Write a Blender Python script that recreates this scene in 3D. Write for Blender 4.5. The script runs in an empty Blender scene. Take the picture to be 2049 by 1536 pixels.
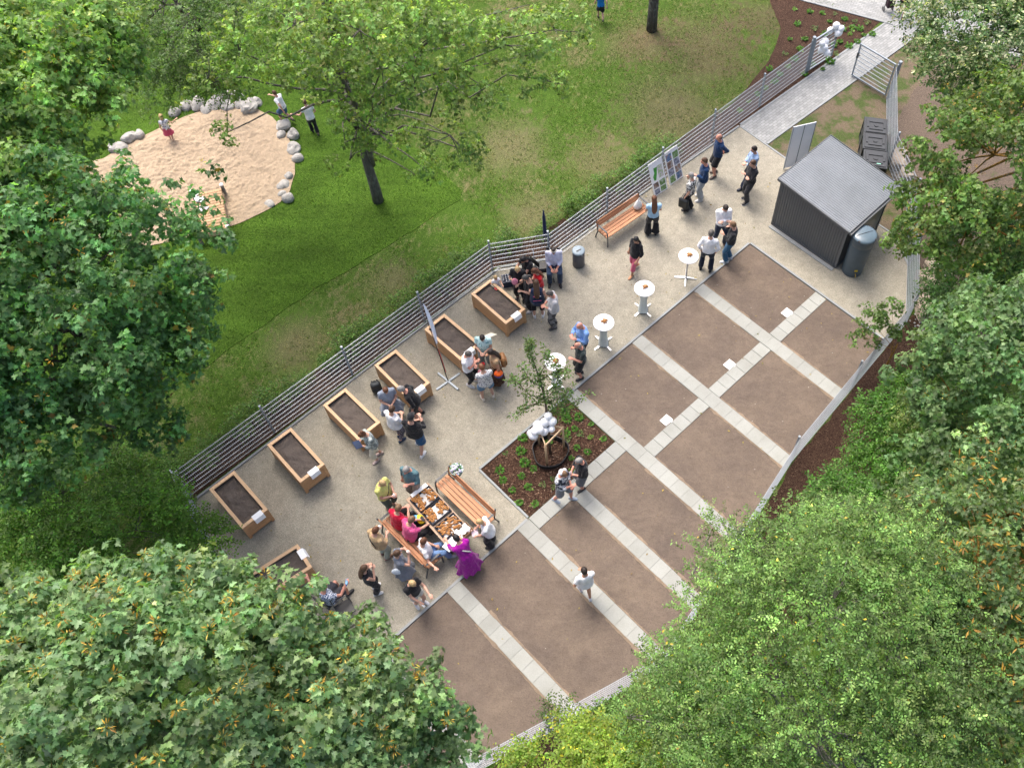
import bpy, bmesh, math, random
import numpy as np
from mathutils import Vector, Matrix, noise
random.seed(11); RNG = np.random.default_rng(11)
PI = math.pi
SC = bpy.context.scene
COL = SC.collection
# ------------------------------------------------------------------ camera, world, sun, exposure
CAMH, PITCH, FPX, CX, CY, IW, IH = 23.3, math.radians(57.73), 1886.4, 1184.4, 743.1, 2049.0, 1536.0
cd = bpy.data.cameras.new("camera"); cam = bpy.data.objects.new("camera", cd); COL.objects.link(cam)
cam.location = (0, 0, CAMH); cam.rotation_euler = (PI/2 - PITCH, 0, 0)
cd.sensor_width = 36; cd.lens = FPX/IW*36; cd.shift_x = -(CX - IW/2)/IW; cd.shift_y = (CY - IH/2)/IW
cd.clip_end = 2000; SC.camera = cam
SUN_EL = math.radians(60); SUN_DIR = Vector((-0.5*math.cos(SUN_EL), 0.866*math.cos(SUN_EL), math.sin(SUN_EL)))
w = bpy.data.worlds.new("World"); SC.world = w; w.use_nodes = True
sky = w.node_tree.nodes.new("ShaderNodeTexSky"); sky.sky_type = 'NISHITA'; sky.sun_disc = False
sky.sun_elevation = SUN_EL; sky.sun_rotation = math.radians(-30); sky.dust_density = 6; sky.ozone_density = 0.6; sky.air_density = 0.7
bg = w.node_tree.nodes["Background"]; bg.inputs[1].default_value = 0.15
w.node_tree.links.new(sky.outputs[0], bg.inputs[0])
ld = bpy.data.lights.new("sun", 'SUN'); ld.energy = 0.8; ld.angle = math.radians(24); ld.color = (1, .965, .92)
sun = bpy.data.objects.new("sun", ld); COL.objects.link(sun); sun.rotation_euler = SUN_DIR.to_track_quat('Z', 'Y').to_euler()
SC.view_settings.view_transform = 'Standard'; SC.view_settings.look = 'None'; SC.view_settings.exposure = 1.43; SC.view_settings.gamma = 1

# ------------------------------------------------------------------ site coordinates
_cp, _sp = math.cos(PITCH), math.sin(PITCH)
def at(u, v, z=0.0):
    """point at height z seen at photo position (u, v)"""
    x, y = (u-CX)/FPX, (v-CY)/FPX
    d = Vector((x, _cp - y*_sp, -_sp - y*_cp))
    return Vector((0, 0, CAMH)) + d*((z-CAMH)/d.z)
YAW = math.radians(44.62)
VA = Vector((-math.cos(YAW), -math.sin(YAW), 0)); VB = Vector((math.sin(YAW), -math.cos(YAW), 0))   # garden grid: a runs down-left, b down-right
T0 = at(1500, 489)
def g(a, b, z=0.0): return T0 + VA*a + VB*b + Vector((0, 0, z))
def ang(v): return math.atan2(v.y, v.x)
ROT_A = ang(-VA)

# ------------------------------------------------------------------ materials
class S:
    def __init__(s, name):
        s.m = bpy.data.materials.new(name); s.m.use_nodes = True; s.nt = s.m.node_tree
        s.b = s.nt.nodes["Principled BSDF"]; s.out = s.nt.nodes["Material Output"]
    def n(s, typ, props=None, **kw):
        nd = s.nt.nodes.new('ShaderNode'+typ)
        for k, v in (props or {}).items(): setattr(nd, k, v)
        for k, v in kw.items(): s.set(nd.inputs[int(k[1:])] if k[0] == '_' else nd.inputs[k], v)
        return nd
    def set(s, inp, v):
        if isinstance(v, bpy.types.NodeSocket): s.nt.links.new(v, inp)
        elif isinstance(v, (tuple, list)) and len(v) == 3 and inp.type == 'RGBA': inp.default_value = (*v, 1)
        else: inp.default_value = v
    def co(s): return s.n('TexCoord').outputs['Object']
    def noise(s, co, scale, detail=5, rough=.6): return s.n('TexNoise', None, Vector=co, Scale=scale, Detail=detail, Roughness=rough).outputs['Fac']
    def vor(s, co, scale, out='Distance', feat='F1'): return s.n('TexVoronoi', dict(feature=feat), Vector=co, Scale=scale).outputs[out]
    def ramp(s, f, *stops):
        nd = s.n('ValToRGB', None, Fac=f); e = nd.color_ramp.elements
        while len(e) < len(stops): e.new(.5)
        for k, (p, c) in enumerate(stops):
            e[k].position = p; e[k].color = (*c, 1) if isinstance(c, (tuple, list)) else (c, c, c, 1)
        return nd.outputs['Color']
    def mix(s, f, a, b, mode='MIX'): return s.n('MixRGB', dict(blend_type=mode), Fac=f, Color1=a, Color2=b).outputs['Color']
    def math(s, op, a, b=0.0): return s.n('Math', dict(operation=op), _0=a, _1=b).outputs[0]
    def bump(s, h, st=.3, dist=.02):
        s.set(s.b.inputs['Normal'], s.n('Bump', None, Strength=st, Distance=dist, Height=h).outputs[0])
    def fin(s, col=None, rough=.8, spec=.3, metal=0.0):
        if col is not None: s.set(s.b.inputs['Base Color'], col)
        s.set(s.b.inputs['Roughness'], rough); s.b.inputs['Specular IOR Level'].default_value = spec; s.b.inputs['Metallic'].default_value = metal
        return s.m
def sc3(c, k): return tuple(min(1, x*k) for x in c)
_mc = {}
def plain(name, c, rough=.6, var=.25, scale=9, spec=.35, metal=0.0, bump=.15, bs=None):
    key = (name, c)
    if key in _mc: return _mc[key]
    s = S(name); co = s.co(); f = s.noise(co, scale)
    col = s.ramp(f, (.3, sc3(c, 1-var)), (.7, sc3(c, 1+var*.7)))
    if bump: s.bump(s.noise(co, bs or scale*4), bump, .01)
    _mc[key] = s.fin(col, rough, spec, metal); return _mc[key]
def cloth(c, name='cloth'):
    key = ('cl', c)
    if key in _mc: return _mc[key]
    s = S(name); co = s.co()
    st = s.n('Mapping', None, Vector=co, Scale=(1, 1, .45)).outputs[0]
    f = s.noise(st, 11, 3); col = s.ramp(f, (.3, sc3(c, .86)), (.7, sc3(c, 1.08)))
    s.bump(f, .9, .05)
    s.b.inputs['Sheen Weight'].default_value = .15
    _mc[key] = s.fin(col, .85, .15); return _mc[key]
def printed(c1, c2, scale, name='printed_cloth', c3=None, thr=.5):
    s = S(name); co = s.co(); f = s.noise(co, scale, 2, .5)
    col = s.ramp(f, (thr-.03, c1), (thr+.03, c2))
    if c3: col = s.mix(s.ramp(s.noise(co, scale*1.3, 1), (.58, 0.), (.62, 1.)), col, c3)
    s.bump(s.noise(co, 11, 3), .7, .04); return s.fin(col, .85, .15)
def checked(c1, c2, scale):
    s = S('checked_cloth'); ck = s.n('TexChecker', None, Vector=s.co(), Color1=c1, Color2=c2, Scale=scale).outputs['Color']
    return s.fin(ck, .85, .15)
def wood(name, c, scale=1.0, gl=.6):
    s = S(name); co = s.co()
    m = s.n('Mapping', None, Vector=co, Scale=(2.2*scale, 30*scale, 30*scale)).outputs[0]
    f = s.noise(m, 1.4, 6, .65); isl = s.n('NewGeometry').outputs['Random Per Island']
    col = s.ramp(f, (.28, sc3(c, .66)), (.5, c), (.74, sc3(c, 1.18)))
    col = s.mix(.75, col, s.ramp(isl, (0, .72), (1, 1.15)), 'MULTIPLY'); col = s.mix(.8, col, s.ramp(s.n('ObjectInfo').outputs['Random'], (0, (.84, .82, .80)), (1, (1.08, 1.06, 1.04))), 'MULTIPLY')
    knots = s.ramp(s.vor(co, 2.7), (.03, sc3(c, .4)), (.09, (1, 1, 1)))
    col = s.mix(.6, col, knots, 'MULTIPLY')
    s.bump(f, .35, .01); return s.fin(col, gl, .3)

def mat_lawn():
    s = S('lawn_grass'); co = s.co()
    big = s.noise(co, .22, 4, .55); mid = s.noise(co, 1.1, 5, .62); fine = s.noise(co, 26, 4, .7)
    blade = s.noise(s.n('Mapping', None, Vector=co, Scale=(1, .35, 1), Rotation=(0, 0, .6)).outputs[0], 60, 3, .7); tuft = s.noise(s.n('Mapping', None, Vector=co, Scale=(1, .6, 1), Rotation=(0, 0, 2.2)).outputs[0], 6.5, 5, .7)
    green = s.ramp(fine, (.3, (.028, .066, .008)), (.5, (.062, .125, .014)), (.72, (.12, .19, .034)))
    straw = s.ramp(fine, (.3, (.105, .085, .042)), (.55, (.20, .165, .090)), (.75, (.29, .25, .15)))
    f = s.math('ADD', s.math('MULTIPLY', big, .55), s.math('MULTIPLY', mid, .55))
    f = s.math('ADD', f, s.math('MULTIPLY', s.math('SUBTRACT', fine, .5), .55)); f = s.math('ADD', f, s.math('MULTIPLY', s.math('SUBTRACT', tuft, .5), .75))
    col = s.mix(s.ramp(f, (.54, 0.), (.74, .75)), green, straw)
    col = s.mix(.8, col, s.ramp(blade, (.3, .62), (.7, 1.25)), 'MULTIPLY'); col = s.mix(.8, col, s.ramp(tuft, (.3, .58), (.7, 1.22)), 'MULTIPLY')
    pos = s.n('NewGeometry').outputs['Position']
    for (u, v, r, c) in ((1420, 100, 2.6, (.15, .108, .068)), (1290, 85, 1.5, (.17, .12, .075)), (1330, 240, 2.4, (.13, .108, .062)), (760, 405, .9, (.17, .135, .08)), (1520, 40, 1.6, (.12, .085, .055)), (1200, 320, 1.5, (.17, .145, .078)), (1030, 290, 1.6, (.18, .155, .085)), (1060, 430, 1.2, (.17, .145, .08)), (790, 560, 1.0, (.15, .13, .07)), (590, 690, 1.0, (.15, .13, .07))):
        p = at(u, v)
        d = s.n('VectorMath', dict(operation='DISTANCE'), _0=pos, _1=tuple(p)).outputs['Value']
        m = s.math('ADD', s.math('DIVIDE', d, r), s.math('MULTIPLY', s.math('SUBTRACT', mid, .5), 2.4))
        m = s.math('ADD', m, s.math('MULTIPLY', s.math('SUBTRACT', fine, .5), 1.0)); m = s.math('ADD', m, s.math('MULTIPLY', s.math('SUBTRACT', tuft, .5), 2.6))
        col = s.mix(s.ramp(m, (.25, .66), (1.15, 0.)), col, s.mix(.6, c, s.ramp(fine, (.3, .6), (.7, 1.3)), 'MULTIPLY'))
    s.bump(s.math('ADD', fine, s.math('MULTIPLY', blade, .8)), .7, .05)
    return s.fin(col, .9, .12)
def mat_turf():
    s = S('new_turf'); co = s.co(); fine = s.noise(co, 24, 4, .7); big = s.noise(co, .8, 4, .6)
    str_ = s.noise(s.n('Mapping', None, Vector=co, Rotation=(0, 0, -ROT_A), Scale=(.25, 2.6, 1)).outputs[0], 1.2, 3, .5)
    blade = s.noise(s.n('Mapping', None, Vector=co, Scale=(1, .3, 1), Rotation=(0, 0, -.5)).outputs[0], 60, 3, .7)
    col = s.ramp(fine, (.3, (.025, .060, .005)), (.5, (.056, .118, .011)), (.72, (.11, .185, .026)))
    col = s.mix(.7, col, s.ramp(big, (.35, .75), (.65, 1.2)), 'MULTIPLY')
    col = s.mix(.5, col, s.ramp(str_, (.35, .75), (.65, 1.2)), 'MULTIPLY')
    col = s.mix(.8, col, s.ramp(blade, (.3, .62), (.7, 1.25)), 'MULTIPLY')
    s.bump(s.math('ADD', fine, blade), .7, .05); return s.fin(col, .9, .12)
def mat_patchy(name, earth, amount=.5):
    s = S(name); co = s.co(); fine = s.noise(co, 22, 5, .7); mid = s.noise(co, 1.5, 5, .65)
    e = s.ramp(fine, (.3, sc3(earth, .6)), (.55, earth), (.75, sc3(earth, 1.5)))
    gr = s.ramp(fine, (.3, (.028, .052, .012)), (.7, (.085, .125, .035)))
    f = s.math('ADD', mid, s.math('MULTIPLY', s.math('SUBTRACT', fine, .5), .4))
    col = s.mix(s.ramp(f, (amount, 0.), (amount+.1, .9)), e, gr)
    s.bump(fine, .7, .05); return s.fin(col, .95, .1)
def mat_gravel():
    s = S('fine_gravel'); co = s.co(); big = s.noise(co, .5, 4, .6); mid = s.noise(co, 4, 5, .65); fine = s.noise(co, 38, 3, .8); peb = s.vor(co, 55)
    pc = s.vor(co, 55, 'Color')
    col = s.ramp(fine, (.28, (.19, .178, .148)), (.48, (.310, .294, .250)), (.62, (.375, .357, .308)), (.80, (.50, .485, .435)))
    col = s.mix(.5, col, s.ramp(mid, (.3, (.74, .72, .68)), (.7, (1.12, 1.11, 1.08))), 'MULTIPLY')
    col = s.mix(.7, col, s.ramp(big, (.32, (.80, .79, .76)), (.68, (1.12, 1.1, 1.02))), 'MULTIPLY')
    col = s.mix(.25, col, s.ramp(s.n('SeparateColor', None, Color=pc).outputs[0], (0, .6), (1, 1.3)), 'MULTIPLY')
    dark = s.ramp(s.vor(co, 3.1), (.02, .35), (.05, 1.)); col = s.mix(.8, col, dark, 'MULTIPLY')
    s.bump(s.math('ADD', fine, peb), .5, .02); return s.fin(col, .95, .15)
def mat_soil(name='garden_soil', c=(.154, .124, .101), var=1.0):
    s = S(name); co = s.co(); big = s.noise(co, .7, 5, .6); fine = s.noise(co, 30, 5, .75)
    swirl = s.noise(s.n('Mapping', None, Vector=s.n('VectorMath', dict(operation='ADD'), _0=co, _1=s.n('TexNoise', None, Vector=co, Scale=1.1).outputs['Color']).outputs[0], Scale=(3, 5, 1), Rotation=(0, 0, -ROT_A)).outputs[0], 1.6, 4, .6)
    col = s.ramp(fine, (.26, sc3(c, .68)), (.5, c), (.72, sc3(c, 1.16)), (.84, sc3(c, 1.6)))
    col = s.mix(.8, col, s.ramp(big, (.3, (.72, .71, .73)), (.7, (1.22, 1.18, 1.10))), 'MULTIPLY'); col = s.mix(.38, col, s.ramp(s.noise(co, 3.1, 6, .7), (.35, .80), (.65, 1.14)), 'MULTIPLY'); col = s.mix(.35*var, col, s.ramp(swirl, (.35, .8), (.65, 1.12)), 'MULTIPLY')
    
    col = s.mix(s.ramp(s.vor(co, 5.3), (.018, .75), (.028, 0.)), col, (.45, .40, .33))
    col = s.mix(s.ramp(s.vor(co, 4.1), (.03, .7), (.05, 0.)), col, (.06, .045, .035))
    s.bump(s.math('ADD', fine, s.math('MULTIPLY', swirl, .8)), .75, .03); return s.fin(col, .97, .1)
def mat_sand():
    s = S('play_sand'); co = s.co(); fine = s.noise(co, 40, 4, .7); mid = s.noise(co, 3.2, 4, .6)
    col = s.ramp(fine, (.3, (.305, .236, .160)), (.7, (.425, .335, .238)))
    col = s.mix(.6, col, s.ramp(mid, (.3, .82), (.7, 1.1)), 'MULTIPLY')
    s.bump(s.math('ADD', s.noise(co, 7, 3, .5), s.math('MULTIPLY', fine, .3)), .8, .08); return s.fin(col, .95, .12)
def mat_mulch():
    s = S('bark_mulch'); co = s.co()
    mp = s.n('Mapping', None, Vector=s.n('VectorMath', dict(operation='ADD'), _0=co, _1=s.n('TexNoise', None, Vector=co, Scale=9.0).outputs['Color']).outputs[0], Scale=(1, .55, 1)).outputs[0]
    v = s.vor(mp, 26, 'Color'); d = s.vor(mp, 26)
    f = s.n('SeparateColor', None, Color=v).outputs[0]
    col = s.ramp(f, (0, (.040, .021, .015)), (.5, (.098, .052, .035)), (.82, (.155, .088, .058)), (1, (.29, .19, .125)))
    s.bump(d, 1., .05); return s.fin(col, .9, .15)
def mat_pavers():
    s = S('concrete_pavers'); co = s.co()
    br = s.n('TexBrick', dict(offset=.5), Vector=co, Color1=(.238, .247, .243), Color2=(.322, .33, .323), Mortar=(.15, .155, .15), Scale=1., **{'Mortar Size': .006, 'Brick Width': .2, 'Row Height': .1, 'Mortar Smooth': .3, 'Bias': .1})
    col = s.mix(.7, br.outputs['Color'], s.ramp(s.noise(co, 2.2, 5, .65), (.3, .78), (.7, 1.12)), 'MULTIPLY')
    col = s.mix(.6, col, s.ramp(s.noise(co, 40, 4, .7), (.3, .8), (.7, 1.15)), 'MULTIPLY')
    s.bump(s.math('SUBTRACT', 1., br.outputs['Fac']), .4, .01); return s.fin(col, .85, .25)
def mat_slab():
    s = S('concrete_slab'); co = s.co(); isl = s.n('NewGeometry').outputs['Random Per Island']
    col = s.ramp(s.noise(co, 55, 3, .7), (.3, (.268, .276, .256)), (.7, (.332, .34, .316)))
    col = s.mix(.9, col, s.ramp(isl, (0, .90), (1, 1.06)), 'MULTIPLY')
    col = s.mix(.55, col, s.ramp(s.noise(co, 1.3, 5, .65), (.3, (.80, .79, .75)), (.6, (1.05, 1.05, 1.05))), 'MULTIPLY')
    s.bump(s.noise(co, 70), .12, .01); return s.fin(col, .85, .25)
def mat_leaf(name, trans=.42, rough=.5, spec=.35):
    s = S(name); a = s.n('Attribute', dict(attribute_name='leafcol')).outputs['Color']
    s.fin(a, rough, spec)
    tr = s.n('BsdfTranslucent', None, Color=s.mix(1., a, (1.5, 1.6, .6), 'MULTIPLY')).outputs[0]
    mx = s.n('MixShader', None, Fac=trans)
    s.nt.links.new(s.b.outputs[0], mx.inputs[1]); s.nt.links.new(tr, mx.inputs[2]); s.nt.links.new(mx.outputs[0], s.out.inputs[0])
    return s.m
def mat_bark(name, c):
    s = S(name); co = s.co(); m = s.n('Mapping', None, Vector=co, Scale=(9, 9, 2)).outputs[0]
    f = s.noise(m, 2., 6, .7); col = s.ramp(f, (.3, sc3(c, .45)), (.55, c), (.75, sc3(c, 1.7)))
    col = s.mix(s.ramp(s.noise(co, 5, 4), (.56, 0.), (.62, .6)), col, (.22, .23, .19))
    s.bump(f, 1., .05); return s.fin(col, .95, .1)

LAWN, TURF, GRAVEL, SOIL, SAND, MULCH, PAVE, SLAB = mat_lawn(), mat_turf(), mat_gravel(), mat_soil(), mat_sand(), mat_mulch(), mat_pavers(), mat_slab()
BEDSOIL = mat_soil('planter_soil', (.128, .108, .095), .8)
PATCHY = mat_patchy('patchy_grass', (.150, .118, .082), .47); EARTH = mat_patchy('bare_earth', (.135, .105, .082), .60)
KERB = plain('kerb_concrete', (.27, .285, .285), .85, .12, 3, .2)
GALV = plain('galvanised_steel', (.27, .31, .35), .5, .15, 6, .5, .35, 0)
GALVB = plain('bright_galvanised_steel', (.42, .46, .50), .5, .1, 6, .5, .4, 0)
LARCH = wood('larch_planks', (.56, .33, .17)); LARCHTOP = wood('larch_capping', (.66, .44, .26)); BENCHW = wood('bench_timber', (.48, .235, .125)); PALEW = wood('pale_timber', (.66, .48, .30))
IRON = plain('dark_cast_iron', (.075, .080, .085), .5, .2, 9, .4); BLACKPL = plain('black_plastic', (.022, .023, .025), .45, .2, 6, .4)
ANTHR = plain('anthracite_sheet', (.115, .122, .128), .45, .08, 2, .45, .2, 0); ROOFM = plain('grey_roof_sheet', (.195, .215, .235), .55, .14, 1.5, .5, .3, 0)
BARRELM = plain('slate_plastic', (.060, .085, .105), .42, .12, 4, .45, 0, .05)
WHITE = plain('white_laminate', (.86, .86, .86), .4, .03, 3, .4, 0, 0); PAPER = plain('white_paper', (.85, .85, .85), .8, .03, 20, .2, 0, .1); STRETCH = plain('white_stretch_cloth', (.62, .66, .63), .8, .08, 7, .2, 0, .3)
BALLOON = plain('white_balloon', (.80, .81, .83), .28, .03, 2, .5, 0, 0); ROCK = plain('pale_granite', (.37, .358, .33), .9, .35, 5, .2, 0, .8, 14); SANDST = plain('sandstone', (.42, .35, .27), .95, .3, 3, .2, 0, .9, 9)
CHROME = plain('brushed_aluminium', (.62, .64, .66), .32, .08, 5, .5, .8, 0); RUBBER = plain('black_rubber_edging', (.02, .02, .021), .6, .2, 5, .3); CARD = plain('brown_cardboard', (.42, .27, .16), .85, .12, 6, .2)
DOUGH = plain('baked_pastry', (.40, .185, .055), .55, .55, 30, .35, 0, .5); NAVY = plain('navy_plastic', (.012, .028, .075), .4, .2, 5, .4)

# ------------------------------------------------------------------ mesh helpers
class MB:
    def __init__(s): s.v = []; s.f = []; s.mi = []; s.cur = 0
    def add(s, vs, fs):
        o = len(s.v); s.v += [tuple(p) for p in vs]; s.f += [tuple(i+o for i in f) for f in fs]; s.mi += [s.cur]*len(fs); return s
    def box(s, c, d, rz=0, M=None, bev=0):
        hx, hy, hz = d[0]/2, d[1]/2, d[2]/2
        if bev:
            b = bev; vs = []; 
            for z, ins in ((-hz, b), (-hz+b, 0), (hz-b, 0), (hz, b)):
                X, Y = hx-ins, hy-ins
                k = b if not ins else 0
                vs += [(-X+k, -Y, z), (X-k, -Y, z), (X, -Y+k, z), (X, Y-k, z), (X-k, Y, z), (-X+k, Y, z), (-X, Y-k, z), (-X, -Y+k, z)]
            fs = [tuple(range(7, -1, -1)), tuple(range(24, 32))]
            for r in range(3):
                for i in range(8): fs.append((r*8+i, r*8+(i+1) % 8, r*8+8+(i+1) % 8, r*8+8+i))
        else:
            vs = [(x, y, z) for z in (-hz, hz) for x, y in ((-hx, -hy), (hx, -hy), (hx, hy), (-hx, hy))]
            fs = [(3, 2, 1, 0), (4, 5, 6, 7), (0, 1, 5, 4), (1, 2, 6, 5), (2, 3, 7, 6), (3, 0, 4, 7)]
        R = M or Matrix.Rotation(rz, 3, 'Z'); c = Vector(c)
        return s.add([c + R @ Vector(p) for p in vs], fs)
    def bar(s, p, q, w, h=None, up=(0, 0, 1)):
        p, q = Vector(p), Vector(q); d = q-p; L = d.length; x = d.normalized(); u = Vector(up)
        if abs(x.dot(u)) > .95: u = Vector((1, 0, 0))
        y = u.cross(x).normalized(); z = x.cross(y)
        return s.box((p+q)/2, (L, w, h or w), M=Matrix((x, y, z)).transposed())
    def tube(s, pts, rad, n=8, cap=True):
        pts = [Vector(p) for p in pts]; rr = rad if isinstance(rad, (list, tuple)) else [rad]*len(pts)
        vs = []; fs = []; prev = None
        for i, p in enumerate(pts):
            d = (pts[min(i+1, len(pts)-1)]-pts[max(i-1, 0)]).normalized()
            if prev is None: u = d.orthogonal().normalized()
            else: u = (prev-d*prev.dot(d)); u = u.normalized() if u.length > 1e-5 else d.orthogonal().normalized()
            prev = u; v = d.cross(u); r = rr[i]; rx, ry = r if isinstance(r, (tuple, list)) else (r, r)
            for k in range(n):
                t = 2*PI*k/n; vs.append(p + u*math.cos(t)*rx + v*math.sin(t)*ry)
        for i in range(len(pts)-1):
            for k in range(n): fs.append((i*n+k, i*n+(k+1) % n, (i+1)*n+(k+1) % n, (i+1)*n+k))
        if cap: fs.append(tuple(range(n-1, -1, -1))); fs.append(tuple(range((len(pts)-1)*n, len(pts)*n)))
        return s.add(vs, fs)
    def lathe(s, prof, c=(0, 0, 0), n=24):
        vs = []; fs = []; c = Vector(c)
        for r, z in prof:
            for k in range(n): vs.append(c+Vector((r*math.cos(2*PI*k/n), r*math.sin(2*PI*k/n), z)))
        for i in range(len(prof)-1):
            for k in range(n): fs.append((i*n+k, i*n+(k+1) % n, (i+1)*n+(k+1) % n, (i+1)*n+k))
        fs.append(tuple(range(n-1, -1, -1))); fs.append(tuple(range((len(prof)-1)*n, len(prof)*n)))
        return s.add(vs, fs)
    def ball(s, c, r, nu=12, nv=8, M=None):
        c = Vector(c); r = Vector(r) if isinstance(r, (tuple, list, Vector)) else Vector((r, r, r)); M = M or Matrix.Identity(3)
        vs = [c + M @ Vector((0, 0, -r.z))]; fs = []
        for i in range(1, nv):
            t = -PI/2+PI*i/nv
            for k in range(nu): a = 2*PI*k/nu; vs.append(c + M @ Vector((r.x*math.cos(t)*math.cos(a), r.y*math.cos(t)*math.sin(a), r.z*math.sin(t))))
        vs.append(c + M @ Vector((0, 0, r.z))); L = len(vs)-1
        for k in range(nu):
            fs.append((0, 1+(k+1) % nu, 1+k)); fs.append((L, L-nu+k, L-nu+(k+1) % nu))
        for i in range(nv-2):
            for k in range(nu): fs.append((1+i*nu+k, 1+i*nu+(k+1) % nu, 1+(i+1)*nu+(k+1) % nu, 1+(i+1)*nu+k))
        return s.add(vs, fs)
    def mesh(s, name, mats, smooth=False):
        me = bpy.data.meshes.new(name); me.from_pydata(s.v, [], s.f)
        for m in (mats if isinstance(mats, (list, tuple)) else [mats]): me.materials.append(m)
        if any(s.mi): me.polygons.foreach_set('material_index', s.mi)
        if smooth: me.polygons.foreach_set('use_smooth', [True]*len(s.f))
        me.update(); return me
    def obj(s, name, mats, parent=None, smooth=False, loc=None, rz=0):
        return link(name, s.mesh(name, mats, smooth), parent, loc, rz)
def link(name, me, parent=None, loc=None, rz=0):
    o = bpy.data.objects.new(name, me); COL.objects.link(o)
    if loc is not None: o.location = loc
    o.rotation_euler[2] = rz
    if parent: o.parent = parent
    return o
def tag(o, label, cat, group=None):
    o['label'] = label; o['category'] = cat
    if group: o['group'] = group
    return o
def thing(name, label, cat, loc=(0, 0, 0), rz=0, group=None): return tag(link(name, None, None, loc, rz), label, cat, group)
def struct(name, me_or_mb, mats=None, loc=None, rz=0):
    me = me_or_mb.mesh(name, mats) if isinstance(me_or_mb, MB) else me_or_mb
    o = link(name, me, None, loc, rz); o['kind'] = 'structure'; return o
def kids(o): return [c for c in bpy.data.objects if c.parent == o]
def dup(root, loc, rz, label=None, group=None, scale=None):
    r = root.copy(); COL.objects.link(r); r.location = loc; r.rotation_euler[2] = rz
    if scale is not None: r.scale = (scale,)*3 if not isinstance(scale, (tuple, list)) else scale
    if label: r['label'] = label
    if group: r['group'] = group
    for ch in root.children:
        c = ch.copy(); COL.objects.link(c); c.parent = r
        for gch in ch.children:
            d = gch.copy(); COL.objects.link(d); d.parent = c
    return r
def poly(pts, z, thick=0):
    m = MB(); n = len(pts); area = sum(pts[i][0]*pts[(i+1) % n][1]-pts[(i+1) % n][0]*pts[i][1] for i in range(n))
    if area < 0: pts = pts[::-1]
    if thick:
        m.add([(p[0], p[1], z) for p in pts]+[(p[0], p[1], z-thick) for p in pts], [tuple(range(n))]+[(i+n, (i+1) % n+n, (i+1) % n, i) for i in range(n)])
    else: m.add([(p[0], p[1], z) for p in pts], [tuple(range(n))])
    return m
def densify(pts, step, jit=0):
    out = []; n = len(pts)
    for i in range(n):
        p, q = Vector(pts[i][:2]), Vector(pts[(i+1) % n][:2]); k = max(1, int((q-p).length/step))
        for j in range(k):
            r = p.lerp(q, j/k)
            if jit: r += Vector((noise.noise((r.x*1.7, r.y*1.7, 3)), noise.noise((r.x*1.7, r.y*1.7, 9))))*jit
            out.append((r.x, r.y))
    return out
def patch(pts, z, step=.15, rings=40, disp=None, jit=0):
    """star shaped ground patch with a displaced surface"""
    b = densify(pts, step, jit); n = len(b); c = Vector((sum(p[0] for p in b)/n, sum(p[1] for p in b)/n)); vs = [(c.x, c.y, z)]; fs = []
    for r in range(1, rings+1):
        t = r/rings
        for p in b:
            x, y = c.x+(p[0]-c.x)*t, c.y+(p[1]-c.y)*t; vs.append((x, y, z+(disp(x, y, t) if disp else 0)))
    area = sum(b[i][0]*b[(i+1) % n][1]-b[(i+1) % n][0]*b[i][1] for i in range(n)) > 0
    for k in range(n):
        f = (0, 1+k, 1+(k+1) % n); fs.append(f if area else f[::-1])
    for r in range(rings-1):
        for k in range(n):
            f = (1+r*n+k, 1+(r+1)*n+k, 1+(r+1)*n+(k+1) % n, 1+r*n+(k+1) % n); fs.append(f if area else f[::-1])
    return MB().add(vs, fs)
def px(lst, z=0): return [tuple(at(u, v, z)[:2]) for u, v in lst]
def ab(lst): return [tuple(g(a, b)[:2]) for a, b in lst]

# ------------------------------------------------------------------ ground
struct('lawn', poly([(-400, -300), (400, -300), (400, 600), (-400, 600)], 0), LAWN)
turf = densify(px([(925, 384), (921, 398), (800, 478), (690, 545), (640, 572), (560, 628), (470, 690), (380, 760), (200, 830), (-150, 800), (-300, 300), (-200, -20), (420, -30), (560, 60), (640, 160), (735, 240), (850, 310)]), .12, .06)
struct('turf', poly(turf, .014, .014), TURF)
def sand_d(x, y, t):
    e = min(1, (1-t)*6)
    return e*(.045*noise.noise((x*2.2, y*2.2, 0))+.065*abs(noise.noise((x*4.2, y*4.2, 4)))+.035*noise.noise((x*9, y*9, 1))+.02) - .02*(1-e)
sandpts = px([(150, 330), (205, 320), (250, 292), (300, 268), (330, 252), (400, 222), (455, 204), (510, 214), (545, 236), (575, 268), (592, 310), (590, 350), (580, 385), (562, 405), (520, 430), (480, 448), (452, 458), (405, 470), (300, 492), (200, 480), (150, 400)])
struct('sand', patch(sandpts, .055, .07, 95, sand_d, .05).mesh('sand', SAND, True))
struct('patchy_grass', poly(densify(px([(1530, 290), (1838, 62), (1900, 62), (2060, 130), (2060, 240), (1880, 300), (1850, 380), (1800, 470), (1740, 440)]), .3), .004), PATCHY)
earth = densify(px([(1830, 180), (1900, 100), (2060, 110), (2250, 300), (2250, 720), (1900, 700), (1850, 650), (1838, 520), (1850, 420), (1800, 330), (1795, 240)]), .3, .1)
struct('earth', poly(earth, .008), EARTH)
yard = ab([(-3.82, -3.72), (3.2, -4.02), (5.05, -4.08), (6.3, -4.9), (17.45, -4.72), (18.6, 0), (18.6, 2), (11.4, 2), (11.4, 0), (0, 0), (-.02, 5.35), (-1.15, 5.25), (-2.95, 4.0), (-3.62, 3.05), (-3.6, 2.1)])
yard = densify(yard, .2)
def yard_d(x, y): return 0
ym = poly(yard, .012); struct('gravel_yard', ym, GRAVEL)
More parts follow.
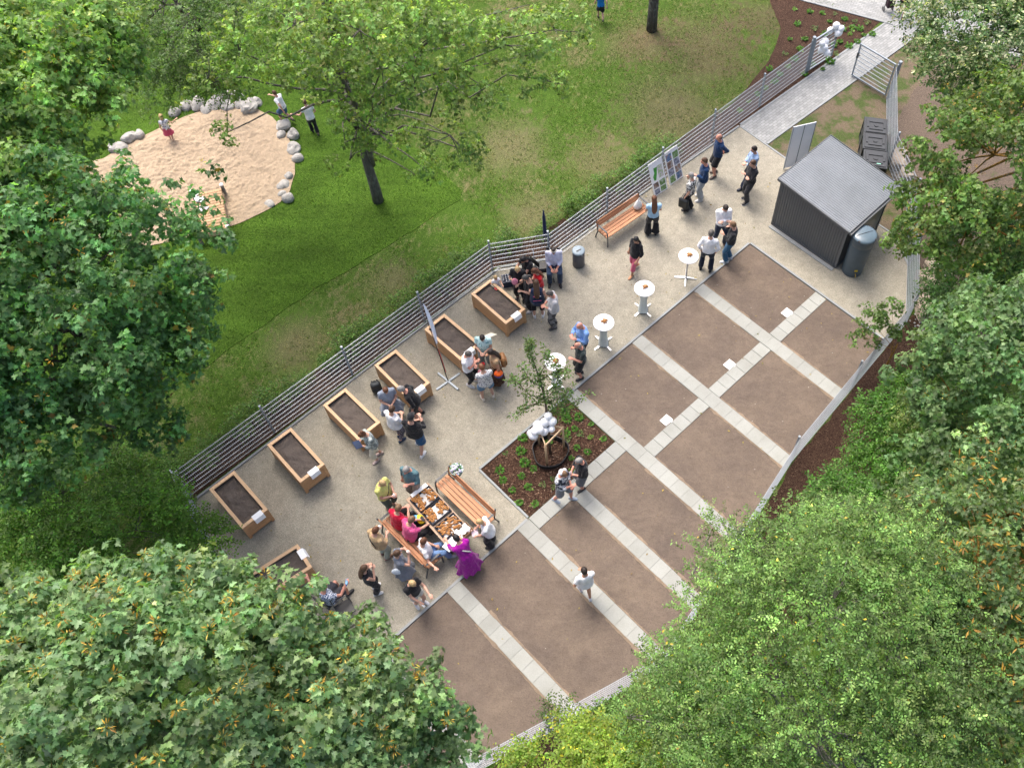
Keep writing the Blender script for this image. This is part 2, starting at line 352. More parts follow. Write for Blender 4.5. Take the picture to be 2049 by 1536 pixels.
# mulch: strip behind the long fence, far planting bed, strip outside the garden fence, bed round the young tree
struct('mulch_strip', poly(ab([(-3.9, -3.76), (3.2, -4.1), (5.0, -4.16), (6.3, -5.0), (18, -4.8), (18, -5.75), (6.0, -5.85), (4.8, -5.05), (3.0, -4.95), (-3.8, -4.7)]), .006), MULCH)
farbed = densify(px([(1530, -25), (1590, -6), (1766, 42), (1645, 138), (1480, 256), (1360, 330), (1330, 335), (1400, 262), (1470, 205), (1540, 120), (1563, 60)]), .25, .05)
struct('planting_bed', poly(farbed, .010), MULCH)
struct('mulch_border', poly(densify(ab([(-1.4, 5.3), (.35, 5.4), (5.13, 5.9), (8.2, 6.5), (11.8, 7.25), (14.7, 6.4), (19, 5.1), (20, 7.4), (14, 8.6), (11, 9.6), (6, 8.2), (2, 7.2), (-1.6, 6.6)]), .3, .1), .012), MULCH)
far_mulch = densify(px([(1890, 20), (2060, 60), (2250, 100), (2250, -60), (1890, -30)]), .3); struct('mulch_bank', poly(far_mulch, .006), MULCH)
def soil_d(x, y, t): return (.012*noise.noise((x*3, y*3, 1))+.010*noise.noise((x*9, y*9, 2)))*min(1, (1-t)*12)
def plot(a0, a1, b0, b1, b2=None):
    pts = ab([(a0, b0), (a1, b0), (a1, b2 or b1), (a0, b1)])
    struct('soil_plot', patch(pts, .024, .06, 46, soil_d).mesh('soil_plot', SOIL, True))
def se(a): return 5.33+.07*(a-.35) if a < .35 else (5.33+.107*(a-.35) if a < 5.13 else (5.84+.2*(a-5.13) if a < 11.8 else 7.18-.32*(a-11.8)))
A_ = [(.02, 2.25), (2.68, 5.0), (5.42, 7.70)]
for a0, a1 in A_:
    plot(a0, a1, .03, 2.67); plot(a0, a1, 3.09, se(a0)-.04, se(a1)-.04)
for a0, a1, b0 in ((8.12, 9.73, 2.41), (10.15, 11.42, 2.41), (11.83, 13.83, 2.04), (14.25, 16.25, 2.04), (16.67, 18.6, 2.04)): plot(a0, a1, b0, se(a0)-.04, se(a1)-.04)
plot(9.73, 10.15, 6.3, 6.35) if False else None
struct('soil_base', poly(ab([(0, 0), (8.1, 0), (8.1, 2), (18.5, 2), (18.5, 5.15), (14.7, 6.3), (11.8, 7.15), (8.23, 6.43), (5.13, 5.8), (.3, 5.3), (0, 5.3)]), .006), SOIL)
# slab paths
sl = MB(); jb = MB()
def slabs(a0, b0, da, db, bend, w_=.42):
    n = math.ceil((bend-b0)/.4)
    for i in range(n):
        L = .4 if i < n-1 else max(.08, bend-b0-.4*i); b0_ = b0+.4*i+L/2; ca, cb = a0, b0_
        j = random.uniform(-.003, .003)
        p = g(ca, cb, .022); sx, sy = (L-.004, w_-.006) if da else (w_-.006, L-.004)
        sl.box((p.x, p.y, .022+j*.6), (sx, sy, .045), ROT_A+random.uniform(-.004, .004), bev=.002)
for ac, b0 in ((2.465, .02), (5.21, .02), (7.91, .02), (9.94, 2.42), (11.625, 2.02), (14.04, 2.02), (16.46, 2.02)): slabs(ac, b0, 0, 1, se(ac)-.03)
def cross(a0, a1, bc):
    n = max(1, round((a1-a0)/.4)); L = (a1-a0)/n
    for i in range(n):
        p = g(a0+(i+.5)*L, bc, .022); sl.box((p.x, p.y, .022+random.uniform(-.002, .002)), (L-.008, .414, .045), ROT_A, bev=.005)
cross(.02, 2.25, 2.88); cross(2.68, 5.0, 2.88); cross(5.42, 7.70, 2.88); cross(8.12, 11.41, 2.20)
struct('slab_path', sl, SLAB)
# kerbs
kb = MB()
def kerb(a0, b0, a1, b1, w_=.07, z=.05):
    n = max(1, round(math.hypot(a1-a0, b1-b0)/1.0))
    for i in range(n):
        p, q = g(a0+(a1-a0)*i/n, b0+(b1-b0)*i/n), g(a0+(a1-a0)*(i+1)/n, b0+(b1-b0)*(i+1)/n); d = (q-p).normalized()*.003
        kb.bar((p.x+d.x, p.y+d.y, z/2), (q.x-d.x, q.y-d.y, z/2), w_, z)
kerb(0, -.035, 11.38, -.035); kerb(11.40, 0, 11.40, 1.96, .06, .054); kerb(11.45, 1.985, 18.4, 1.985, .07); kerb(-.04, .0, -.04, 5.3)
kerb(-3.8, -3.72, 3.2, -4.02, .06, .05); kerb(3.25, -4.03, 5.02, -4.09, .06, .05); kerb(5.07, -4.1, 6.28, -4.88, .06, .05); kerb(6.33, -4.89, 17.4, -4.72, .06, .05); kerb(17.5, -4.7, 18.6, 0, .06, .05)
kerb(-3.84, -3.7, -3.62, 2.1, .06, .03); kerb(-3.6, 2.15, -3.6, 3.1, .06, .03); kerb(-3.55, 3.1, -2.9, 4.05, .06, .03)
struct('kerb', kb, KERB)
# paved path from the gate and the wider path at the top
pa, pb, pc_, pd = at(1480, 250), at(1532, 287), at(1770, 47), at(1836, 64)
dirp = (pc_-pa).normalized(); nrm = Vector((dirp.y, -dirp.x, 0)); rp = ang(dirp); L = (pc_-pa).length
pm = poly([(-.06, -1.25), (L+.6, -1.25), (L+.6, -.05), (-.06, -.05)], .020); struct('paved_path', pm, PAVE, (pa.x, pa.y, 0), rp)
pe = MB(); 
for o, z in ((-.02, .03), (-1.28, .03)): 
    for i in range(9): pe.box((L*(i+.5)/9, o, z/2+.004), (L/9-.006, .07, z+.008))
struct('path_edging', pe, KERB, (pa.x, pa.y, 0), rp)
ra, rb = at(1590, -4), at(1766, 43); dr = (rb-ra).normalized(); rr = ang(dr)
struct('paved_road', poly([(-9, -.02), (14, -.02), (14, 2.3), (-9, 2.3)], .016), PAVE, (ra.x, ra.y, 0), rr)
re_ = MB(); re_.box((-2.6, -.05, .02), (13, .07, .048)); re_.box((9.8, -.05, .02), (9, .07, .048)); re_.box((2.5, 2.34, .02), (23, .07, .048)); struct('road_edging', re_, KERB, (ra.x, ra.y, 0), rr)
# the mulch bed and its loose chips
struct('mulch_bed', patch(ab([(8.14, .0), (11.36, .0), (11.36, 1.98), (8.14, 1.98)]), .022, .08, 30, lambda x, y, t: .012*noise.noise((x*6, y*6, 0))*min(1, (1-t)*10)).mesh('mulch_bed', MULCH, True))
ch = MB()
for k in range(2600):
    a, b = random.uniform(8.18, 11.33), random.uniform(.04, 1.93); p = g(a, b)
    M = Matrix.Rotation(random.uniform(0, PI), 3, 'Z') @ Matrix.Rotation(random.uniform(-.5, .5), 3, 'X') @ Matrix.Rotation(random.uniform(-.5, .5), 3, 'Y')
    ch.box((p.x, p.y, random.uniform(.028, .045)), (random.uniform(.02, .07), random.uniform(.008, .022), .008), M=M)
s_ = S('bark_chip'); CHIP = s_.fin(s_.ramp(s_.n('NewGeometry').outputs['Random Per Island'], (0, (.045, .023, .016)), (.55, (.13, .070, .047)), (.9, (.22, .13, .085)), (1, (.38, .28, .20))), .9, .15)
o = ch.obj('bark_chips', CHIP); o['kind'] = 'stuff'; o['label'] = 'brown bark chips covering the bed around the young tree'

lf = MB(); pb_ = MB()
for k in range(420):
    if k < 250: p = g(random.uniform(-3, 17), random.uniform(-4.4, 0))
    else: p = g(random.uniform(0, 18), random.uniform(0, 5.3))
    M = Matrix.Rotation(random.uniform(0, 6.28), 3, 'Z') @ Matrix.Rotation(random.gauss(0, .3), 3, 'X'); L = random.uniform(.015, .045)
    if k % 2: lf.add([p+Vector((0, 0, .05))+M @ Vector(q) for q in ((-L, 0, 0), (0, -L*.5, .006), (L, 0, 0), (0, L*.5, .006))], [(0, 1, 2, 3)])
    else: pb_.ball(p+Vector((0, 0, .03)), (L*.5, L*.4, L*.3), 6, 4)
s_ = S('dry_leaf'); o = lf.obj('fallen_leaves', s_.fin(s_.ramp(s_.n('NewGeometry').outputs['Random Per Island'], (0, (.16, .10, .03)), (.5, (.35, .27, .06)), (1, (.10, .12, .03))), .8)); o['kind'] = 'stuff'; o['label'] = 'few small fallen leaves lying on the gravel and soil'
o = pb_.obj('loose_stones', plain('loose_stone', (.33, .30, .26), .9, .4, 3, .2)); o['kind'] = 'stuff'; o['label'] = 'small loose stones lying on the gravel and soil'

# ------------------------------------------------------------------ fences and gates
def fence_run(root, pts, post_at=None, h=1.4, spacing=2.53, bars=8, flip=1):
    """double rod mesh fence along pts: one child panel between each pair of posts, each post a child"""
    for i in range(len(pts)-1):
        p, q = Vector(pts[i]), Vector(pts[i+1]); L = (q-p).length; d = (q-p)/L; rz = ang(d)
        n = max(1, round(L/spacing)); step = L/n
        for k in range(n):
            c = p+d*(k*step); m = MB()
            for j in range(bars):
                z = .06+(h-.10)*j/(bars-1)
                m.box((step/2, -.007, z), (step-.01, .006, .009)); m.box((step/2, .007, z), (step-.01, .006, .009))
            nv = int(step/.05)
            for j in range(nv+1): m.box((.005+(step-.01)*j/nv, 0, h/2+.02), (.007, .006, h-.03))
            m.obj('panel', GALVB, root, loc=c, rz=rz)
            if i == 0 or k > 0 or True:
                mp = MB(); mp.box((0, .045*flip, (h+.06)/2), (.05, .05, h+.06)); mp.box((0, .045*flip, h+.066), (.056, .056, .012))
                for zz in (.2, .7, 1.2): mp.box((0, .012*flip, zz), (.06, .03, .04))
                mp.obj('post', GALV, root, loc=c, rz=rz)
    c = Vector(pts[-1]); mp = MB(); mp.box((0, 0, (h+.06)/2), (.05, .05, h+.06)); mp.box((0, 0, h+.066), (.056, .056, .012)); mp.obj('post', GALV, root, loc=c, rz=ang(Vector(pts[-1])-Vector(pts[-2])))
nw = [at(u, v, 1.4) for u, v in ((345, 945), (978, 487), (1098, 467), (1626, 84))]
nw = [Vector((p.x, p.y, 0)) for p in nw]
t = thing('mesh_fence', 'long grey double-rod mesh fence running behind the raised planters to the gate', 'fence'); fence_run(t, nw)
wpt = g(18.6, .6)
t = thing('mesh_fence', 'short grey mesh fence turning the corner half hidden by the leaves of the big maple', 'fence'); fence_run(t, [Vector((nw[0].x-.02, nw[0].y-.05, 0)), wpt])
ge = [at(1796, 128, 1.5), at(1797, 268, 1.4), at(1838, 360, 1.4), at(1815, 530), at(1812, 642)]; ge = [Vector((p.x, p.y, 0)) for p in ge]
t = thing('mesh_fence', 'grey mesh fence running from the open gate past the black composters and the shed', 'fence'); fence_run(t, ge)
gs = [ge[-1]+Vector((.02, -.06, 0)), g(5.13, 5.84), g(8.23, 6.46), g(11.8, 7.18), g(14.7, 6.33), g(19.2, 4.95)]
t = thing('mesh_fence', 'grey mesh fence along the far ends of the soil plots beside the shrubs', 'fence'); fence_run(t, gs, flip=-1)
def gate(name, p, q, label, lower_mesh=True, dense=0):
    p, q = Vector(p), Vector(q); L = (q-p).length; t = thing(name, label, 'gate', p, ang(q-p)); h = 1.42
    m = MB()
    for z in (.08, h): m.box((L/2, 0, z), (L, .045, .045))
    for x in (.0225, L-.0225): m.box((x, 0, (h+.08)/2), (.045, .044, h-.12))
    m.obj('frame', GALV, t)
    m = MB()
    for j in range(7):
        z = .08+(h-.08)*(j+1)/8; m.box((L/2, .008, z), (L-.09, .010, .016)); m.box((L/2, -.008, z), (L-.09, .010, .016))
    for j in range(int(L/.05)): m.box((.05+(L-.1)*j/int(L/.05), 0, h/2+.04), (.005, .005, h-.12))
    m.obj('mesh_infill', GALVB, t)
    m = MB(); m.box((L-.02, 0, .95), (.06, .07, .22)); m.bar((L-.03, .03, 1.0), (L-.14, .03, 1.0), .02); m.obj('lock', IRON, t); return t
gl = at(1640, 128); gl2 = at(1676, 52, 1.42); gl2.z = 0; gp = at(1626, 84, 1.4); gp.z = 0
dn = (gl2-gp); dn.normalize()
gate('garden_gate', gp+dn*.15, gp+dn*1.42, 'narrow grey gate leaf hung with white balloons beside the paved path')
gr1, gr0 = at(1722, 88, 1.42), at(1793, 130, 1.42); gr1.z = gr0.z = 0
gate('garden_gate', gr0, gr1, 'open grey gate leaf standing across the edge of the paved path')
def gpost(p, label):
    m = MB(); m.box((0, 0, .78), (.09, .09, 1.56)); m.box((0, 0, 1.57), (.10, .10, .02)); o = m.obj('gate_post', GALV, loc=p, rz=.5); tag(o, label, 'post')
gpost(gr0+Vector((.12, -.02, 0)), 'square grey gate post carrying the open gate leaf'); gpost(gp+dn*.06, 'square grey gate post beside the leaf with balloons')

# ------------------------------------------------------------------ raised planters
def planter():
    t = link('raised_planter', None); L, W, H = 1.56, .78, .70
    for sy in (-1, 1):
        m = MB()
        for k in range(4): m.box((0, sy*(W/2-.03), .09+k*.148+.07), (L-.12, .04, .142), bev=.006)
        m.obj('side_boarding', LARCH, t)
    for sx in (-1, 1):
        m = MB()
        for k in range(4): m.box((sx*(L/2-.03), 0, .09+k*.148+.07), (W-.12, .04, .142), PI/2, bev=.006)
        m.obj('end_boarding', LARCH, t)
    for sx in (-1, 1):
        for sy in (-1, 1):
            m = MB(); m.bar((sx*(L/2-.045), sy*(W/2-.045), 0), (sx*(L/2-.045), sy*(W/2-.045), H-.032), .085, .085); m.obj('corner_post', LARCH, t)
    m = MB(); z = H-.015; w_ = .085
    for sy in (-1, 1): m.add([(-L/2, sy*W/2, z-.03), (L/2, sy*W/2, z-.03), (L/2-w_, sy*(W/2-w_), z-.03), (-L/2+w_, sy*(W/2-w_), z-.03), (-L/2, sy*W/2, z+.015), (L/2, sy*W/2, z+.015), (L/2-w_, sy*(W/2-w_), z+.015), (-L/2+w_, sy*(W/2-w_), z+.015)],
        [(4, 5, 6, 7), (3, 2, 1, 0), (0, 1, 5, 4), (1, 2, 6, 5), (2, 3, 7, 6), (3, 0, 4, 7)] if sy < 0 else [(7, 6, 5, 4), (0, 1, 2, 3), (4, 5, 1, 0), (5, 6, 2, 1), (6, 7, 3, 2), (7, 4, 0, 3)])
    for sx in (-1, 1): m.add([(sx*(L/2), -W/2+.004, z-.029), (sx*L/2, W/2-.004, z-.029), (sx*(L/2-w_), W/2-w_-.004, z-.029), (sx*(L/2-w_), -W/2+w_+.004, z-.029), (sx*L/2, -W/2+.004, z+.014), (sx*L/2, W/2-.004, z+.014), (sx*(L/2-w_), W/2-w_-.004, z+.014), (sx*(L/2-w_), -W/2+w_+.004, z+.014)],
        [(4, 5, 6, 7), (3, 2, 1, 0), (0, 1, 5, 4), (1, 2, 6, 5), (2, 3, 7, 6), (3, 0, 4, 7)] if sx > 0 else [(7, 6, 5, 4), (0, 1, 2, 3), (4, 5, 1, 0), (5, 6, 2, 1), (6, 7, 3, 2), (7, 4, 0, 3)])
    m.obj('capping_rail', LARCHTOP, t)
    soil = patch([(-L/2+.07, -W/2+.07), (L/2-.07, -W/2+.07), (L/2-.07, W/2-.07), (-L/2+.07, W/2-.07)], H-.10, .05, 18, lambda x, y, q: .035*noise.noise((x*3, y*3, 1))+.028*noise.noise((x*8, y*8, 2))+.012*noise.noise((x*19, y*19, 3)))
    link('soil', soil.mesh('soil', BEDSOIL, True), t)
    m = MB(); m.add([(-L/2+.06, -W/2+.06, H-.04), (L/2-.06, -W/2+.06, H-.04), (L/2-.06, W/2-.06, H-.04), (-L/2+.06, W/2-.06, H-.04), (-L/2+.06, -W/2+.06, H-.16), (L/2-.06, -W/2+.06, H-.16), (L/2-.06, W/2-.06, H-.16), (-L/2+.06, W/2-.06, H-.16)], [(0, 4, 5, 1), (1, 5, 6, 2), (2, 6, 7, 3), (3, 7, 4, 0)])
    m.obj('liner', BLACKPL, t); return t
def note_on(root_loc, rz, off, label):
    """folded paper hung over the end rail"""
    t = MB(); t.add([(.66, -.14, .704), (.82, -.14, .708), (.82, .14, .708), (.66, .14, .704), (.86, -.14, .56), (.86, .14, .56)], [(0, 1, 2, 3), (1, 4, 5, 2)])
    me = t.mesh('paper_note', PAPER); o = link('paper_note', me, None, (root_loc.x, root_loc.y, 0), rz)
    for v in me.vertices: v.co.y += off
    md = o.modifiers.new('thickness', 'SOLIDIFY'); md.thickness = .002
    return tag(o, label, 'paper note')
P0 = planter()
beds = [((419, 979), (468, 941), (484, 1057), (536, 1018), 'raised timber planter at the fence corner, last in the row towards the maple', .10),
        ((534, 888), (582, 856), (602, 964), (649, 930), 'raised timber planter with a white note, second in the row from the fence corner', .05),
        ((645, 808), (690, 776), (718, 880), (762, 847), 'raised timber planter with a woman in white trousers standing at its end', None),
        ((748, 732), (795, 699), (814, 797), (861, 764), 'raised timber planter beside the black rucksack with four people around its end', .05),
        ((847, 658), (891, 628), (918, 720), (964, 688), 'raised timber planter behind the slim flag, with a woman in turquoise at its end', .0),
        ((943, 590), (983, 558), (1010, 646), (1051, 618), 'raised timber planter nearest the crowded corner, with a small child behind it', .04)]
for i, (c1, c2, c3, c4, lab, off) in enumerate(beds):
    q = [at(*c, .7) for c in (c1, c2, c3, c4)]; c = sum(q, Vector())/4; c.z = 0
    d = (q[2]+q[3]-q[0]-q[1]).normalized(); rz = ang(d)
    if i == 0:
        P0.location = c; P0.rotation_euler[2] = rz; tag(P0, lab, 'planter', 'raised planters along the fence')
    else: dup(P0, c, rz, lab)
    if off is not None: note_on(c, rz, off, ['white folded paper hanging on the end of the corner planter', 'white folded paper hanging on the end of the second planter from the corner', '', 'white folded paper on the planter end behind the man leaning over in black', 'white folded paper on the planter end behind the grey haired woman in white', 'white folded paper hanging on the planter end below the crowded corner'][i])
q = [at(*c, .7) for c in ((592, 1082), (628, 1140))]; d = (q[1]-q[0]).normalized(); perp = Vector((d.y, -d.x, 0)); perp = perp if perp.x < 0 else -perp
c = (q[0]+q[1])/2+perp*.78; c.z = 0
dup(P0, c, ang(-perp), 'raised timber planter partly covered by the maple crown, standing apart from the row'); note_on(c, ang(-perp), .08, 'white folded paper on the planter that is half hidden by maple leaves')

# ------------------------------------------------------------------ benches, table, food
def bench(L=1.85):
    t = link('park_bench', None)
    m = MB()
    for k in range(4): m.box((0, -.17+k*.115, .45), (L, .098, .035), bev=.006)
    m.obj('seat', BENCHW, t)
    m = MB(); R = Matrix.Rotation(-.22, 3, 'X')
    for k in range(2): m.box((0, .27+.025*k, .62+k*.115), (L, .03, .10), M=R, bev=.006)
    m.obj('backrest', BENCHW, t)
    for sx in (-1, 1):
        m = MB(); x = sx*(L/2-.03)
        m.tube([(x, -.23, 0), (x, -.22, .45), (x, -.20, .63), (x, -.15, .66), (x, .24, .66)], .022, 6); m.tube([(x, .36, 0), (x, .24, .40), (x, .27, .60), (x, .33, .86)], .022, 6)
        m.box((x, .01, .42), (.04, .46, .03)); m.box((x, .03, .672), (.05, .40, .018)); m.obj('side_frame', IRON, t)
    return t
B0 = bench()
def fit(front_l, front_r, label, group='timber benches on the gravel'):
    p, q = at(*front_l, .45), at(*front_r, .45); d = (q-p).normalized(); back = Vector((-d.y, d.x, 0)); c = (p+q)/2+back*.21; c.z = 0; return c, ang(d), label, group
for i, (c, r, l, gr) in enumerate((fit((1217, 475), (1297, 420), 'empty brown slatted bench by the fence with a white bag on it'),
        fit((866, 965), (970, 1065), 'brown slatted bench behind the pastry table with a bunch of flowers on its end'), )):
    if i == 0: B0.location = c; B0.rotation_euler[2] = r; tag(B0, l, 'bench', gr)
    else: dup(B0, c, r, l)
c3 = at(824, 1078, .45); c3.z = 0; back3 = Vector((-.69, -.72, 0)); r3 = ang(Vector((-.72, .69, 0)))
dup(B0, c3, r3, 'brown slatted bench with three people sitting on it')
# picnic table
tc = (at(817.7, 1002, .75)+at(860, 977, .75)+at(897, 1092, .75)+at(943, 1060, .75))/4; td = (at(897, 1092, .75)-at(817.7, 1002, .75)).normalized(); tr = ang(td); TL, TW = 1.92, .74
t = thing('timber_table', 'brown timber table laden with pastry trays between two benches', 'table', (tc.x, tc.y, 0), tr)
m = MB()
for k in range(5): m.box((0, (k-2)*.148, .735), (TL, .138, .035), bev=.006)
m.obj('tabletop', wood('table_timber', (.42, .30, .21)), t)
for sx in (-1, 1):
    m = MB(); m.box((sx*.7, 0, .04), (.07, .62, .06)); m.box((sx*.7, 0, .38), (.06, .12, .62)); m.box((sx*.7, 0, .70), (.07, .6, .035)); m.obj('leg', IRON, t)
TRAYM = plain('dark_baking_tray', (.022, .025, .035), .75, .2, 6, .15)
def pretzel(kind):
    m = MB()
    if kind: m.tube([(-.06, 0, .015), (-.03, .012, .02), (.02, .008, .02), (.06, -.008, .015)], [.013, .023, .023, .012], 7)
    else:
        pts = []
        for i in range(15):
            a = -1.2+i/14*5.5; pts.append((.05*math.cos(a), .042*math.sin(a), .016))
        m.tube(pts, [.010]+[.018]*13+[.010], 7)
    return m.mesh('pastry', DOUGH, True)
PZ = [pretzel(0), pretzel(1)]
def tablept(x, y, z=.753): return Vector((tc.x, tc.y, 0))+Matrix.Rotation(tr, 3, 'Z') @ Vector((x, y, z))
trays = [(-.62, 'dark baking tray at the table end by the man in teal', 0), (-.12, 'dark baking tray in the middle of the pastry table', 1), (.42, 'dark baking tray heaped with pastries beside the cardboard box', 2)]
for x, lab, k in trays:
    t = thing('baking_tray', lab+', lined with white paper', 'tray', tablept(x, .01), tr, 'baking trays on the timber table')
    m = MB(); m.box((0, 0, .006), (.46, .62, .012))
    for s1 in (-1, 1): m.box((s1*.222, 0, .035), (.026, .62, .05)); m.box((0, s1*.300, .035), (.418, .024, .05))
    m.obj('pan', TRAYM, t)
    pm = patch([(-.17, -.25), (.19, -.27), (.18, .26), (-.19, .27)], .02, .05, 8, lambda x_, y_, q_: .012+.02*noise.noise((x_*9+k, y_*9, k))); link('paper_liner', pm.mesh('paper_liner', plain('greased_paper', (.60, .58, .55), .8, .1, 20, .2), False), t)
    for j in range(54 if k == 2 else 44):
        if k == 2: lx, ly = random.uniform(-.18, .18), random.uniform(-.27, .27)
        else: lx, ly = random.uniform(-.18, .18), random.choice((-1, 1))*random.uniform(.045, .26)
        o = link('pastry', PZ[1 if (k == 2 or j % 3) else 0], None, tablept(x+lx, .01+ly, .785+random.uniform(0, .03)), tr+random.gauss(1.2 if k == 2 else .4, .5)); o.rotation_euler[0] = random.uniform(-.25, .25)
        tag(o, ['golden pastry in the tray nearest the man in teal', 'golden pastry in the middle tray', 'golden pastry stick in the full tray beside the cardboard box'][k], 'pastry', ['pastries in the end tray', 'pastries in the middle tray', 'pastries in the full tray'][k])
t = thing('cardboard_box', 'brown cardboard box full of crumpled white napkins at the table end', 'box', tablept(.80, .16), tr+.05)
m = MB(); m.box((0, 0, .006), (.30, .46, .012))
for s1 in (-1, 1): m.box((s1*.148, 0, .08), (.006, .46, .14)); m.box((0, s1*.228, .08), (.29, .006, .14))
m.obj('carton', CARD, t)
m = MB()
for k in range(16):
    m2 = Matrix.Rotation(random.uniform(0, 6), 3, 'Z') @ Matrix.Rotation(random.uniform(-.7, .7), 3, 'X'); m.box((random.uniform(-.09, .09), random.uniform(-.17, .17), .12+random.uniform(0, .05)), (.12, .10, .004), M=m2)
m.obj('napkins', PAPER, t)
m = MB(); m.box((0, 0, .004), (.24, .36, .006)); m.box((.03, .02, .012), (.21, .30, .006), .15); m.box((-.02, -.03, .02), (.16, .2, .006), -.3)
tag(m.obj('paper_stack', PAPER, loc=tablept(.80, -.26, .755), rz=tr+.2), 'loose white papers at the table end under the hands of the woman in purple', 'papers')
m = MB(); m.box((0, 0, .004), (.16, .5, .006)); m.box((.03, .1, .012), (.12, .2, .006), .4); tag(m.obj('paper_stack', PAPER, loc=tablept(-.91, .05, .755), rz=tr), 'loose white papers at the table end in front of the man in teal', 'papers')
# bag and flowers on the benches
def blob_bag(name, mat, loc, rz, dims, label, cat, knot=True):
    m = MB(); m.ball((0, 0, dims[2]*.46), (dims[0]/2, dims[1]/2, dims[2]*.5), 16, 10)
    for i, v in enumerate(m.v):
        v = Vector(v); z = v.z/dims[2]; k = (1.28-.98*z if knot else 1.12-.55*max(0, z-.35)); v.x *= k*(1+.08*noise.noise(v*14)); v.y *= k*(1+.08*noise.noise(v*14+Vector((5, 5, 5)))); v.z = max(.004, v.z+.02*noise.noise(v*9)); m.v[i] = tuple(v)
    if knot: m.tube([(0, 0, dims[2]*.9), (.02, 0, dims[2]*1.05), (.06, .01, dims[2]*1.0)], .012, 6)
    return tag(m.obj(name, mat, loc=loc, rz=rz, smooth=True), label, cat)
p = at(1276, 416, .47); blob_bag('drawstring_bag', plain('white_canvas', (.74, .74, .72), .85, .08, 6, .2, 0, .5), p, .7, (.34, .24, .40), 'white drawstring bag left on the empty bench by the fence', 'bag')
# flowers on the second bench
p = at(916, 948, .47); t = thing('flower_bunch', 'bunch of white and green flowers in patterned wrapping on the bench end', 'flowers', p, .4)
m = MB(); m.lathe([(.07, 0), (.12, .05), (.17, .20), (.19, .30)], n=14)
m.obj('wrapping', printed((.55, .62, .55), (.05, .16, .07), 22, 'flower_wrap', (.25, .22, .42)), t)
m = MB()
for k in range(26): a = random.uniform(0, 6.28); r = random.uniform(0, .17); m.ball((r*math.cos(a), r*math.sin(a), .33+random.uniform(-.04, .05)), random.uniform(.025, .045), 7, 5)
s_ = S('flower_mix'); m.obj('blossoms', s_.fin(s_.ramp(s_.n('NewGeometry').outputs['Random Per Island'], (0, (.06, .16, .05)), (.4, (.10, .22, .07)), (.45, (.62, .62, .60)), (.85, (.5, .48, .6))), .7), t)

# ------------------------------------------------------------------ high tables
def high_table(skirt, top):
    t = link('bar_table', None)
    m = MB(); m.lathe([(.0, 1.075), (.29, 1.075), (.305, 1.085), (.305, 1.10), (.295, 1.108), (0, 1.108)], n=40); m.obj('tabletop', WHITE, t, True)
    m = MB()
    for k in range(4):
        a = k*PI/2+.7; m.bar((.02*math.cos(a), .02*math.sin(a), .05), (.34*math.cos(a), .34*math.sin(a), .022), .045, .03)
    m.obj('foot', CHROME, t)
    m = MB(); m.lathe([(.03, .03), (.03, 1.08)], n=14); m.obj('column', CHROME, t, True)
    if skirt:
        m = MB(); pr = [(.165, .05), (.150, .14), (.118, .34), (.105, .55), (.125, .85), (.21, 1.04), (.285, 1.07)]; n = 48
        for r, z in pr:
            for k in range(n): a = 2*PI*k/n; rr = r*(1+.10*math.cos(4*a-2.8)*(1 if z < .4 else .3)+.035*math.sin(11*a)); m.v.append((rr*math.cos(a), rr*math.sin(a), z))
        for i in range(len(pr)-1):
            for k in range(n): m.f.append((i*n+k, i*n+(k+1) % n, (i+1)*n+(k+1) % n, (i+1)*n+k)); m.mi.append(0)
        m.obj('cloth_cover', STRETCH, t, True)
    return t
HT0 = high_table(True, 0); HT1 = high_table(False, 0)
tabs = [((1378, 512), 'bare white bar table on chrome feet beside the man in white seen from behind', 0), ((1289.5, 577), 'white covered bar table between the walking woman in pink and the soil plots', 1), ((1208, 645), 'white covered bar table beside the bald man in light blue', 1), ((1111, 724), 'white bar table seen through the young tree', 1)]
first = {0: HT1, 1: HT0}; used = set()
def plate(p, k, lab):
    t = thing('bread_plate', lab, 'plate', p, k)
    m = MB(); m.lathe([(.0, .002), (.06, .002), (.10, .014), (.098, .018), (.058, .008), (0, .008)], n=22); m.obj('plate', WHITE, t, True)
    m = MB(); rr = random.Random(k)
    for j in range(8):
        a = rr.uniform(0, 6.28); m.tube([(.10*math.cos(a), .10*math.sin(a), .018), (.035*math.cos(a+.7), .035*math.sin(a+.7), .055), (-.05*math.cos(a+.3), -.05*math.sin(a+.3), .06)], [.014, .026, .014], 7)
    m.obj('bread', DOUGH, t, True)
for i, ((u, v), lab, sk) in enumerate(tabs):
    c = at(u, v, 1.1); c.z = 0; rz = [.75, .05, .02, .1][i]
    if sk not in used: o = first[sk]; o.location = c; o.rotation_euler[2] = rz; tag(o, lab, 'table', 'standing bar tables'); used.add(sk)
    else: dup(first[sk], c, rz, lab)
    plate(Vector((c.x, c.y, 1.108))+Vector((.02, .03, 0)), i+1, 'small plate of bread on '+['the bare bar table with chrome feet', 'the covered bar table nearest the walking woman in pink', 'the covered bar table beside the bald man in light blue', 'the bar table behind the young tree'][i])

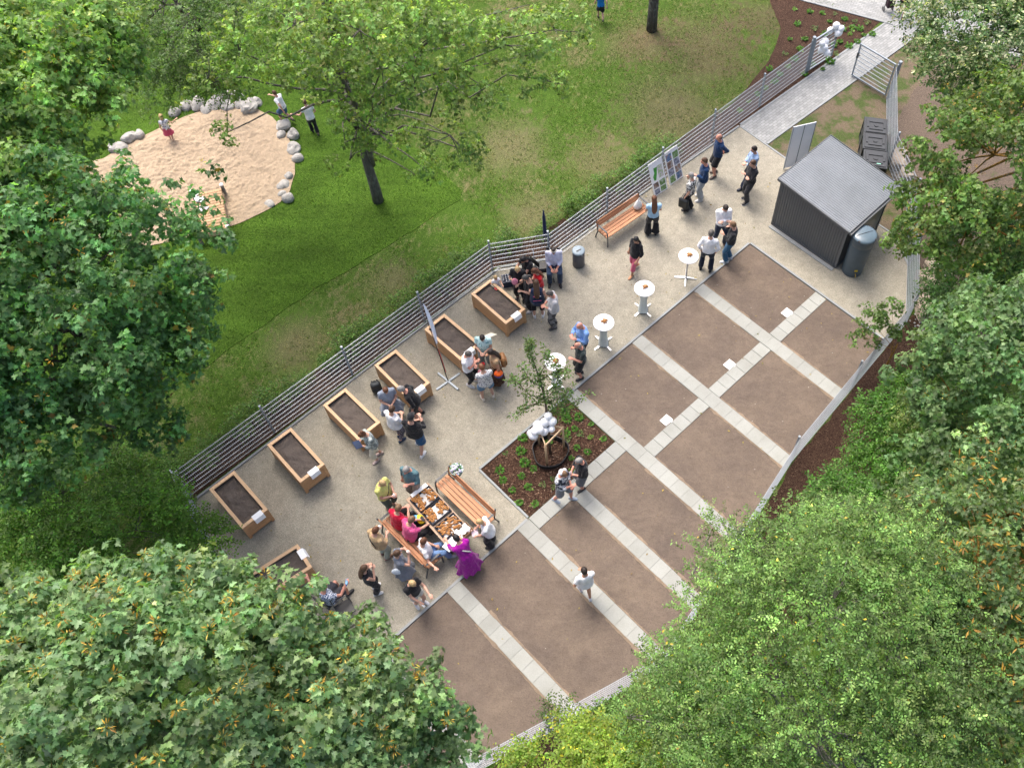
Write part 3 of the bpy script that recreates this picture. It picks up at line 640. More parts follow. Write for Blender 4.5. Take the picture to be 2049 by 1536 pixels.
# ------------------------------------------------------------------ flag, bin, poster boards, chair, walker, crate, rucksack, parasol
p = at(897, 764); t = thing('beach_flag', 'slim tilted white and red feather flag on a grey cross foot', 'flag', p, 0)
m = MB()
for k in range(2): a = .72+k*PI/2+(.12 if k else 0); m.bar((.42*math.cos(a), .42*math.sin(a), .03+.02*k), (-.42*math.cos(a), -.42*math.sin(a), .03+.02*k), .06, .03)
m.obj('cross_foot', GALV, t)
base = Vector((0, 0, .04)); tip = at(845, 607, 2.6)-p; m = MB(); m.tube([base, base.lerp(tip, .35), base.lerp(tip, .7)+Vector((-.02, 0, 0)), tip], [.016, .013, .009, .006], 8); m.obj('pole', BLACKPL, t)
ax = (tip-base).normalized(); side = Vector((.96, .28, 0)); m = MB(); N = 26; nn = ax.cross(side).normalized()
fw = lambda s: (.022 if s < .40 else .022+.085*math.sin(PI*min(1, (s-.40)/.60))**.7) if s < 1 else .004
vs = []
for k in range(N+1):
    s = k/N; q = base.lerp(tip, .12+.88*s)+nn*.02*math.sin(s*5); w_ = fw(s); vs += [q+side*.01+nn*.003, q+side*(.01+w_)+nn*.003+nn*.012*math.sin(s*9), q+side*(.01+w_)-nn*.003+nn*.012*math.sin(s*9), q+side*.01-nn*.003]
for k in range(N):
    m.cur = 1 if k < 9 else (2 if k in (9, 10) else 0)
    m.add(vs[k*4:k*4+8], [(0, 1, 5, 4), (1, 2, 6, 5), (2, 3, 7, 6), (3, 0, 4, 7)])
m.obj('flag_cloth', [cloth((.80, .83, .92)), cloth((.55, .10, .08)), cloth((.55, .40, .25))], t)
p = at(1158, 529); t = thing('litter_bin', 'round dark grey litter bin with a slotted light grey lid', 'bin', p, .6)
m = MB(); m.lathe([(.185, 0), (.19, .01), (.19, .60), (.18, .62)], n=32); m.obj('drum', plain('graphite_steel', (.085, .085, .095), .5, .1, 5, .4), t, True)
m = MB(); m.lathe([(.0, .655), (.195, .655), (.20, .665), (.20, .685), (.17, .705), (0, .712)], n=32); m.box((0, .19, .63), (.03, .02, .08)); m.box((0, -.19, .63), (.03, .02, .08))
m.obj('lid', plain('grey_painted_lid', (.24, .30, .34), .5, .1, 5, .4), t, True)
m = MB(); m.box((.0, -.02, .715), (.17, .035, .012)); m.obj('slot', BLACKPL, t)
# poster boards leaning on the fence
def photo_mat(name, seed, stops):
    s = S(name); co = s.n('Mapping', None, Vector=s.co(), Location=(seed*3.1, seed*1.7, 0)).outputs[0]
    f = s.noise(co, 9, 4, .6); return s.fin(s.ramp(f, *stops), .35, .4)
PHO = [photo_mat('photo_print', 1, ((.3, (.06, .07, .10)), (.5, (.24, .26, .34)), (.65, (.42, .46, .55)))), photo_mat('photo_print', 2, ((.3, (.05, .10, .03)), (.5, (.16, .30, .10)), (.65, (.45, .5, .42)))), photo_mat('photo_print', 3, ((.3, (.03, .06, .13)), (.5, (.10, .2, .36)), (.62, (.40, .24, .16)), (.75, (.5, .55, .62)))), photo_mat('photo_print', 4, ((.35, (.05, .05, .06)), (.5, (.3, .18, .13)), (.65, (.36, .4, .42))))]
MAPG = plain('map_green', (.06, .34, .05), .4, .2, 12); MAPR = printed((.62, .56, .58), (.40, .52, .30), 16, 'map_print')
def board(pbl, pbr, ptl, label, kind):
    bl, br = at(*pbl), at(*pbr); bl.z = br.z = .02; d = (br-bl); W = d.length; rz = ang(d); t = thing('poster_board', label, 'poster board', bl, rz)
    H = 1.22; tilt = math.radians(20); M = Matrix.Rotation(-tilt, 3, 'X') @ Matrix.Identity(3)
    def q(x, y): return (x, y*math.sin(tilt), y*math.cos(tilt))
    def panel(x0, y0, x1, y1, off, mats, nm, th=.004):
        m = MB(); n = Vector((0, -math.cos(tilt), math.sin(tilt))); vs = [Vector(q(x, y))+n*off for x, y in ((x0, y0), (x1, y0), (x1, y1), (x0, y1))]; vs += [v-n*th for v in vs]
        m.add(vs, [(0, 1, 2, 3), (7, 6, 5, 4), (1, 0, 4, 5), (2, 1, 5, 6), (3, 2, 6, 7), (0, 3, 7, 4)]); return m.obj(nm, mats, t)
    panel(0, 0, W, H, 0, PAPER, 'backing', .015)
    if kind:
        c1 = W*.46
        for k in range(4):
            panel(.04, .04+k*.27, c1, .29+k*.27, .002, PHO[(k*3+1) % 4], 'photo_print', .002); panel(c1+.06, .05+k*.26, W-.03, .29+k*.26, .002, PHO[(k+2) % 4], 'photo_print', .002)
    else:
        panel(.05, .03, W*.45, .22, .002, PHO[0], 'photo_print', .002); panel(.05, .26, W*.45, .46, .002, PHO[3], 'photo_print', .002); panel(W*.53, .04, W-.04, .22, .002, PHO[1], 'photo_print', .002); panel(W*.53, .25, W-.04, .46, .002, PHO[1], 'photo_print', .002)
        panel(W*.56, .55, W-.05, 1.0, .002, MAPR, 'map_print', .002)
        m = MB(); n = Vector((0, -math.cos(tilt), math.sin(tilt)))*.003
        pts = [(.12, .55), (.20, .54), (.27, .74), (.33, .98), (.17, .99), (.17, .80), (.10, .70)]
        m.add([Vector(q(x, y))+n for x, y in pts], [tuple(range(7))]); m.obj('green_site_plan', MAPG, t)
    return t
board((1310, 395), (1336, 378), None, 'white poster board with two green site plans leaning on the fence', 0)
board((1341, 372), (1367, 354), None, 'white poster board covered with photo prints leaning on the fence', 1)
# seated man's chair
def chair(p, rz, label, frame, seatm):
    t = thing('folding_chair', label, 'chair', p, rz); m = MB(); m.box((0, 0, .45), (.44, .44, .03), bev=.008); m.obj('seat', seatm, t)
    m = MB(); m.box((-.21, 0, .72), (.025, .42, .24), bev=.006); m.obj('backrest', seatm, t)
    for sx in (-1, 1):
        for sy in (-1, 1):
            m = MB(); m.tube([(sx*.2, sy*.2, 0), (sx*.19, sy*.2, .45)]+([(-.22, sy*.2, .86)] if sx < 0 else []), .013, 6); m.obj('leg', frame, t)
    return t
pch = at(1109, 551); chair(at(1108, 541), math.radians(-92), 'dark chair under the seated man in a lavender shirt', IRON, BLACKPL)
chair(at(1062, 560), math.radians(225), 'dark chair under the woman in black in the fence corner', IRON, BLACKPL)
p = at(1089, 552); t = thing('rollator', 'grey walking frame with wheels standing beside the seated man', 'walking frame', p, math.radians(-80))
for sy in (-1, 1):
    m = MB(); m.tube([(-.25, sy*.26, .08), (-.05, sy*.26, .55), (-.22, sy*.26, .88), (-.36, sy*.26, .90)], .014, 7); m.tube([(.28, sy*.26, .08), (-.05, sy*.26, .55)], .014, 7); m.obj('side_frame', GALV, t)
    for sx in (-.25, .28): m = MB(); m.box((sx, sy*.26, .08), (.15, .025, .05), bev=.01); m.tube([(sx, sy*.26-.015, .08), (sx, sy*.26+.015, .08)], .08, 14); m.obj('wheel', BLACKPL, t)
m = MB(); m.box((0, 0, .52), (.26, .5, .02)); m.box((.05, 0, .40), (.20, .34, .18), bev=.03); m.obj('seat_bag', BLACKPL, t)
p = at(1019, 567); t = thing('bottle_crate', 'dark blue drinks crate with white bottle caps beside the fence', 'crate', p, math.radians(12))
m = MB(); W, D, H = .40, .30, .28
for s1 in (-1, 1): m.box((0, s1*D/2, H/2), (W, .02, H)); m.box((s1*W/2, 0, H/2), (.02, D-.02, H))
m.box((0, 0, .01), (W-.02, D-.02, .02)); m.obj('body', NAVY, t); m = MB()
for i in range(4): m.box((-W/2+W*(i+1)/5, 0, H*.75), (.008, D-.02, .1)); 
for i in range(3): m.box((0, -D/2+D*(i+1)/4, H*.75), (W-.02, .008, .1))
m.obj('divider', NAVY, t)
for i in range(5):
    for j in range(4):
        if (i*7+j*3) % 11 == 0: continue
        m = MB(); x, y = -W/2+W*(i+.5)/5, -D/2+D*(j+.5)/4; m.lathe([(.028, .02), (.028, .15), (.012, .22), (.014, .29), (.014, .30)], (x, y, 0), 10); o = m.obj('bottle', WHITE, rz=0, smooth=True); o.location = p; o.rotation_euler[2] = math.radians(12)
        tag(o, 'small white-capped bottle standing in the blue drinks crate', 'bottle', 'bottles in the blue crate')
p = at(756, 783); t = thing('rucksack', 'black rucksack standing on the gravel between two planters', 'backpack', p, .35)
m = MB(); m.ball((0, 0, .24), (.16, .12, .26), 16, 10)
for i, v in enumerate(m.v): v = Vector(v); m.v[i] = (max(-.145, min(.145, v.x*1.25)), max(-.10, min(.10, v.y*1.2)), max(.0, min(.46, v.z)))
m.obj('body', plain('black_nylon', (.030, .036, .04), .6, .3, 12, .4, 0, .5), t, True)
m = MB(); m.ball((0, -.10, .17), (.115, .06, .13), 12, 8); m.obj('front_pocket', plain('black_nylon', (.030, .036, .04)), t, True)
for sx in (-1, 1): m = MB(); m.tube([(sx*.07, .10, .44), (sx*.09, .17, .30), (sx*.09, .14, .08)], .018, 6); m.obj('strap', BLACKPL, t)
m = MB(); m.tube([(-.04, .05, .46), (-.03, .05, .50), (.03, .05, .50), (.04, .05, .46)], .01, 6); m.obj('handle', BLACKPL, t)
p = at(1094, 503); t = thing('closed_parasol', 'closed navy parasol leaning on the fence behind the seated man', 'parasol', p, 0)
m = MB(); m.tube([(0, 0, 0), (-.03, .04, 1.9)], .014, 8); m.obj('pole', IRON, t); m = MB(); m.tube([(-.012, .016, .75), (-.02, .025, .9), (-.026, .033, 1.6), (-.029, .038, 1.88)], [.085, .065, .05, .015], 10); m.obj('canopy', cloth((.012, .02, .06)), t, True)

# ------------------------------------------------------------------ shed, barrel, composters, panels
fl = at(1544.7, 448.5); fr_ = at(1671, 536); dB = (fr_-fl).normalized(); dA = Vector((-dB.y, dB.x, 0)); SW = (fr_-fl).length; SD = 2.10; rs = ang(dB)
t = thing('garden_shed', 'dark grey ribbed metal shed with a sloping light grey corrugated roof', 'shed', fl, rs)
zl, zr = 2.02, 1.80
def wall_top(x): return zl+(zr-zl)*x/SW
def ribbed(p, q, z0, zf, name, step=.085, depth=.018, inset=0):
    p, q = Vector(p), Vector(q); L = (q-p).length; d = (q-p)/L; nrm_ = Vector((d.y, -d.x, 0)); m = MB(); n = int(L/step); vs = []
    for k in range(n):
        for f_, o in ((0, 0), (.42, 0), (.5, depth), (.92, depth)):
            x = (k+f_)*L/n; c = p+d*x+nrm_*o; vs.append((c, zf(c.x)))
    c = q.copy(); vs.append((c, zf(c.x)))
    V = [(c.x, c.y, z0) for c, z in vs]+[(c.x, c.y, z) for c, z in vs]; N_ = len(vs)
    m.add(V, [(i, i+1, N_+i+1, N_+i) for i in range(N_-1)]); return m.obj(name, ANTHR, t)
ribbed((0, 0, 0), (SW, 0, 0), .03, wall_top, 'front_wall'); ribbed((SW, 0, 0), (SW, SD, 0), .03, wall_top, 'side_wall', .6, .006); ribbed((SW, SD, 0), (0, SD, 0), .03, wall_top, 'back_wall'); ribbed((0, SD, 0), (0, 0, 0), .03, wall_top, 'side_wall', .085)
m = MB()
for x in (0, SW):
    for y in (0, SD): m.box((x, y, wall_top(x)/2), (.06, .06, wall_top(x)))
m.box((SW/2, 0, .03), (SW-.06, .07, .06)); m.box((SW/2, SD, .03), (SW-.06, .07, .06)); m.box((SW, SD/2, .03), (.07, SD-.06, .06)); m.box((0, SD/2, .03), (.07, SD-.06, .06))
m.obj('corner_frame', ANTHR, t)
m = MB(); n = 32; x0, x1, y0, y1 = -.10, SW+.10, -.10, SD+.42; V = []
for k in range(n+1):
    for f_, o in ((0, 0), (.40, 0), (.55, .018), (.85, .018)):
        y = y0+(y1-y0)*min(1, (k+f_)/(n+.35)); V.append((y, o))
N_ = len(V); vs = [(x0, y, wall_top(x0)+.05+o) for y, o in V]+[(x1, y, wall_top(x1)+.05+o) for y, o in V]
m.add(vs, [(i, N_+i, N_+i+1, i+1) for i in range(N_-1)]); rf = m.obj('roof', ROOFM, t); md = rf.modifiers.new('sheet', 'SOLIDIFY'); md.thickness = .012; md.offset = -1
m = MB(); zz = lambda x: wall_top(x)+.035
m.bar((x0, y0-.012, zz(x0)), (x1, y0-.012, zz(x1)), .02, .09); m.bar((x0, y1+.012, zz(x0)), (x1, y1+.012, zz(x1)), .02, .09); m.bar((x0-.012, y0-.01, zz(x0)), (x0-.012, y1+.01, zz(x0)), .02, .085); m.bar((x1+.012, y0-.01, zz(x1)), (x1+.012, y1+.01, zz(x1)), .02, .085)
m.obj('roof_trim', ANTHR, t)
m = MB(); m.bar((SW+.15, y0, wall_top(SW)-.02), (SW+.15, y1, wall_top(SW)-.02), .08, .07); m.obj('gutter', ANTHR, t)
m = MB(); m.box((SW+.035, 1.05, .93), (.03, 1.2, 1.66)); o = m.obj('door', plain('dark_door_sheet', (.055, .052, .050), .3, .1, 2, .5), t); m = MB(); m.box((SW+.06, .58, .95), (.03, .03, .14)); m.obj('handle', IRON, o)
# plinth of slabs along the shed
m = MB()
for k in range(6):
    p = fl+dB*(SW*(k+.5)/6)-dA*.13; m.box((p.x, p.y, .02), (SW/6-.008, .12, .045), rs)
p = fl+dB*(SW+.08)+dA*1.05; struct('shed_kerb', m, KERB)
# rain barrel
p = at(1704, 540); t = thing('rain_barrel', 'tall slate grey rain barrel with a domed lid beside the shed', 'rain barrel', p, .35); t.scale = (1.17, 1.17, 1.19)
m = MB(); m.lathe([(.255, 0), (.27, .02), (.275, .10), (.268, .14), (.275, .18), (.295, 1.10), (.285, 1.13), (.30, 1.16), (.30, 1.36), (.29, 1.40)], n=40); m.obj('drum', BARRELM, t, True)
m = MB(); m.lathe([(.0, 1.395), (.315, 1.395), (.32, 1.41), (.315, 1.43), (.27, 1.455), (.15, 1.475), (0, 1.48)], n=40)
m.obj('lid', plain('slate_lid', (.10, .145, .18), .3, .1, 4, .5), t, True)
m = MB(); m.tube([(-.30, 0, 1.43), (-.2, 0, 1.47), (0, 0, 1.485), (.2, 0, 1.47), (.30, 0, 1.43)], .008, 6)
for k in range(4): a = k*PI/2+.6; m.box((.305*math.cos(a), .305*math.sin(a), 1.43), (.05, .05, .03), a)
m.obj('lid_seam', BLACKPL, t)
m = MB(); a = -1.9; m.box((.275*math.cos(a), .275*math.sin(a), .30), (.02, .08, .06), a); m.obj('yellow_tag', plain('yellow_plastic', (.70, .50, .03), .5), t)
m = MB(); m.tube([(.27*math.cos(a), .27*math.sin(a), .20), (.36*math.cos(a), .36*math.sin(a), .20), (.36*math.cos(a), .36*math.sin(a), .14)], .014, 8); m.obj('tap', plain('brass', (.45, .33, .12), .3, .1, 4, .5, .8), t)
# composters
COMPM = plain('black_recycled_plastic', (.028, .032, .036), .42, .25, 7, .5, 0, .2)
def composter():
    t = link('compost_bin', None); W, H = .74, .84
    m = MB(); b = [(-1, -1), (1, -1), (1, 1), (-1, 1)]
    for k in range(6):
        z0, z1 = k*H/6, (k+1)*H/6-.008; s0 = W/2-.012*(k % 2); m.box((0, 0, (z0+z1)/2), (s0*2, s0*2, z1-z0), bev=.012)
    for x, y in b: m.box((x*(W/2-.01), y*(W/2-.01), H/2), (.05, .05, H))
    m.obj('body', COMPM, t)
    m = MB(); m.box((0, 0, H+.02), (W+.05, W+.05, .04), bev=.012); m.box((0, 0, H+.05), (W-.06, W-.06, .03), bev=.012)
    for sx in (-1, 1): m.box((sx*.17, 0, H+.075), (.10, .46, .025), bev=.006); m.box((0, sx*.27, H+.075), (.24, .07, .025), bev=.006)
    m.tube([(0, 0, H+.06), (0, 0, H+.085)], .08, 16); m.obj('lid', COMPM, t); return t
C0 = composter(); cpts = [(1753, 252), (1751, 283), (1752, 318)]; clab = ['black plastic compost bin furthest from the shed in the row of three', 'black plastic compost bin in the middle of the row of three', 'black plastic compost bin with a mint green sticker, next to the shed roof']
for i, (u, v) in enumerate(cpts):
    c = at(u, v, .88); c.z = 0; rz = ang(at(1751, 330)-at(1754, 240))
    if i == 0: C0.location = c; C0.rotation_euler[2] = rz; tag(C0, clab[0], 'compost bin', 'compost bins by the fence'); cc = C0
    else: cc = dup(C0, c, rz, clab[i])
m = MB(); m.box((.22, .10, .912), (.06, .13, .006)); m.obj('sticker', plain('mint_sticker', (.35, .80, .62), .5, .05), cc)
# white folding wall behind the shed
q0, q1 = at(1588, 255, 1.9), at(1633, 245, 1.9); q0.z = q1.z = 0; d = q1-q0; L = d.length
t = thing('display_wall', 'pale two-panel display wall standing behind the shed', 'display panel', q0, ang(d))
for k in range(2): m = MB(); m.box((L*(k+.5)/2, 0, 1.0), (L/2-.02, .03, 1.84), bev=.006); m.obj('panel', plain('pale_panel', (.84, .86, .90), .6, .04, 2, .3), t)
m = MB()
for k in range(3): m.box((L*k/2, 0, .96), (.02, .05, 1.92))
m.obj('frame', GALV, t)
# white plot signs
for i, (u, v) in enumerate(((1574, 627.5), (1459, 731), (1333, 842))):
    p = at(u, v); sign = MB(); sign.box((0, 0, .055), (.29, .245, .012), bev=.003); sign.box((.07, -.13, .05), (.05, .04, .012)); o = sign.obj('plot_sign', plain('white_acrylic', (.9, .9, .9), .4, .02, 4, .4, 0, 0), loc=p, rz=ROT_A)
    tag(o, 'blank white square plot sign on the soil, '+['nearest to the shed', 'middle one of three along the slabs', 'nearest to the young tree'][i], 'sign', 'white plot signs')

# ------------------------------------------------------------------ sandpit: stones, platform, clothes
def rock(seed, r, mat=ROCK):
    m = MB(); m.ball((0, 0, r.z*.35), r, 14, 10)
    for i, v in enumerate(m.v):
        v = Vector(v); n = 1+.46*noise.noise(v*2.6+Vector((seed*3, 0, 0)))+.24*noise.noise(v*6+Vector((0, seed, 0))); m.v[i] = (v.x*n, v.y*n, max(-.08, v.z*n))
    me = m.mesh('boulder', mat, False); return me
rocks = [(243, 300, .45, .30), (265, 279, .5, .34), (372, 215, .42, .28), (398, 212, .5, .33), (432, 212, .55, .36), (464, 192, .48, .32), (478, 200, .44, .3), (500, 220, .62, .38), (458, 214, .45, .3), (566, 255, .5, .34), (588, 272, .46, .36), (590, 300, .5, .3), (568, 372, .42, .2), (566, 388, .3, .16), (578, 399, .34, .26), (538, 410, .36, .14), (352, 226, .4, .28), (415, 222, .44, .3), (448, 200, .42, .3), (516, 207, .46, .32), (484, 212, .4, .26), (228, 300, .42, .28), (282, 274, .4, .26), (597, 318, .36, .22), (578, 355, .34, .2), (562, 272, .36, .24)]
for i, (u, v, r, h) in enumerate(rocks):
    k = .56; me = rock(i+1, Vector((r*k, r*k*random.uniform(.7, .95), h*k*1.1))); o = link('boulder', me, None, at(u, v), random.uniform(0, 3))
    tag(o, 'rounded pale grey boulder set in the edge of the sandpit' if i not in (7, 9, 14) else {7: 'largest flat topped pale boulder at the top of the sandpit', 9: 'pale boulder the running boy steps over', 14: 'pale boulder standing alone in the grass at the lower right of the sandpit'}[i], 'boulder', 'boulders round the sandpit')
d0, d1, d2 = at(388, 385, .4), at(443, 380, .4), at(455, 460, .4); dl = (d2-d1).normalized(); wd = .86; ln = 1.86; c = d1+dl*ln/2-Vector((-dl.y, dl.x, 0))*wd/2; c = (at(388, 387, .4)+at(443, 380, .4)+at(455, 459, .4)+at(399, 468, .4))/4; c.z = 0
t = thing('wooden_platform', 'low platform of pale planks with white-topped posts in the sandpit', 'platform', c, ang(dl))
m = MB()
for k in range(15): m.box(((k-7)*ln/15, 0, .385), (ln/15-.016, wd, .03), bev=.004)
m.obj('deck', wood('pale_deck', (.47, .30, .16), .6), t); m = MB(); m.box((0, wd/2-.02, .30), (ln, .05, .13)); m.box((0, -wd/2+.02, .30), (ln, .05, .13)); m.box((ln/2-.02, 0, .30), (.05, wd-.08, .13)); m.obj('edge_beam', PALEW, t)
for sx in (-1, 1):
    for sy in (-1, 1):
        m = MB(); m.tube([(sx*ln/2, sy*(wd/2+.05), 0), (sx*ln/2, sy*(wd/2+.05), .52)], .055, 12); o = m.obj('post', plain('grey_post', (.20, .19, .17), .8), t)
        m = MB(); m.lathe([(.065, .52), (.065, .55), (.03, .565)], (sx*ln/2, sy*(wd/2+.05), 0), 14); m.obj('cap', WHITE, o, True)
def crumple(name, mat, p, r, label):
    m = patch([(r*math.cos(a)*(1+.3*math.sin(3*a)), r*math.sin(a)*(1+.25*math.cos(2*a))) for a in [2*PI*k/24 for k in range(24)]], .03, .08, 10, lambda x, y, q: .09*abs(noise.noise((x*8, y*8, r*50)))*(1-q)**.3)
    o = link(name, m.mesh(name, mat, True), None, p); md = o.modifiers.new('thickness', 'SOLIDIFY'); md.thickness = .006; tag(o, label, 'clothing')
crumple('towel', printed((.80, .80, .82), (.10, .09, .12), 11, 'patterned_towel', None, .62), at(400, 400, .40), .17, 'white and dark patterned garment lying on the planks')
crumple('towel', cloth((.72, .60, .68)), at(406, 419, .40), .16, 'pale pink garment crumpled on the planks'); crumple('hat', cloth((.78, .74, .72)), at(391, 391, .40), .10, 'small white sun hat at the edge of the planks')
# sandstone blocks outside the right fence
for i, (u, v, a, b, h) in enumerate(((1858, 575, .95, .6, .4), (1848, 622, .8, .55, .35), (1862, 540, .45, .4, .3), (1795, 325, .8, .5, .3), (1812, 350, .6, .4, .25))):
    m = MB(); m.box((0, 0, h/2), (a, b, h), bev=.04); me = m.mesh('stone_block', SANDST); o = link('stone_block', me, None, at(u, v), random.uniform(0, .6)+1.3)
    md = o.modifiers.new('sub', 'SUBSURF'); md.subdivision_type = 'SIMPLE'; md.levels = md.render_levels = 3
    tx = bpy.data.textures.get('rocky') or bpy.data.textures.new('rocky', 'CLOUDS'); tx.noise_scale = .25; dm = o.modifiers.new('rough', 'DISPLACE'); dm.texture = tx; dm.strength = .14; dm.texture_coords = 'GLOBAL'
    tag(o, ['largest pale sandstone block outside the bend of the fence', 'pale sandstone block just below the largest one', 'small sandstone block above the largest one', 'sandstone slab lying behind the fence beyond the composters', 'smaller sandstone slab behind the fence beyond the composters'][i], 'stone block')
m = MB()
for k in range(420):
    u, v = random.choice(((1872, 545), (1868, 600), (1845, 640), (1880, 620), (1800, 345))); p = at(u+random.gauss(0, 9), v+random.gauss(0, 16)); m.ball((p.x, p.y, .02), (random.uniform(.02, .05),)*2+(random.uniform(.015, .03),), 6, 4)
o = m.obj('loose_pebbles', ROCK); o['kind'] = 'stuff'; o['label'] = 'loose pale pebbles spilled round the sandstone blocks outside the fence'

# ------------------------------------------------------------------ foliage
def norm(a): return a/np.maximum(1e-9, np.linalg.norm(a, axis=-1, keepdims=True))
MAPLE = np.array([(0, 0), (.14, -.15), (-.08, -.42), (.22, -.32), (.40, -.62), (.50, -.36), (.62, -.44), (.56, -.16), (.76, -.20), (1.05, 0), (.76, .20), (.56, .16), (.62, .44), (.50, .36), (.40, .62), (.22, .32), (-.08, .42), (.14, .15)], float)
OVAL = np.array([(0, 0), (.3, -.22), (.65, -.24), (1, 0), (.65, .24), (.3, .22)], float)
DIAM = np.array([(0, 0), (.45, -.26), (1, 0), (.45, .26)], float)
THIN = np.array([(0, 0), (.5, -.07), (1, 0), (.5, .07)], float)
def leaf_mesh(name, O, X, Z, size, colr, shape, mat, curl=.25):
    """one mesh of flat leaves: origins O, midrib X, normal Z"""
    N = len(O); k = len(shape); X = norm(X); Z = norm(Z-X*np.sum(X*Z, 1, keepdims=True)); Y = np.cross(Z, X)
    sx, sy = shape[:, 0], shape[:, 1]; fold = RNG.normal(.28, .30, (N, 1)); cu = curl*RNG.uniform(.2, 2.2, (N, 1)); wd = RNG.uniform(.82, 1.15, (N, 1))
    sz = -cu*(sx**2)[None]*.6+fold*np.abs(sy)[None]-cu*(sy**2)[None]*.9; sk = RNG.normal(0, .10, (N, 1))*sx[None]
    V = O[:, None, :]+size[:, None, None]*(sx[None, :, None]*X[:, None, :]+(wd*sy[None]+sk)[:, :, None]*Y[:, None, :]+sz[:, :, None]*Z[:, None, :])
    h = k//2; half = np.array(list(range(h+1))+[h+j for j in range(k-h)]+[0], np.int32); nl = h+1; li = (np.arange(N, dtype=np.int32)[:, None]*k+half[None]).ravel()
    me = bpy.data.meshes.new(name); me.vertices.add(N*k); me.vertices.foreach_set('co', V.astype(np.float32).ravel())
    me.loops.add(len(li)); me.loops.foreach_set('vertex_index', li)
    me.polygons.add(N*2); me.polygons.foreach_set('loop_start', np.arange(0, N*2*nl, nl, dtype=np.int32)); me.polygons.foreach_set('loop_total', np.full(N*2, nl, np.int32))
    me.materials.append(mat); at_ = me.attributes.new('leafcol', 'FLOAT_COLOR', 'POINT')
    c = np.ones((N, k, 4), np.float32); c[:, :, :3] = colr[:, None, :]; at_.data.foreach_set('color', c.ravel()); me.update(calc_edges=True); return me
LEAFGAIN = 1.12
def rand_cols(n, base, var=.25, hue=.12, rare=None, p=0.0, rare2=None, p2=0.0):
    c = np.array(base)[None]*LEAFGAIN*np.exp(RNG.normal(0, var, (n, 1)))*np.exp(RNG.normal(0, hue, (n, 3)))
    if rare is not None: m = RNG.random(n) < p; c[m] = np.array(rare)*np.exp(RNG.normal(0, .25, (m.sum(), 1)))
    if rare2 is not None: m = RNG.random(n) < p2; c[m] = np.array(rare2)*np.exp(RNG.normal(0, .25, (m.sum(), 1)))
    return np.clip(c, .004, .8)
def clusters(blobs, per, rc, up=-.35, keep=.72, inner=.25, gap=-.20):
    """centres of leaf clumps on the lumpy skins of ellipsoid blobs"""
    out = []; nr = []
    B = [(np.array(c, float), np.array(r, float)) for c, r in blobs]
    for i, (c, r) in enumerate(B):
        area = 4*PI*((r[0]*r[1])**1.6/3+(r[0]*r[2])**1.6/3+(r[1]*r[2])**1.6/3)**(1/1.6)
        n = int(area*per); d = norm(RNG.normal(0, 1, (n*2, 3))); d = d[(d[:, 2] > up)][:n]
        rad = np.where(RNG.random(len(d)) < inner, RNG.uniform(.35, .85, len(d)), RNG.uniform(.80, 1.08, len(d))); rad = np.where(RNG.random(len(d)) < .10, RNG.uniform(1.02, 1.26, len(d)), rad)
        lump = np.array([1+.38*noise.noise(Vector(q*2.3)+Vector((i*7.1, 0, 0)))+.26*noise.noise(Vector(q*5.5)+Vector((0, i*3.1, 0))) for q in d])
        p = c+d*r*(rad*lump)[:, None]; ok = np.array([noise.noise(Vector(q*1.25)+Vector((2.5, 0, 0))) > gap for q in p]) if len(p) else np.ones(0, bool)
        for j, (c2, r2) in enumerate(B):
            if j != i: ok &= (np.sum(((p-c2)/r2)**2, 1) > keep**2)
        out.append(p[ok]); nr.append(norm(d[ok]/r))
    return np.concatenate(out), np.concatenate(nr)
def rosettes(P, Nn, per, rc, m, leaf, droop=(.15, .95)):
    """each clump: `per` rosettes of m leaves in a flattened dome"""
    n = len(P)*per; C = np.repeat(P, per, 0); A = np.repeat(Nn, per, 0)
    d = norm(RNG.normal(0, 1, (n, 3))+A*.7+np.array([0, 0, .35])); C = C+d*rc*RNG.uniform(.45, 1.05, (n, 1))*np.array([1, 1, .7])
    ax = norm(d*.6+np.array([0, 0, .9])+A*.35+RNG.normal(0, .30, (n, 3)))
    C = np.repeat(C, m, 0); ax = np.repeat(ax, m, 0); N = len(C)
    e1 = norm(np.cross(ax, norm(RNG.normal(0, 1, (N, 3))*.0+np.array([.31, .77, .11])))); e2 = np.cross(ax, e1)
    ph = np.tile(np.arange(m)*2*PI/m, n)+np.repeat(RNG.uniform(0, 6.28, n), m)+RNG.normal(0, .35, N)
    dr = np.cos(ph)[:, None]*e1+np.sin(ph)[:, None]*e2; dl = RNG.uniform(*droop, N)[:, None]
    X = np.cos(dl)*dr-np.sin(dl)*ax; Z = np.cos(dl)*ax+np.sin(dl)*dr+RNG.normal(0, .28, (N, 3))
    O = C+dr*leaf*RNG.uniform(.1, .9, (N, 1))-ax*leaf*RNG.uniform(0, .7, (N, 1))
    return O, X, Z, np.full(N, leaf)*RNG.uniform(.6, 1.2, N)
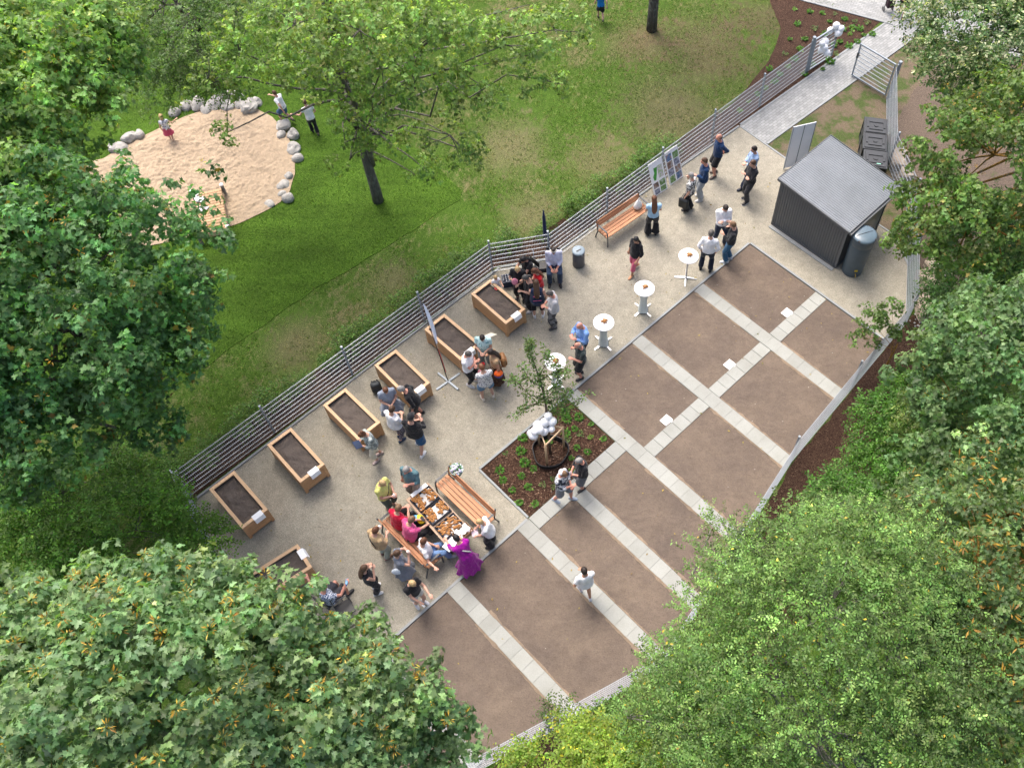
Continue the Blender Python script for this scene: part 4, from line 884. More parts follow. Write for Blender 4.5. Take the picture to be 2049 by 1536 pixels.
def sprays(P, Nn, per, rc, m, L, leaf, hang=.15):
    n = len(P)*per; C = np.repeat(P, per, 0); A = np.repeat(Nn, per, 0)
    d = norm(RNG.normal(0, 1, (n, 3))+A*.8); C = C+d*rc*RNG.uniform(.2, 1.0, (n, 1))*np.array([1, 1, .75])
    t = norm(d*np.array([1, 1, .45])+np.array([0, 0, .15-hang])+RNG.normal(0, .25, (n, 3)))
    C = np.repeat(C, m, 0); t = np.repeat(t, m, 0); N = len(C); upv = norm(np.array([0, 0, 1.])+RNG.normal(0, .45, (N, 3)))
    sd = norm(np.cross(t, upv)); s = np.tile(np.where(np.arange(m) % 2, 1., -1.), n)[:, None]; u = np.tile((np.arange(m)+.5)/m, n)[:, None]
    X = norm(t*.6+sd*s+RNG.normal(0, .25, (N, 3))-np.array([0, 0, hang])); return C+t*u*L-np.array([0, 0, 1.])*hang*L*u*u, X, upv, leaf*RNG.uniform(.6, 1.25, N)
def limb(m, p, q, r0, r1, sag=.0, wob=.12, n=6, sides=7):
    p, q = Vector(p), Vector(q); L = (q-p).length; pts = []; rr = []
    for i in range(n+1):
        s = i/n; c = p.lerp(q, s); w_ = wob*L*math.sin(PI*s); c += Vector((noise.noise(c*.9+Vector((3, 0, 0))), noise.noise(c*.9+Vector((0, 7, 0))), noise.noise(c*.9)))*w_*1.2; c.z += sag*L*math.sin(PI*s); pts.append(c); rr.append(r0+(r1-r0)*s**.8)
    m.tube(pts, rr, sides); return pts
def tree(name, label, base, top_z, tr, blobs, kind, lp, per, rc, leaf, col, mat, bark, lean=(0, 0), m=8, up=-.35, keep=.72, inner=.25, rare=None, p=0, rare2=None, p2=0, shape=None, var=.24, twigs=3, limbs=None, cat='tree', L=.35, hang=.15, hue=.05, clump_var=.22, droop=(.15, .95), flare=1.5, gap=-.20):
    b = Vector(base); t = thing(name, label, cat, b)
    blobs = [((c[0]-b.x, c[1]-b.y, c[2]-b.z), r if isinstance(r, (tuple, list)) else (r, r, r*.8)) for c, r in blobs]
    P, Nn = clusters(blobs, lp, rc, up, keep, inner, gap)
    if kind == 'r': O, X, Z, S_ = rosettes(P, Nn, per, rc, m, leaf, droop); reps = per*m; sh = MAPLE if shape is None else shape
    else: O, X, Z, S_ = sprays(P, Nn, per, rc, m, L, leaf, hang); reps = per*m; sh = DIAM if shape is None else shape
    C = rand_cols(len(O), col, var, hue, rare, p, rare2, p2)
    cv = np.exp(RNG.normal(0, clump_var, (len(P), 1)))*np.exp(RNG.normal(0, .05, (len(P), 3))); C = np.clip(C*np.repeat(cv, reps, 0), .004, .8)
    link('crown', leaf_mesh('crown', O, X, Z, S_, C, sh, mat), t)
    mb = MB(); tip = Vector((lean[0], lean[1], top_z)); limb(mb, (0, 0, -.05), tip, tr*flare, tr*.6, 0, .03, 8, 10)
    for i, (c, r) in enumerate(blobs):
        c = Vector(c); s = random.uniform(.45, .95); st = Vector((0, 0, 0)).lerp(tip, s); limb(mb, st, c, tr*.36, tr*.09, .06, .10)
        if twigs:
            k = min(len(P), max(2, int(twigs*r[0]*2)))
            dd = np.argsort(np.sum((P-np.array(c))**2, 1))[:max(k*6, 8)]
            for j in RNG.choice(dd, min(k, len(dd)), replace=False): limb(mb, c, P[j], tr*.14, .008, .03, .12, 4, 5)
    for lm in (limbs or []):
        pts = [Vector(q)-b for q in lm[0]]; mb.tube(pts, [lm[1]+(lm[2]-lm[1])*i/(len(pts)-1) for i in range(len(pts))], 7)
    mb.obj('trunk', bark, t, True); return t, P+np.array(b)
def bl(u, v, z, rx, ry=None, rz=None): return (tuple(at(u, v, z)), (rx, ry or rx, rz or rx*.75))
LEAF = mat_leaf('tree_leaf'); SHEEN = mat_leaf('broad_leaf', .36, .48, .4)
BARK = mat_bark('grey_bark', (.105, .096, .085)); BARKL = mat_bark('pale_bark', (.20, .19, .16)); OCHRE = mat_bark('lichen_bark', (.30, .17, .045))
GRN = (.040, .092, .042)
def seedcl(P, frac, n, ln, cols, name, parent, mat):
    """bunches of winged seeds or lichen covered twig ends among the leaves"""
    k = max(1, int(len(P)*frac)); idx = RNG.choice(len(P), k, replace=False); C = np.repeat(P[idx]+RNG.normal(0, .12, (k, 3))+np.array([0, 0, .42]), n, 0)-np.array(parent.location)
    N = len(C); d = norm(RNG.normal(0, 1, (N, 3))+np.array([0, 0, .2])); Z = norm(RNG.normal(0, .5, (N, 3))+np.array([0, 0, 1.])); cl = np.array(cols)[RNG.integers(0, len(cols), N)]*np.exp(RNG.normal(0, .3, (N, 1)))
    link(name, leaf_mesh(name, C+d*.05, d, Z, ln*RNG.uniform(.6, 1.3, N), np.clip(cl, .01, .8), THIN*np.array([1, 1.6]), mat, .1), parent)
YEL = [(.42, .24, .03), (.50, .32, .05), (.30, .15, .03), (.55, .42, .10)]
# big maple filling the lower left corner
t, P = tree('maple_tree', 'large blue-green maple crown filling the lower left corner of the picture', at(330, 1660), 6.0, .24,
    [bl(320, 1452, 7.4, 2.6, 2.2, 1.9), bl(90, 1352, 7.2, 1.6, 1.3, 1.3), bl(380, 1227, 7.2, 1.1, .8, .9), bl(520, 1315, 6.8, 1.1, .85, .9), bl(670, 1330, 6.0, .85, .7, .7), bl(720, 1427, 6.6, 1.15, 1.0, 1.0), bl(870, 1477, 5.8, .62, .55, .6), bl(-40, 1262, 7.0, 1.1, .8, .9), bl(220, 1227, 6.9, 1.0, .75, .8), bl(742, 1215, 5.0, .10, .08, .1), bl(600, 1542, 7.0, 1.4, 1.1, 1.1)],
    'r', 12, 4, .40, .130, (.136, .220, .094), SHEEN, BARKL, m=9, p=.02, rare=(.26, .34, .10), twigs=3, clump_var=.2, gap=-.35); seedcl(P, .22, 14, .09, YEL, 'seed_bunches', t, LEAF)
# big maples on the left edge
t, P = tree('maple_tree', 'tall maple at the upper left with a lighter yellow-green top beside the sandpit', at(60, 560), 8.0, .28,
    [bl(60, 215, 9.0, 1.5, 1.6, 1.5), bl(190, 150, 8.2, .8, .7, .8), bl(90, 255, 8.2, .7, .8, .9), bl(60, 100, 9.0, 2.0, 1.6, 1.4), bl(190, 105, 8.4, 1.1, .9, .9), bl(45, 345, 7.8, .9, .8, .8), bl(40, 380, 8.2, 1.4, 1.0, 1.1), bl(-60, 250, 9, 2, 2, 1.6)],
    'r', 11, 4, .38, .120, (.172, .275, .082), LEAF, BARK, m=8, p=.05, rare=(.32, .36, .09), clump_var=.24, gap=-.42); seedcl(P, .10, 10, .08, YEL, 'seed_bunches', t, LEAF)
t, P = tree('maple_tree', 'broad dark green maple on the left edge reaching over the corner of the lawn', at(110, 1000), 6.5, .28,
    [bl(150, 560, 8.0, 2.5, 2.2, 1.8), bl(190, 590, 7.2, 1.05, .85, .9), bl(352, 628, 6.2, .66, .48, .55), bl(115, 480, 7.2, 1.0, .6, .8), bl(318, 680, 6.2, .75, .7, .7), bl(360, 735, 5.2, .25, .28, .4), bl(80, 720, 7.5, 1.9, 1.4, 1.4), bl(225, 770, 5.8, .95, .7, .8), bl(50, 880, 6.6, 1.3, 1.0, 1.0), bl(-40, 600, 8, 1.8, 2, 1.5), bl(300, 850, 4.4, .55, .4, .45), bl(140, 660, 7.0, 1.6, 1.2, 1.1)],
    'r', 11, 4, .38, .120, (.095, .195, .068), LEAF, BARK, m=8, p=.015, rare=(.25, .18, .04), clump_var=.26, gap=-.42); seedcl(P, .06, 9, .08, YEL, 'seed_bunches', t, LEAF)
tree('hazel_bush', 'bright green leafy bush in the shade by the fence corner', at(200, 1085), 1.8, .07,
    [bl(270, 1060, 2.4, 1.1, .7, .8), bl(330, 1020, 2.0, .45, .5, .5), bl(150, 1080, 2.6, 1.1, .8, .8), bl(390, 1085, 1.8, .5, .4, .4), bl(60, 1050, 2.6, 1.0, .7, .8)], 's', 22, 5, .32, .085, (.088, .178, .026), LEAF, BARK, shape=OVAL, m=9, cat='bush', twigs=2)
tree('privet_bush', 'dark small-leaved bush under the maple beside the long fence', at(240, 985), 1.4, .05,
    [bl(190, 960, 1.5, 1.0, .7, .7), bl(270, 935, 1.1, .6, .4, .5), bl(90, 985, 1.6, 1.0, .8, .8)], 's', 22, 4, .30, .07, (.085, .170, .032), LEAF, BARK, shape=OVAL, m=9, cat='bush', twigs=2)
# light maple in the middle of the lawn, sparse with its limbs showing
bc = at(757, 402); up_ = lambda x, y, z: Vector((bc.x+x, bc.y+y, z))
LM = []
def limb_to(lst, r0, r1):
    P_ = [at(*q) for q in lst]; out = []
    for i in range(len(P_)-1):
        a, b, c, d = P_[max(0, i-1)], P_[i], P_[i+1], P_[min(len(P_)-1, i+2)]
        for j in range(5): t_ = j/5; out.append(.5*((2*b)+(c-a)*t_+(2*a-5*b+4*c-d)*t_*t_+(3*b-a-3*c+d)*t_**3)+Vector((noise.noise(b*3+Vector((j, 0, 0))), noise.noise(b*3+Vector((0, j, 0))), 0))*.05)
    LM.append((out+[P_[-1]], r0, r1))
limb_to([(745, 330, 1.6), (720, 232, 4.6), (690, 170, 6.0), (668, 118, 7.0), (660, 60, 8.0)], .10, .025); limb_to([(716, 225, 4.8), (760, 180, 5.8), (812, 130, 6.8), (850, 90, 7.6), (885, 58, 8.2)], .06, .02)
limb_to([(668, 118, 7.0), (600, 100, 7.4), (560, 75, 7.8)], .03, .012); limb_to([(812, 130, 6.8), (900, 140, 7.0), (960, 130, 7.2), (1060, 110, 7.3)], .026, .01)
limb_to([(850, 90, 7.6), (950, 40, 8.0), (1060, 10, 8.0)], .022, .008); limb_to([(730, 250, 4.2), (800, 230, 5.0), (880, 260, 5.2), (930, 300, 5.2)], .026, .008); limb_to([(740, 300, 3.0), (780, 320, 3.6), (830, 350, 4.0)], .035, .01)
t, P = tree('maple_tree', 'sparse light green maple on the lawn with dark limbs showing through its crown', bc, 5.6, .145,
    [bl(720, 60, 8.6, 1.9, 1.5, 1.0), bl(590, 50, 8.2, 1.5, 1.2, .8), bl(880, 60, 8.2, 1.4, 1.1, .7), bl(1010, 90, 7.6, 1.3, .9, .6), bl(1110, 60, 7.2, .9, .7, .5), bl(480, 105, 7.4, 1.1, .7, .6), bl(665, 165, 7.0, .8, .6, .5), bl(830, 180, 6.9, 1.2, .8, .6), bl(960, 170, 6.9, .9, .6, .5), bl(415, 170, 6.6, .8, .42, .45), bl(455, 265, 5.6, .30, .26, .28), bl(690, 285, 5.0, .42, .35, .35), bl(900, 270, 5.2, .9, .5, .4), bl(760, 270, 5.2, .7, .5, .45), bl(960, 310, 4.8, .6, .4, .3), bl(1090, 160, 6.6, .6, .4, .4), bl(712, 225, 5.6, .55, .4, .35), bl(735, 270, 4.6, .4, .3, .3), bl(570, 130, 7.4, .9, .6, .5), bl(760, 130, 7.6, 1.0, .7, .5), bl(700, 320, 3.4, .5, .35, .35), bl(850, 340, 4.0, .5, .3, .3)],
    'r', 6.6, 3, .40, .105, (.165, .250, .072), LEAF, mat_bark('light_maple_bark', (.145, .135, .12)), m=7, limbs=LM, twigs=2, inner=.45, up=-.6, keep=.4, clump_var=.25, p=.05, rare=(.26, .32, .07), flare=1.3)
tree('cherry_tree', 'fine-leaved grey-green tree between the upper left maple and the light maple', at(430, 175), 5.0, .13,
    [bl(400, 60, 6.5, 1.4, 1.2, .9), bl(340, 90, 6.2, 1.2, 1.0, .8), bl(440, 130, 5.8, 1.1, .9, .7), bl(360, 170, 5.4, 1.1, .7, .6), bl(470, 20, 6.8, 1.3, 1.1, .8), bl(330, 10, 7, 1.3, 1, .8)], 's', 13, 5, .36, .075, (.100, .165, .056), LEAF, BARK, shape=OVAL, m=9, inner=.4, twigs=4)
def bare_trunk(u, v, h, r, label):
    b = at(u, v); t = thing('shade_tree', label, 'tree', b); m = MB(); limb(m, (0, 0, -.05), (.05, .1, h), r*1.3, r*.75, 0, .02, 8, 12); m.obj('trunk', BARK, t, True)
    bb = [((.3, .6, h+1.2), (2.4, 2.4, 1.4)), ((-1.2, 1.5, h+.8), (1.6, 1.6, 1.1)), ((1.5, 1.2, h+.6), (1.6, 1.6, 1.))]
    P, Nn = clusters(bb, 3, .4); O, X, Z, S_ = rosettes(P, Nn, 3, .4, 7, .14); link('crown', leaf_mesh('crown', O, X, Z, S_, rand_cols(len(O), (.05, .11, .035)), MAPLE, LEAF), t)
bare_trunk(1304, 60, 6.5, .16, 'dark tree trunk in the bare patch of the lawn at the top edge'); bare_trunk(668, 62, 6.5, .15, 'dark tree trunk glimpsed behind the light maple at the top edge')
# right side trees
t, P = tree('linden_tree', 'linden with pale whitish bracts hanging in at the top right corner', at(2230, 190), 6.0, .2,
    [bl(1960, 40, 6.8, 1.3, 1.0, .9), bl(1900, 100, 6.2, .8, .6, .6), bl(2050, 110, 6.8, 1.2, 1.0, .9), bl(1890, 20, 6.6, .7, .5, .5), bl(1930, 160, 5.4, .5, .4, .45), bl(1905, 190, 4.8, .28, .22, .3), bl(2060, -20, 7.2, 1.6, 1.2, 1), bl(1995, 180, 5.8, .7, .5, .5)],
    's', 17, 5, .34, .10, (.095, .160, .062), LEAF, BARK, shape=OVAL, m=9, p=.28, rare=(.42, .45, .28), twigs=3, inner=.35)
t, P = tree('maple_tree', 'olive-green maple reaching over the shed from the right edge', at(2180, 520), 6.0, .22,
    [bl(1990, 310, 6.8, 1.7, 1.4, 1.2), bl(1890, 380, 6.0, 1.05, .8, .8), bl(1985, 460, 6.2, 1.5, 1.0, 1.0), bl(1860, 470, 5.2, .75, .55, .6), bl(2050, 210, 7.0, 1.3, 1.0, .9), bl(1950, 240, 6.4, .8, .6, .6), bl(1850, 385, 5.4, .55, .35, .4), bl(1915, 505, 5.6, .7, .5, .6), bl(1800, 485, 3.6, .26, .2, .2), bl(1790, 478, 3.5, .2, .15, .15), bl(2080, 380, 7, 1.6, 1.4, 1.2)],
    'r', 9.5, 4, .34, .105, (.105, .172, .046), LEAF, OCHRE, m=8, p=.05, rare=(.24, .20, .06), clump_var=.24); seedcl(P, .10, 9, .07, YEL, 'seed_bunches', t, LEAF)
t, P = tree('maple_tree', 'blue-green maple at the right edge below the bare earth slope', at(2200, 900), 6.0, .2,
    [bl(1990, 740, 6.6, 1.5, 1.3, 1.1), bl(1910, 800, 6.0, 1.0, .8, .8), bl(1985, 880, 6.2, 1.3, 1.0, 1.0), bl(1960, 650, 5.6, .9, .7, .7), bl(2050, 640, 6.6, 1.2, 1.0, .9), bl(1880, 700, 5.0, .6, .5, .5), bl(1900, 910, 5.6, .9, .6, .7)],
    'r', 9.5, 4, .38, .115, (.100, .175, .064), SHEEN, OCHRE, m=8, clump_var=.22); seedcl(P, .05, 7, .07, YEL, 'seed_bunches', t, LEAF)
tree('elder_bush', 'dark green bush under the bare slope at the right', at(1985, 600), 1.5, .06, [bl(1960, 570, 2.4, 1.0, .8, .8), bl(2040, 540, 2.6, 1.0, .8, .8), bl(1900, 600, 1.5, .5, .4, .4), bl(2020, 450, 3, 1, .7, .7)], 's', 20, 5, .32, .095, (.060, .125, .034), LEAF, BARK, shape=OVAL, m=9, cat='bush', twigs=2)
tree('hornbeam_bush', 'bright green bush spilling over the mulch border near the fence bend', at(1770, 905), 1.4, .06, [bl(1758, 840, 1.7, .46, .42, .5), bl(1815, 870, 2.0, .5, .45, .55), bl(1740, 932, 1.5, .44, .4, .46), bl(1805, 785, 2.0, .32, .3, .4), bl(1790, 980, 2.0, .45, .4, .5), bl(1850, 805, 2.4, .45, .4, .5)], 's', 26, 5, .28, .085, (.068, .155, .024), LEAF, BARK, shape=OVAL, m=9, cat='bush', twigs=2)
tree('dogwood_bush', 'yellow-green bush between the blue-green maple and the fence shrubs', at(1880, 960), 2.2, .06, [bl(1875, 850, 3.0, .7, .6, .7), bl(1905, 940, 3.2, .8, .7, .7), bl(1840, 1015, 2.6, .5, .45, .5), bl(1905, 705, 3, .45, .4, .4)], 's', 24, 5, .30, .08, (.110, .160, .042), LEAF, BARK, shape=OVAL, m=9, cat='bush', twigs=2)
tree('hornbeam_bush', 'deep green bush by the fence above the big small-leaved tree', at(1660, 1090), 1.3, .06, [bl(1670, 1000, 1.6, .48, .42, .5), bl(1655, 1050, 1.5, .28, .25, .35), bl(1735, 1015, 2.0, .42, .38, .45), bl(1700, 1075, 2, .45, .4, .45)], 's', 26, 5, .28, .085, (.062, .145, .024), LEAF, BARK, shape=OVAL, m=9, cat='bush', twigs=2)
t, P = tree('field_maple', 'maple at the lower right edge with orange lichen on its twigs', at(2130, 1420), 6.5, .22,
    [bl(1950, 1150, 8.0, 1.6, 1.4, 1.2), bl(1880, 1060, 7.4, 1.1, .8, .8), bl(2020, 1030, 7.8, 1.3, 1.0, 1.0), bl(1990, 1290, 8.0, 1.4, 1.2, 1.1), bl(1890, 1210, 7.0, 1.0, .9, .9), bl(2060, 1180, 8.2, 1.3, 1.3, 1.1), bl(1985, 1420, 7.2, 1.2, 1.0, 1.0), bl(1905, 1340, 6.4, .9, .8, .8), bl(2070, 1330, 8, 1.3, 1.2, 1)],
    'r', 10.5, 4, .36, .080, (.110, .172, .066), LEAF, OCHRE, m=8, p=.03, rare=(.30, .20, .05), twigs=9, inner=.35, clump_var=.3); seedcl(P, .14, 8, .12, [(.36, .20, .03), (.45, .27, .05), (.30, .17, .05)], 'lichen_twigs', t, LEAF)
t, P = tree('birch_tree', 'large fine-leaved green tree spreading over the lower right of the plots', at(1640, 1640), 6.0, .18,
    [bl(1650, 1240, 8.6, 1.9, 1.5, 1.5), bl(1520, 1340, 7.8, 1.25, 1.0, 1.0), bl(1580, 1150, 7.6, 1.05, .75, .85), bl(1760, 1140, 8.2, 1.2, .95, 1.0), bl(1790, 1310, 8.4, 1.3, 1.2, 1.1), bl(1620, 1450, 8.0, 1.7, 1.2, 1.2), bl(1440, 1285, 6.6, .6, .55, .6), bl(1400, 1375, 6.8, .75, .55, .7), bl(1475, 1180, 6.2, .42, .35, .45), bl(1425, 1195, 5.6, .22, .2, .3), bl(1335, 1325, 5.4, .3, .25, .35), bl(1780, 1460, 7.8, 1.4, 1.0, 1.0), bl(1670, 1075, 7.2, .7, .5, .6), bl(1480, 1450, 7.4, 1.1, .8, .9), bl(1255, 1435, 4.4, .35, .3, .35), bl(1445, 1045, 5.0, .16, .12, .2), bl(1310, 1445, 5.2, .55, .4, .5), bl(1385, 1150, 5.0, .14, .12, .2)],
    's', 19, 6, .30, .060, (.110, .184, .050), LEAF, BARKL, m=12, p=.006, rare=(.50, .38, .05), L=.30, twigs=6, inner=.4, hang=.2, clump_var=.42)
tree('honeysuckle_bush', 'yellow-green bush along the bottom edge beneath the fine-leaved tree', at(1330, 1640), 2.2, .06, [bl(1430, 1520, 3.4, .9, .7, .7), bl(1340, 1560, 3.2, .9, .6, .7), bl(1180, 1520, 2.6, .8, .6, .6), bl(1080, 1545, 2.2, .6, .4, .5), bl(1270, 1500, 2.8, .6, .5, .5), bl(1500, 1560, 3.4, .8, .5, .6), bl(1400, 1470, 3.0, .4, .35, .4)], 's', 30, 6, .26, .078, (.190, .275, .046), LEAF, BARK, shape=OVAL, m=9, cat='bush', p=.05, rare=(.42, .38, .04), twigs=2)
tree('acer_bush', 'mid green bush between the yellow-green bush and the south fence', at(1380, 1500), 1.6, .05, [bl(1330, 1430, 2.2, .7, .6, .6), bl(1240, 1460, 1.8, .6, .4, .5), bl(1430, 1400, 2.6, .8, .6, .7)], 's', 26, 5, .26, .07, (.080, .150, .034), LEAF, BARK, shape=OVAL, m=9, cat='bush', twigs=2)
tree('sapling', 'slim young maple sapling standing outside the fence bend', at(1768, 745), 1.5, .03, [bl(1745, 640, 2.0, .40, .36, .35), bl(1785, 615, 2.2, .30, .26, .28), bl(1730, 680, 1.6, .34, .3, .26), bl(1790, 660, 1.7, .30, .24, .25), bl(1760, 700, 1.3, .25, .2, .2)], 'r', 14, 3, .18, .085, (.090, .150, .042), LEAF, OCHRE, m=6, twigs=4, inner=.5)
tree('sapling', 'thin dark-leaved sapling outside the south fence', at(1088, 1480), .9, .02, [bl(1100, 1440, 1.1, .20, .16, .2), bl(1120, 1425, 1.4, .16, .14, .16), bl(1075, 1450, .9, .16, .12, .14)], 's', 40, 4, .14, .06, (.070, .115, .036), LEAF, BARK, shape=OVAL, m=8, twigs=3, inner=.5)
# young fruit tree in the mulch bed with stakes, ring and balloons
rb_ = at(1101, 908); t = thing('young_tree', 'slim young fruit tree with an open crown in the mulch bed', 'tree', rb_)
def rel(u, v, z): return at(u, v, z)-rb_
mb = MB(); trunk_pts = [Vector((0, 0, 0)), Vector((0, .02, 1.2)), rel(1091, 800, 1.9), rel(1083, 770, 2.3), rel(1075, 745, 2.8), rel(1065, 715, 3.3), rel(1055, 690, 3.7)]
mb.tube(trunk_pts, [.04, .036, .03, .022, .016, .012, .006], 8)
brs = [[(1091, 800, 1.9), (1060, 790, 2.1), (1035, 765, 2.4), (1022, 760, 2.6)], [(1091, 800, 1.9), (1110, 780, 2.3), (1118, 755, 2.7), (1112, 730, 3.0)], [(1085, 775, 2.25), (1060, 760, 2.5), (1048, 740, 2.8)], [(1092, 805, 1.8), (1125, 795, 2.0), (1140, 780, 2.3)], [(1078, 752, 2.7), (1095, 725, 3.0), (1092, 705, 3.3)], [(1091, 802, 1.85), (1055, 812, 1.9), (1035, 828, 1.9)], [(1060, 700, 3.5), (1062, 690, 3.8), (1058, 685, 3.9)], [(1092, 805, 1.8), (1130, 815, 1.8), (1165, 795, 2.0)], [(1096, 820, 1.5), (1115, 830, 1.5), (1128, 800, 1.8)], [(1080, 760, 2.5), (1120, 740, 2.8), (1135, 745, 2.9)]]
O_ = []
for b_ in brs:
    pts = [rel(*q) for q in b_]; mb.tube(pts, [.014, .010, .007, .004][:len(pts)], 6)
    for i in range(len(pts)-1):
        for k in range(19): O_.append(pts[i].lerp(pts[i+1], (k+random.random())/13))
for i in range(2, len(trunk_pts)-1):
    for k in range(16): O_.append(trunk_pts[i].lerp(trunk_pts[i+1], random.random()))
mb.obj('trunk', mat_bark('young_bark', (.16, .12, .085)), t, True)
O_ = np.repeat(np.array([tuple(q) for q in O_]), 5, 0); n = len(O_); d = norm(RNG.normal(0, 1, (n, 3))); O_ = O_+d*RNG.uniform(.01, .15, (n, 1))
link('crown', leaf_mesh('crown', O_, norm(d+RNG.normal(0, .3, (n, 3))), norm(RNG.normal(0, .5, (n, 3))+np.array([0, 0, 1.])), RNG.uniform(.05, .095, n), rand_cols(n, (.110, .172, .060)), OVAL, LEAF), t)
t = thing('tree_stake_frame', 'pale timber frame on round stakes holding the young tree', 'tree support', rb_)
sp = [at(1098, 935), at(1078, 900), at(1130, 885), at(1110, 870)]; hh = 1.25; tops = []
s3 = [rel(1095, 938, 0), rel(1070, 888, 0), rel(1140, 890, 0)]
cen = Vector((0, 0, 0)); s3 = [cen+Vector((math.cos(a), math.sin(a), 0))*.40 for a in (-1.75, -1.75+2.094, -1.75+4.189)]
for q in s3: m = MB(); m.tube([q, q+Vector((0, 0, hh+.05))], [.034, .032], 10); m.obj('stake', wood('stake_wood', (.46, .33, .20), 2), t, True)
for i in range(3): m = MB(); a, b = s3[i], s3[(i+1) % 3]; m.bar(a+Vector((0, 0, hh)), b+Vector((0, 0, hh)), .03, .07); m.obj('rail', PALEW, t)
m = MB(); n = 44; R = .46; V = []
for k in range(n):
    a = 2*PI*k/n; rr = R*(1+.05*math.sin(3*a+1)+.03*math.sin(5*a))
    for r2, z in ((rr, 0), (rr+.02, .20+.02*math.sin(2*a)), (rr+.045, .20+.02*math.sin(2*a)), (rr+.02, 0)): V.append((r2*math.cos(a), r2*math.sin(a), z+.02))
for k in range(n):
    for j in range(4): a_, b_, c_, d_ = k*4+j, k*4+(j+1) % 4, ((k+1) % n)*4+(j+1) % 4, ((k+1) % n)*4+j; m.f.append((a_, d_, c_, b_)); m.mi.append(0)
m.v = V; tag(m.obj('watering_ring', RUBBER, loc=rb_), 'black rubber watering ring round the foot of the young tree', 'ring')
def balloon_mesh():
    m = MB(); m.ball((0, 0, 0), (.125, .125, .145), 16, 12); m.v = [(x*(1-.12*max(0, -z/.145)), y*(1-.12*max(0, -z/.145)), z) for x, y, z in m.v]; m.tube([(0, 0, -.142), (0, 0, -.165)], [.006, .016], 8); return m.mesh('balloon', BALLOON, True)
BM = balloon_mesh()
for u, v, z in ((1067, 870, 1.25), (1080, 860, 1.45), (1062, 866, 1.2), (1090, 845, 1.5), (1103, 858, 1.3), (1088, 862, 1.3), (1097, 832, 1.6), (1076, 850, 1.4), (1104, 843, 1.45), (1118, 765, 1.0), (1070, 862, 1.42)):
    o = link('balloon', BM, None, at(u, v, z), random.uniform(0, 3)); o.rotation_euler = (random.uniform(-1, 1), random.uniform(-1, 1), 0); o.scale = (random.uniform(.8, 1.1),)*3; tag(o, 'white balloon tied in the bunch on the young tree', 'balloon', 'balloons on the young tree')
for u, v, z in ((1674, 52, 1.5), (1683, 58, 1.45), (1678, 66, 1.3), (1672, 58, 1.3), (1661, 62, 1.3), (1645, 88, 1.15), (1650, 96, 1.0), (1644, 100, .9), (1652, 84, 1.1), (1655, 106, .8)):
    q = at(u, v, z); o = link('balloon', BM, None, q, 0); o.rotation_euler = (random.uniform(-1, 1), random.uniform(-1, 1), 0); o.scale = (random.uniform(.9, 1.15),)*3; tag(o, 'white balloon tied to the narrow gate leaf', 'balloon', 'balloons on the gate')
# small bedding plants
def small_plant(n, r, leaf, col, seed):
    rg = np.random.default_rng(seed); ph = rg.uniform(0, 6.28, n); d = np.stack([np.cos(ph), np.sin(ph), rg.uniform(.1, 1.2, n)], 1); d = norm(d)
    O = d*rg.uniform(.1, 1, (n, 1))*r*np.array([1, 1, .7]); Z = norm(np.array([0, 0, 1.])+rg.normal(0, .35, (n, 3))); X = norm(d*np.array([1, 1, .3])+rg.normal(0, .3, (n, 3)))
    return leaf_mesh('bedding_plant', O, X, Z, leaf*rg.uniform(.7, 1.3, n), rand_cols(n, col, .22), OVAL*np.array([1, 1.3]), LEAF)
PL = [small_plant(46, .10, .085, (.080, .18, .026), 1), small_plant(60, .13, .085, (.075, .185, .024), 2), small_plant(34, .09, .07, (.12, .22, .03), 3), small_plant(40, .14, .05, (.10, .16, .05), 4)]
def plants(lst, label, group, s0=1.0, z=.03):
    for i, (u, v) in enumerate(lst):
        k = random.choice((0, 1, 1, 0, 2, 3)); o = link('bedding_plant', PL[k], None, at(u, v)+Vector((0, 0, z)), random.uniform(0, 6)); o.scale = (s0*random.uniform(.8, 1.25),)*3; tag(o, label, 'plant', group)
zz_ = lambda l: [(1000+x/4.042, 670+y/4.042) for x, y in l]
plants(zz_([(47, 962), (188, 838), (205, 1038), (272, 1085), (178, 1148), (25, 1180), (0, 1100), (103, 1257), (160, 1360), (285, 1370), (230, 1235), (345, 1218), (435, 1235), (440, 1170), (585, 1105), (580, 1000), (622, 915), (710, 950), (840, 845), (740, 725), (643, 672), (608, 765), (650, 805), (545, 690), (575, 590), (530, 640), (535, 800), (545, 850), (735, 830), (500, 590), (400, 870), (175, 945), (430, 600)]), 'small bright green perennial planted in the bark mulch round the young tree', 'perennials round the young tree', .78)
fz = [(1410+random.random()*0+x, y) for x, y in ((88, 205), (105, 190), (120, 178), (140, 165), (150, 150), (130, 140), (165, 135), (180, 120), (160, 110), (190, 100), (200, 150), (215, 130), (235, 140), (250, 125), (262, 110), (240, 70), (220, 60), (250, 45), (275, 60), (290, 70), (305, 85), (288, 95), (270, 85), (310, 60), (325, 48), (335, 70), (300, 45), (280, 40), (260, 30), (235, 28), (210, 25), (180, 20), (185, 50), (200, 80), (170, 80), (318, 72), (295, 58), (258, 92), (230, 105), (70, 222))]
plants(fz, 'low green perennial in the dark mulch bed beyond the gate fence', 'perennials beyond the gate', .95)
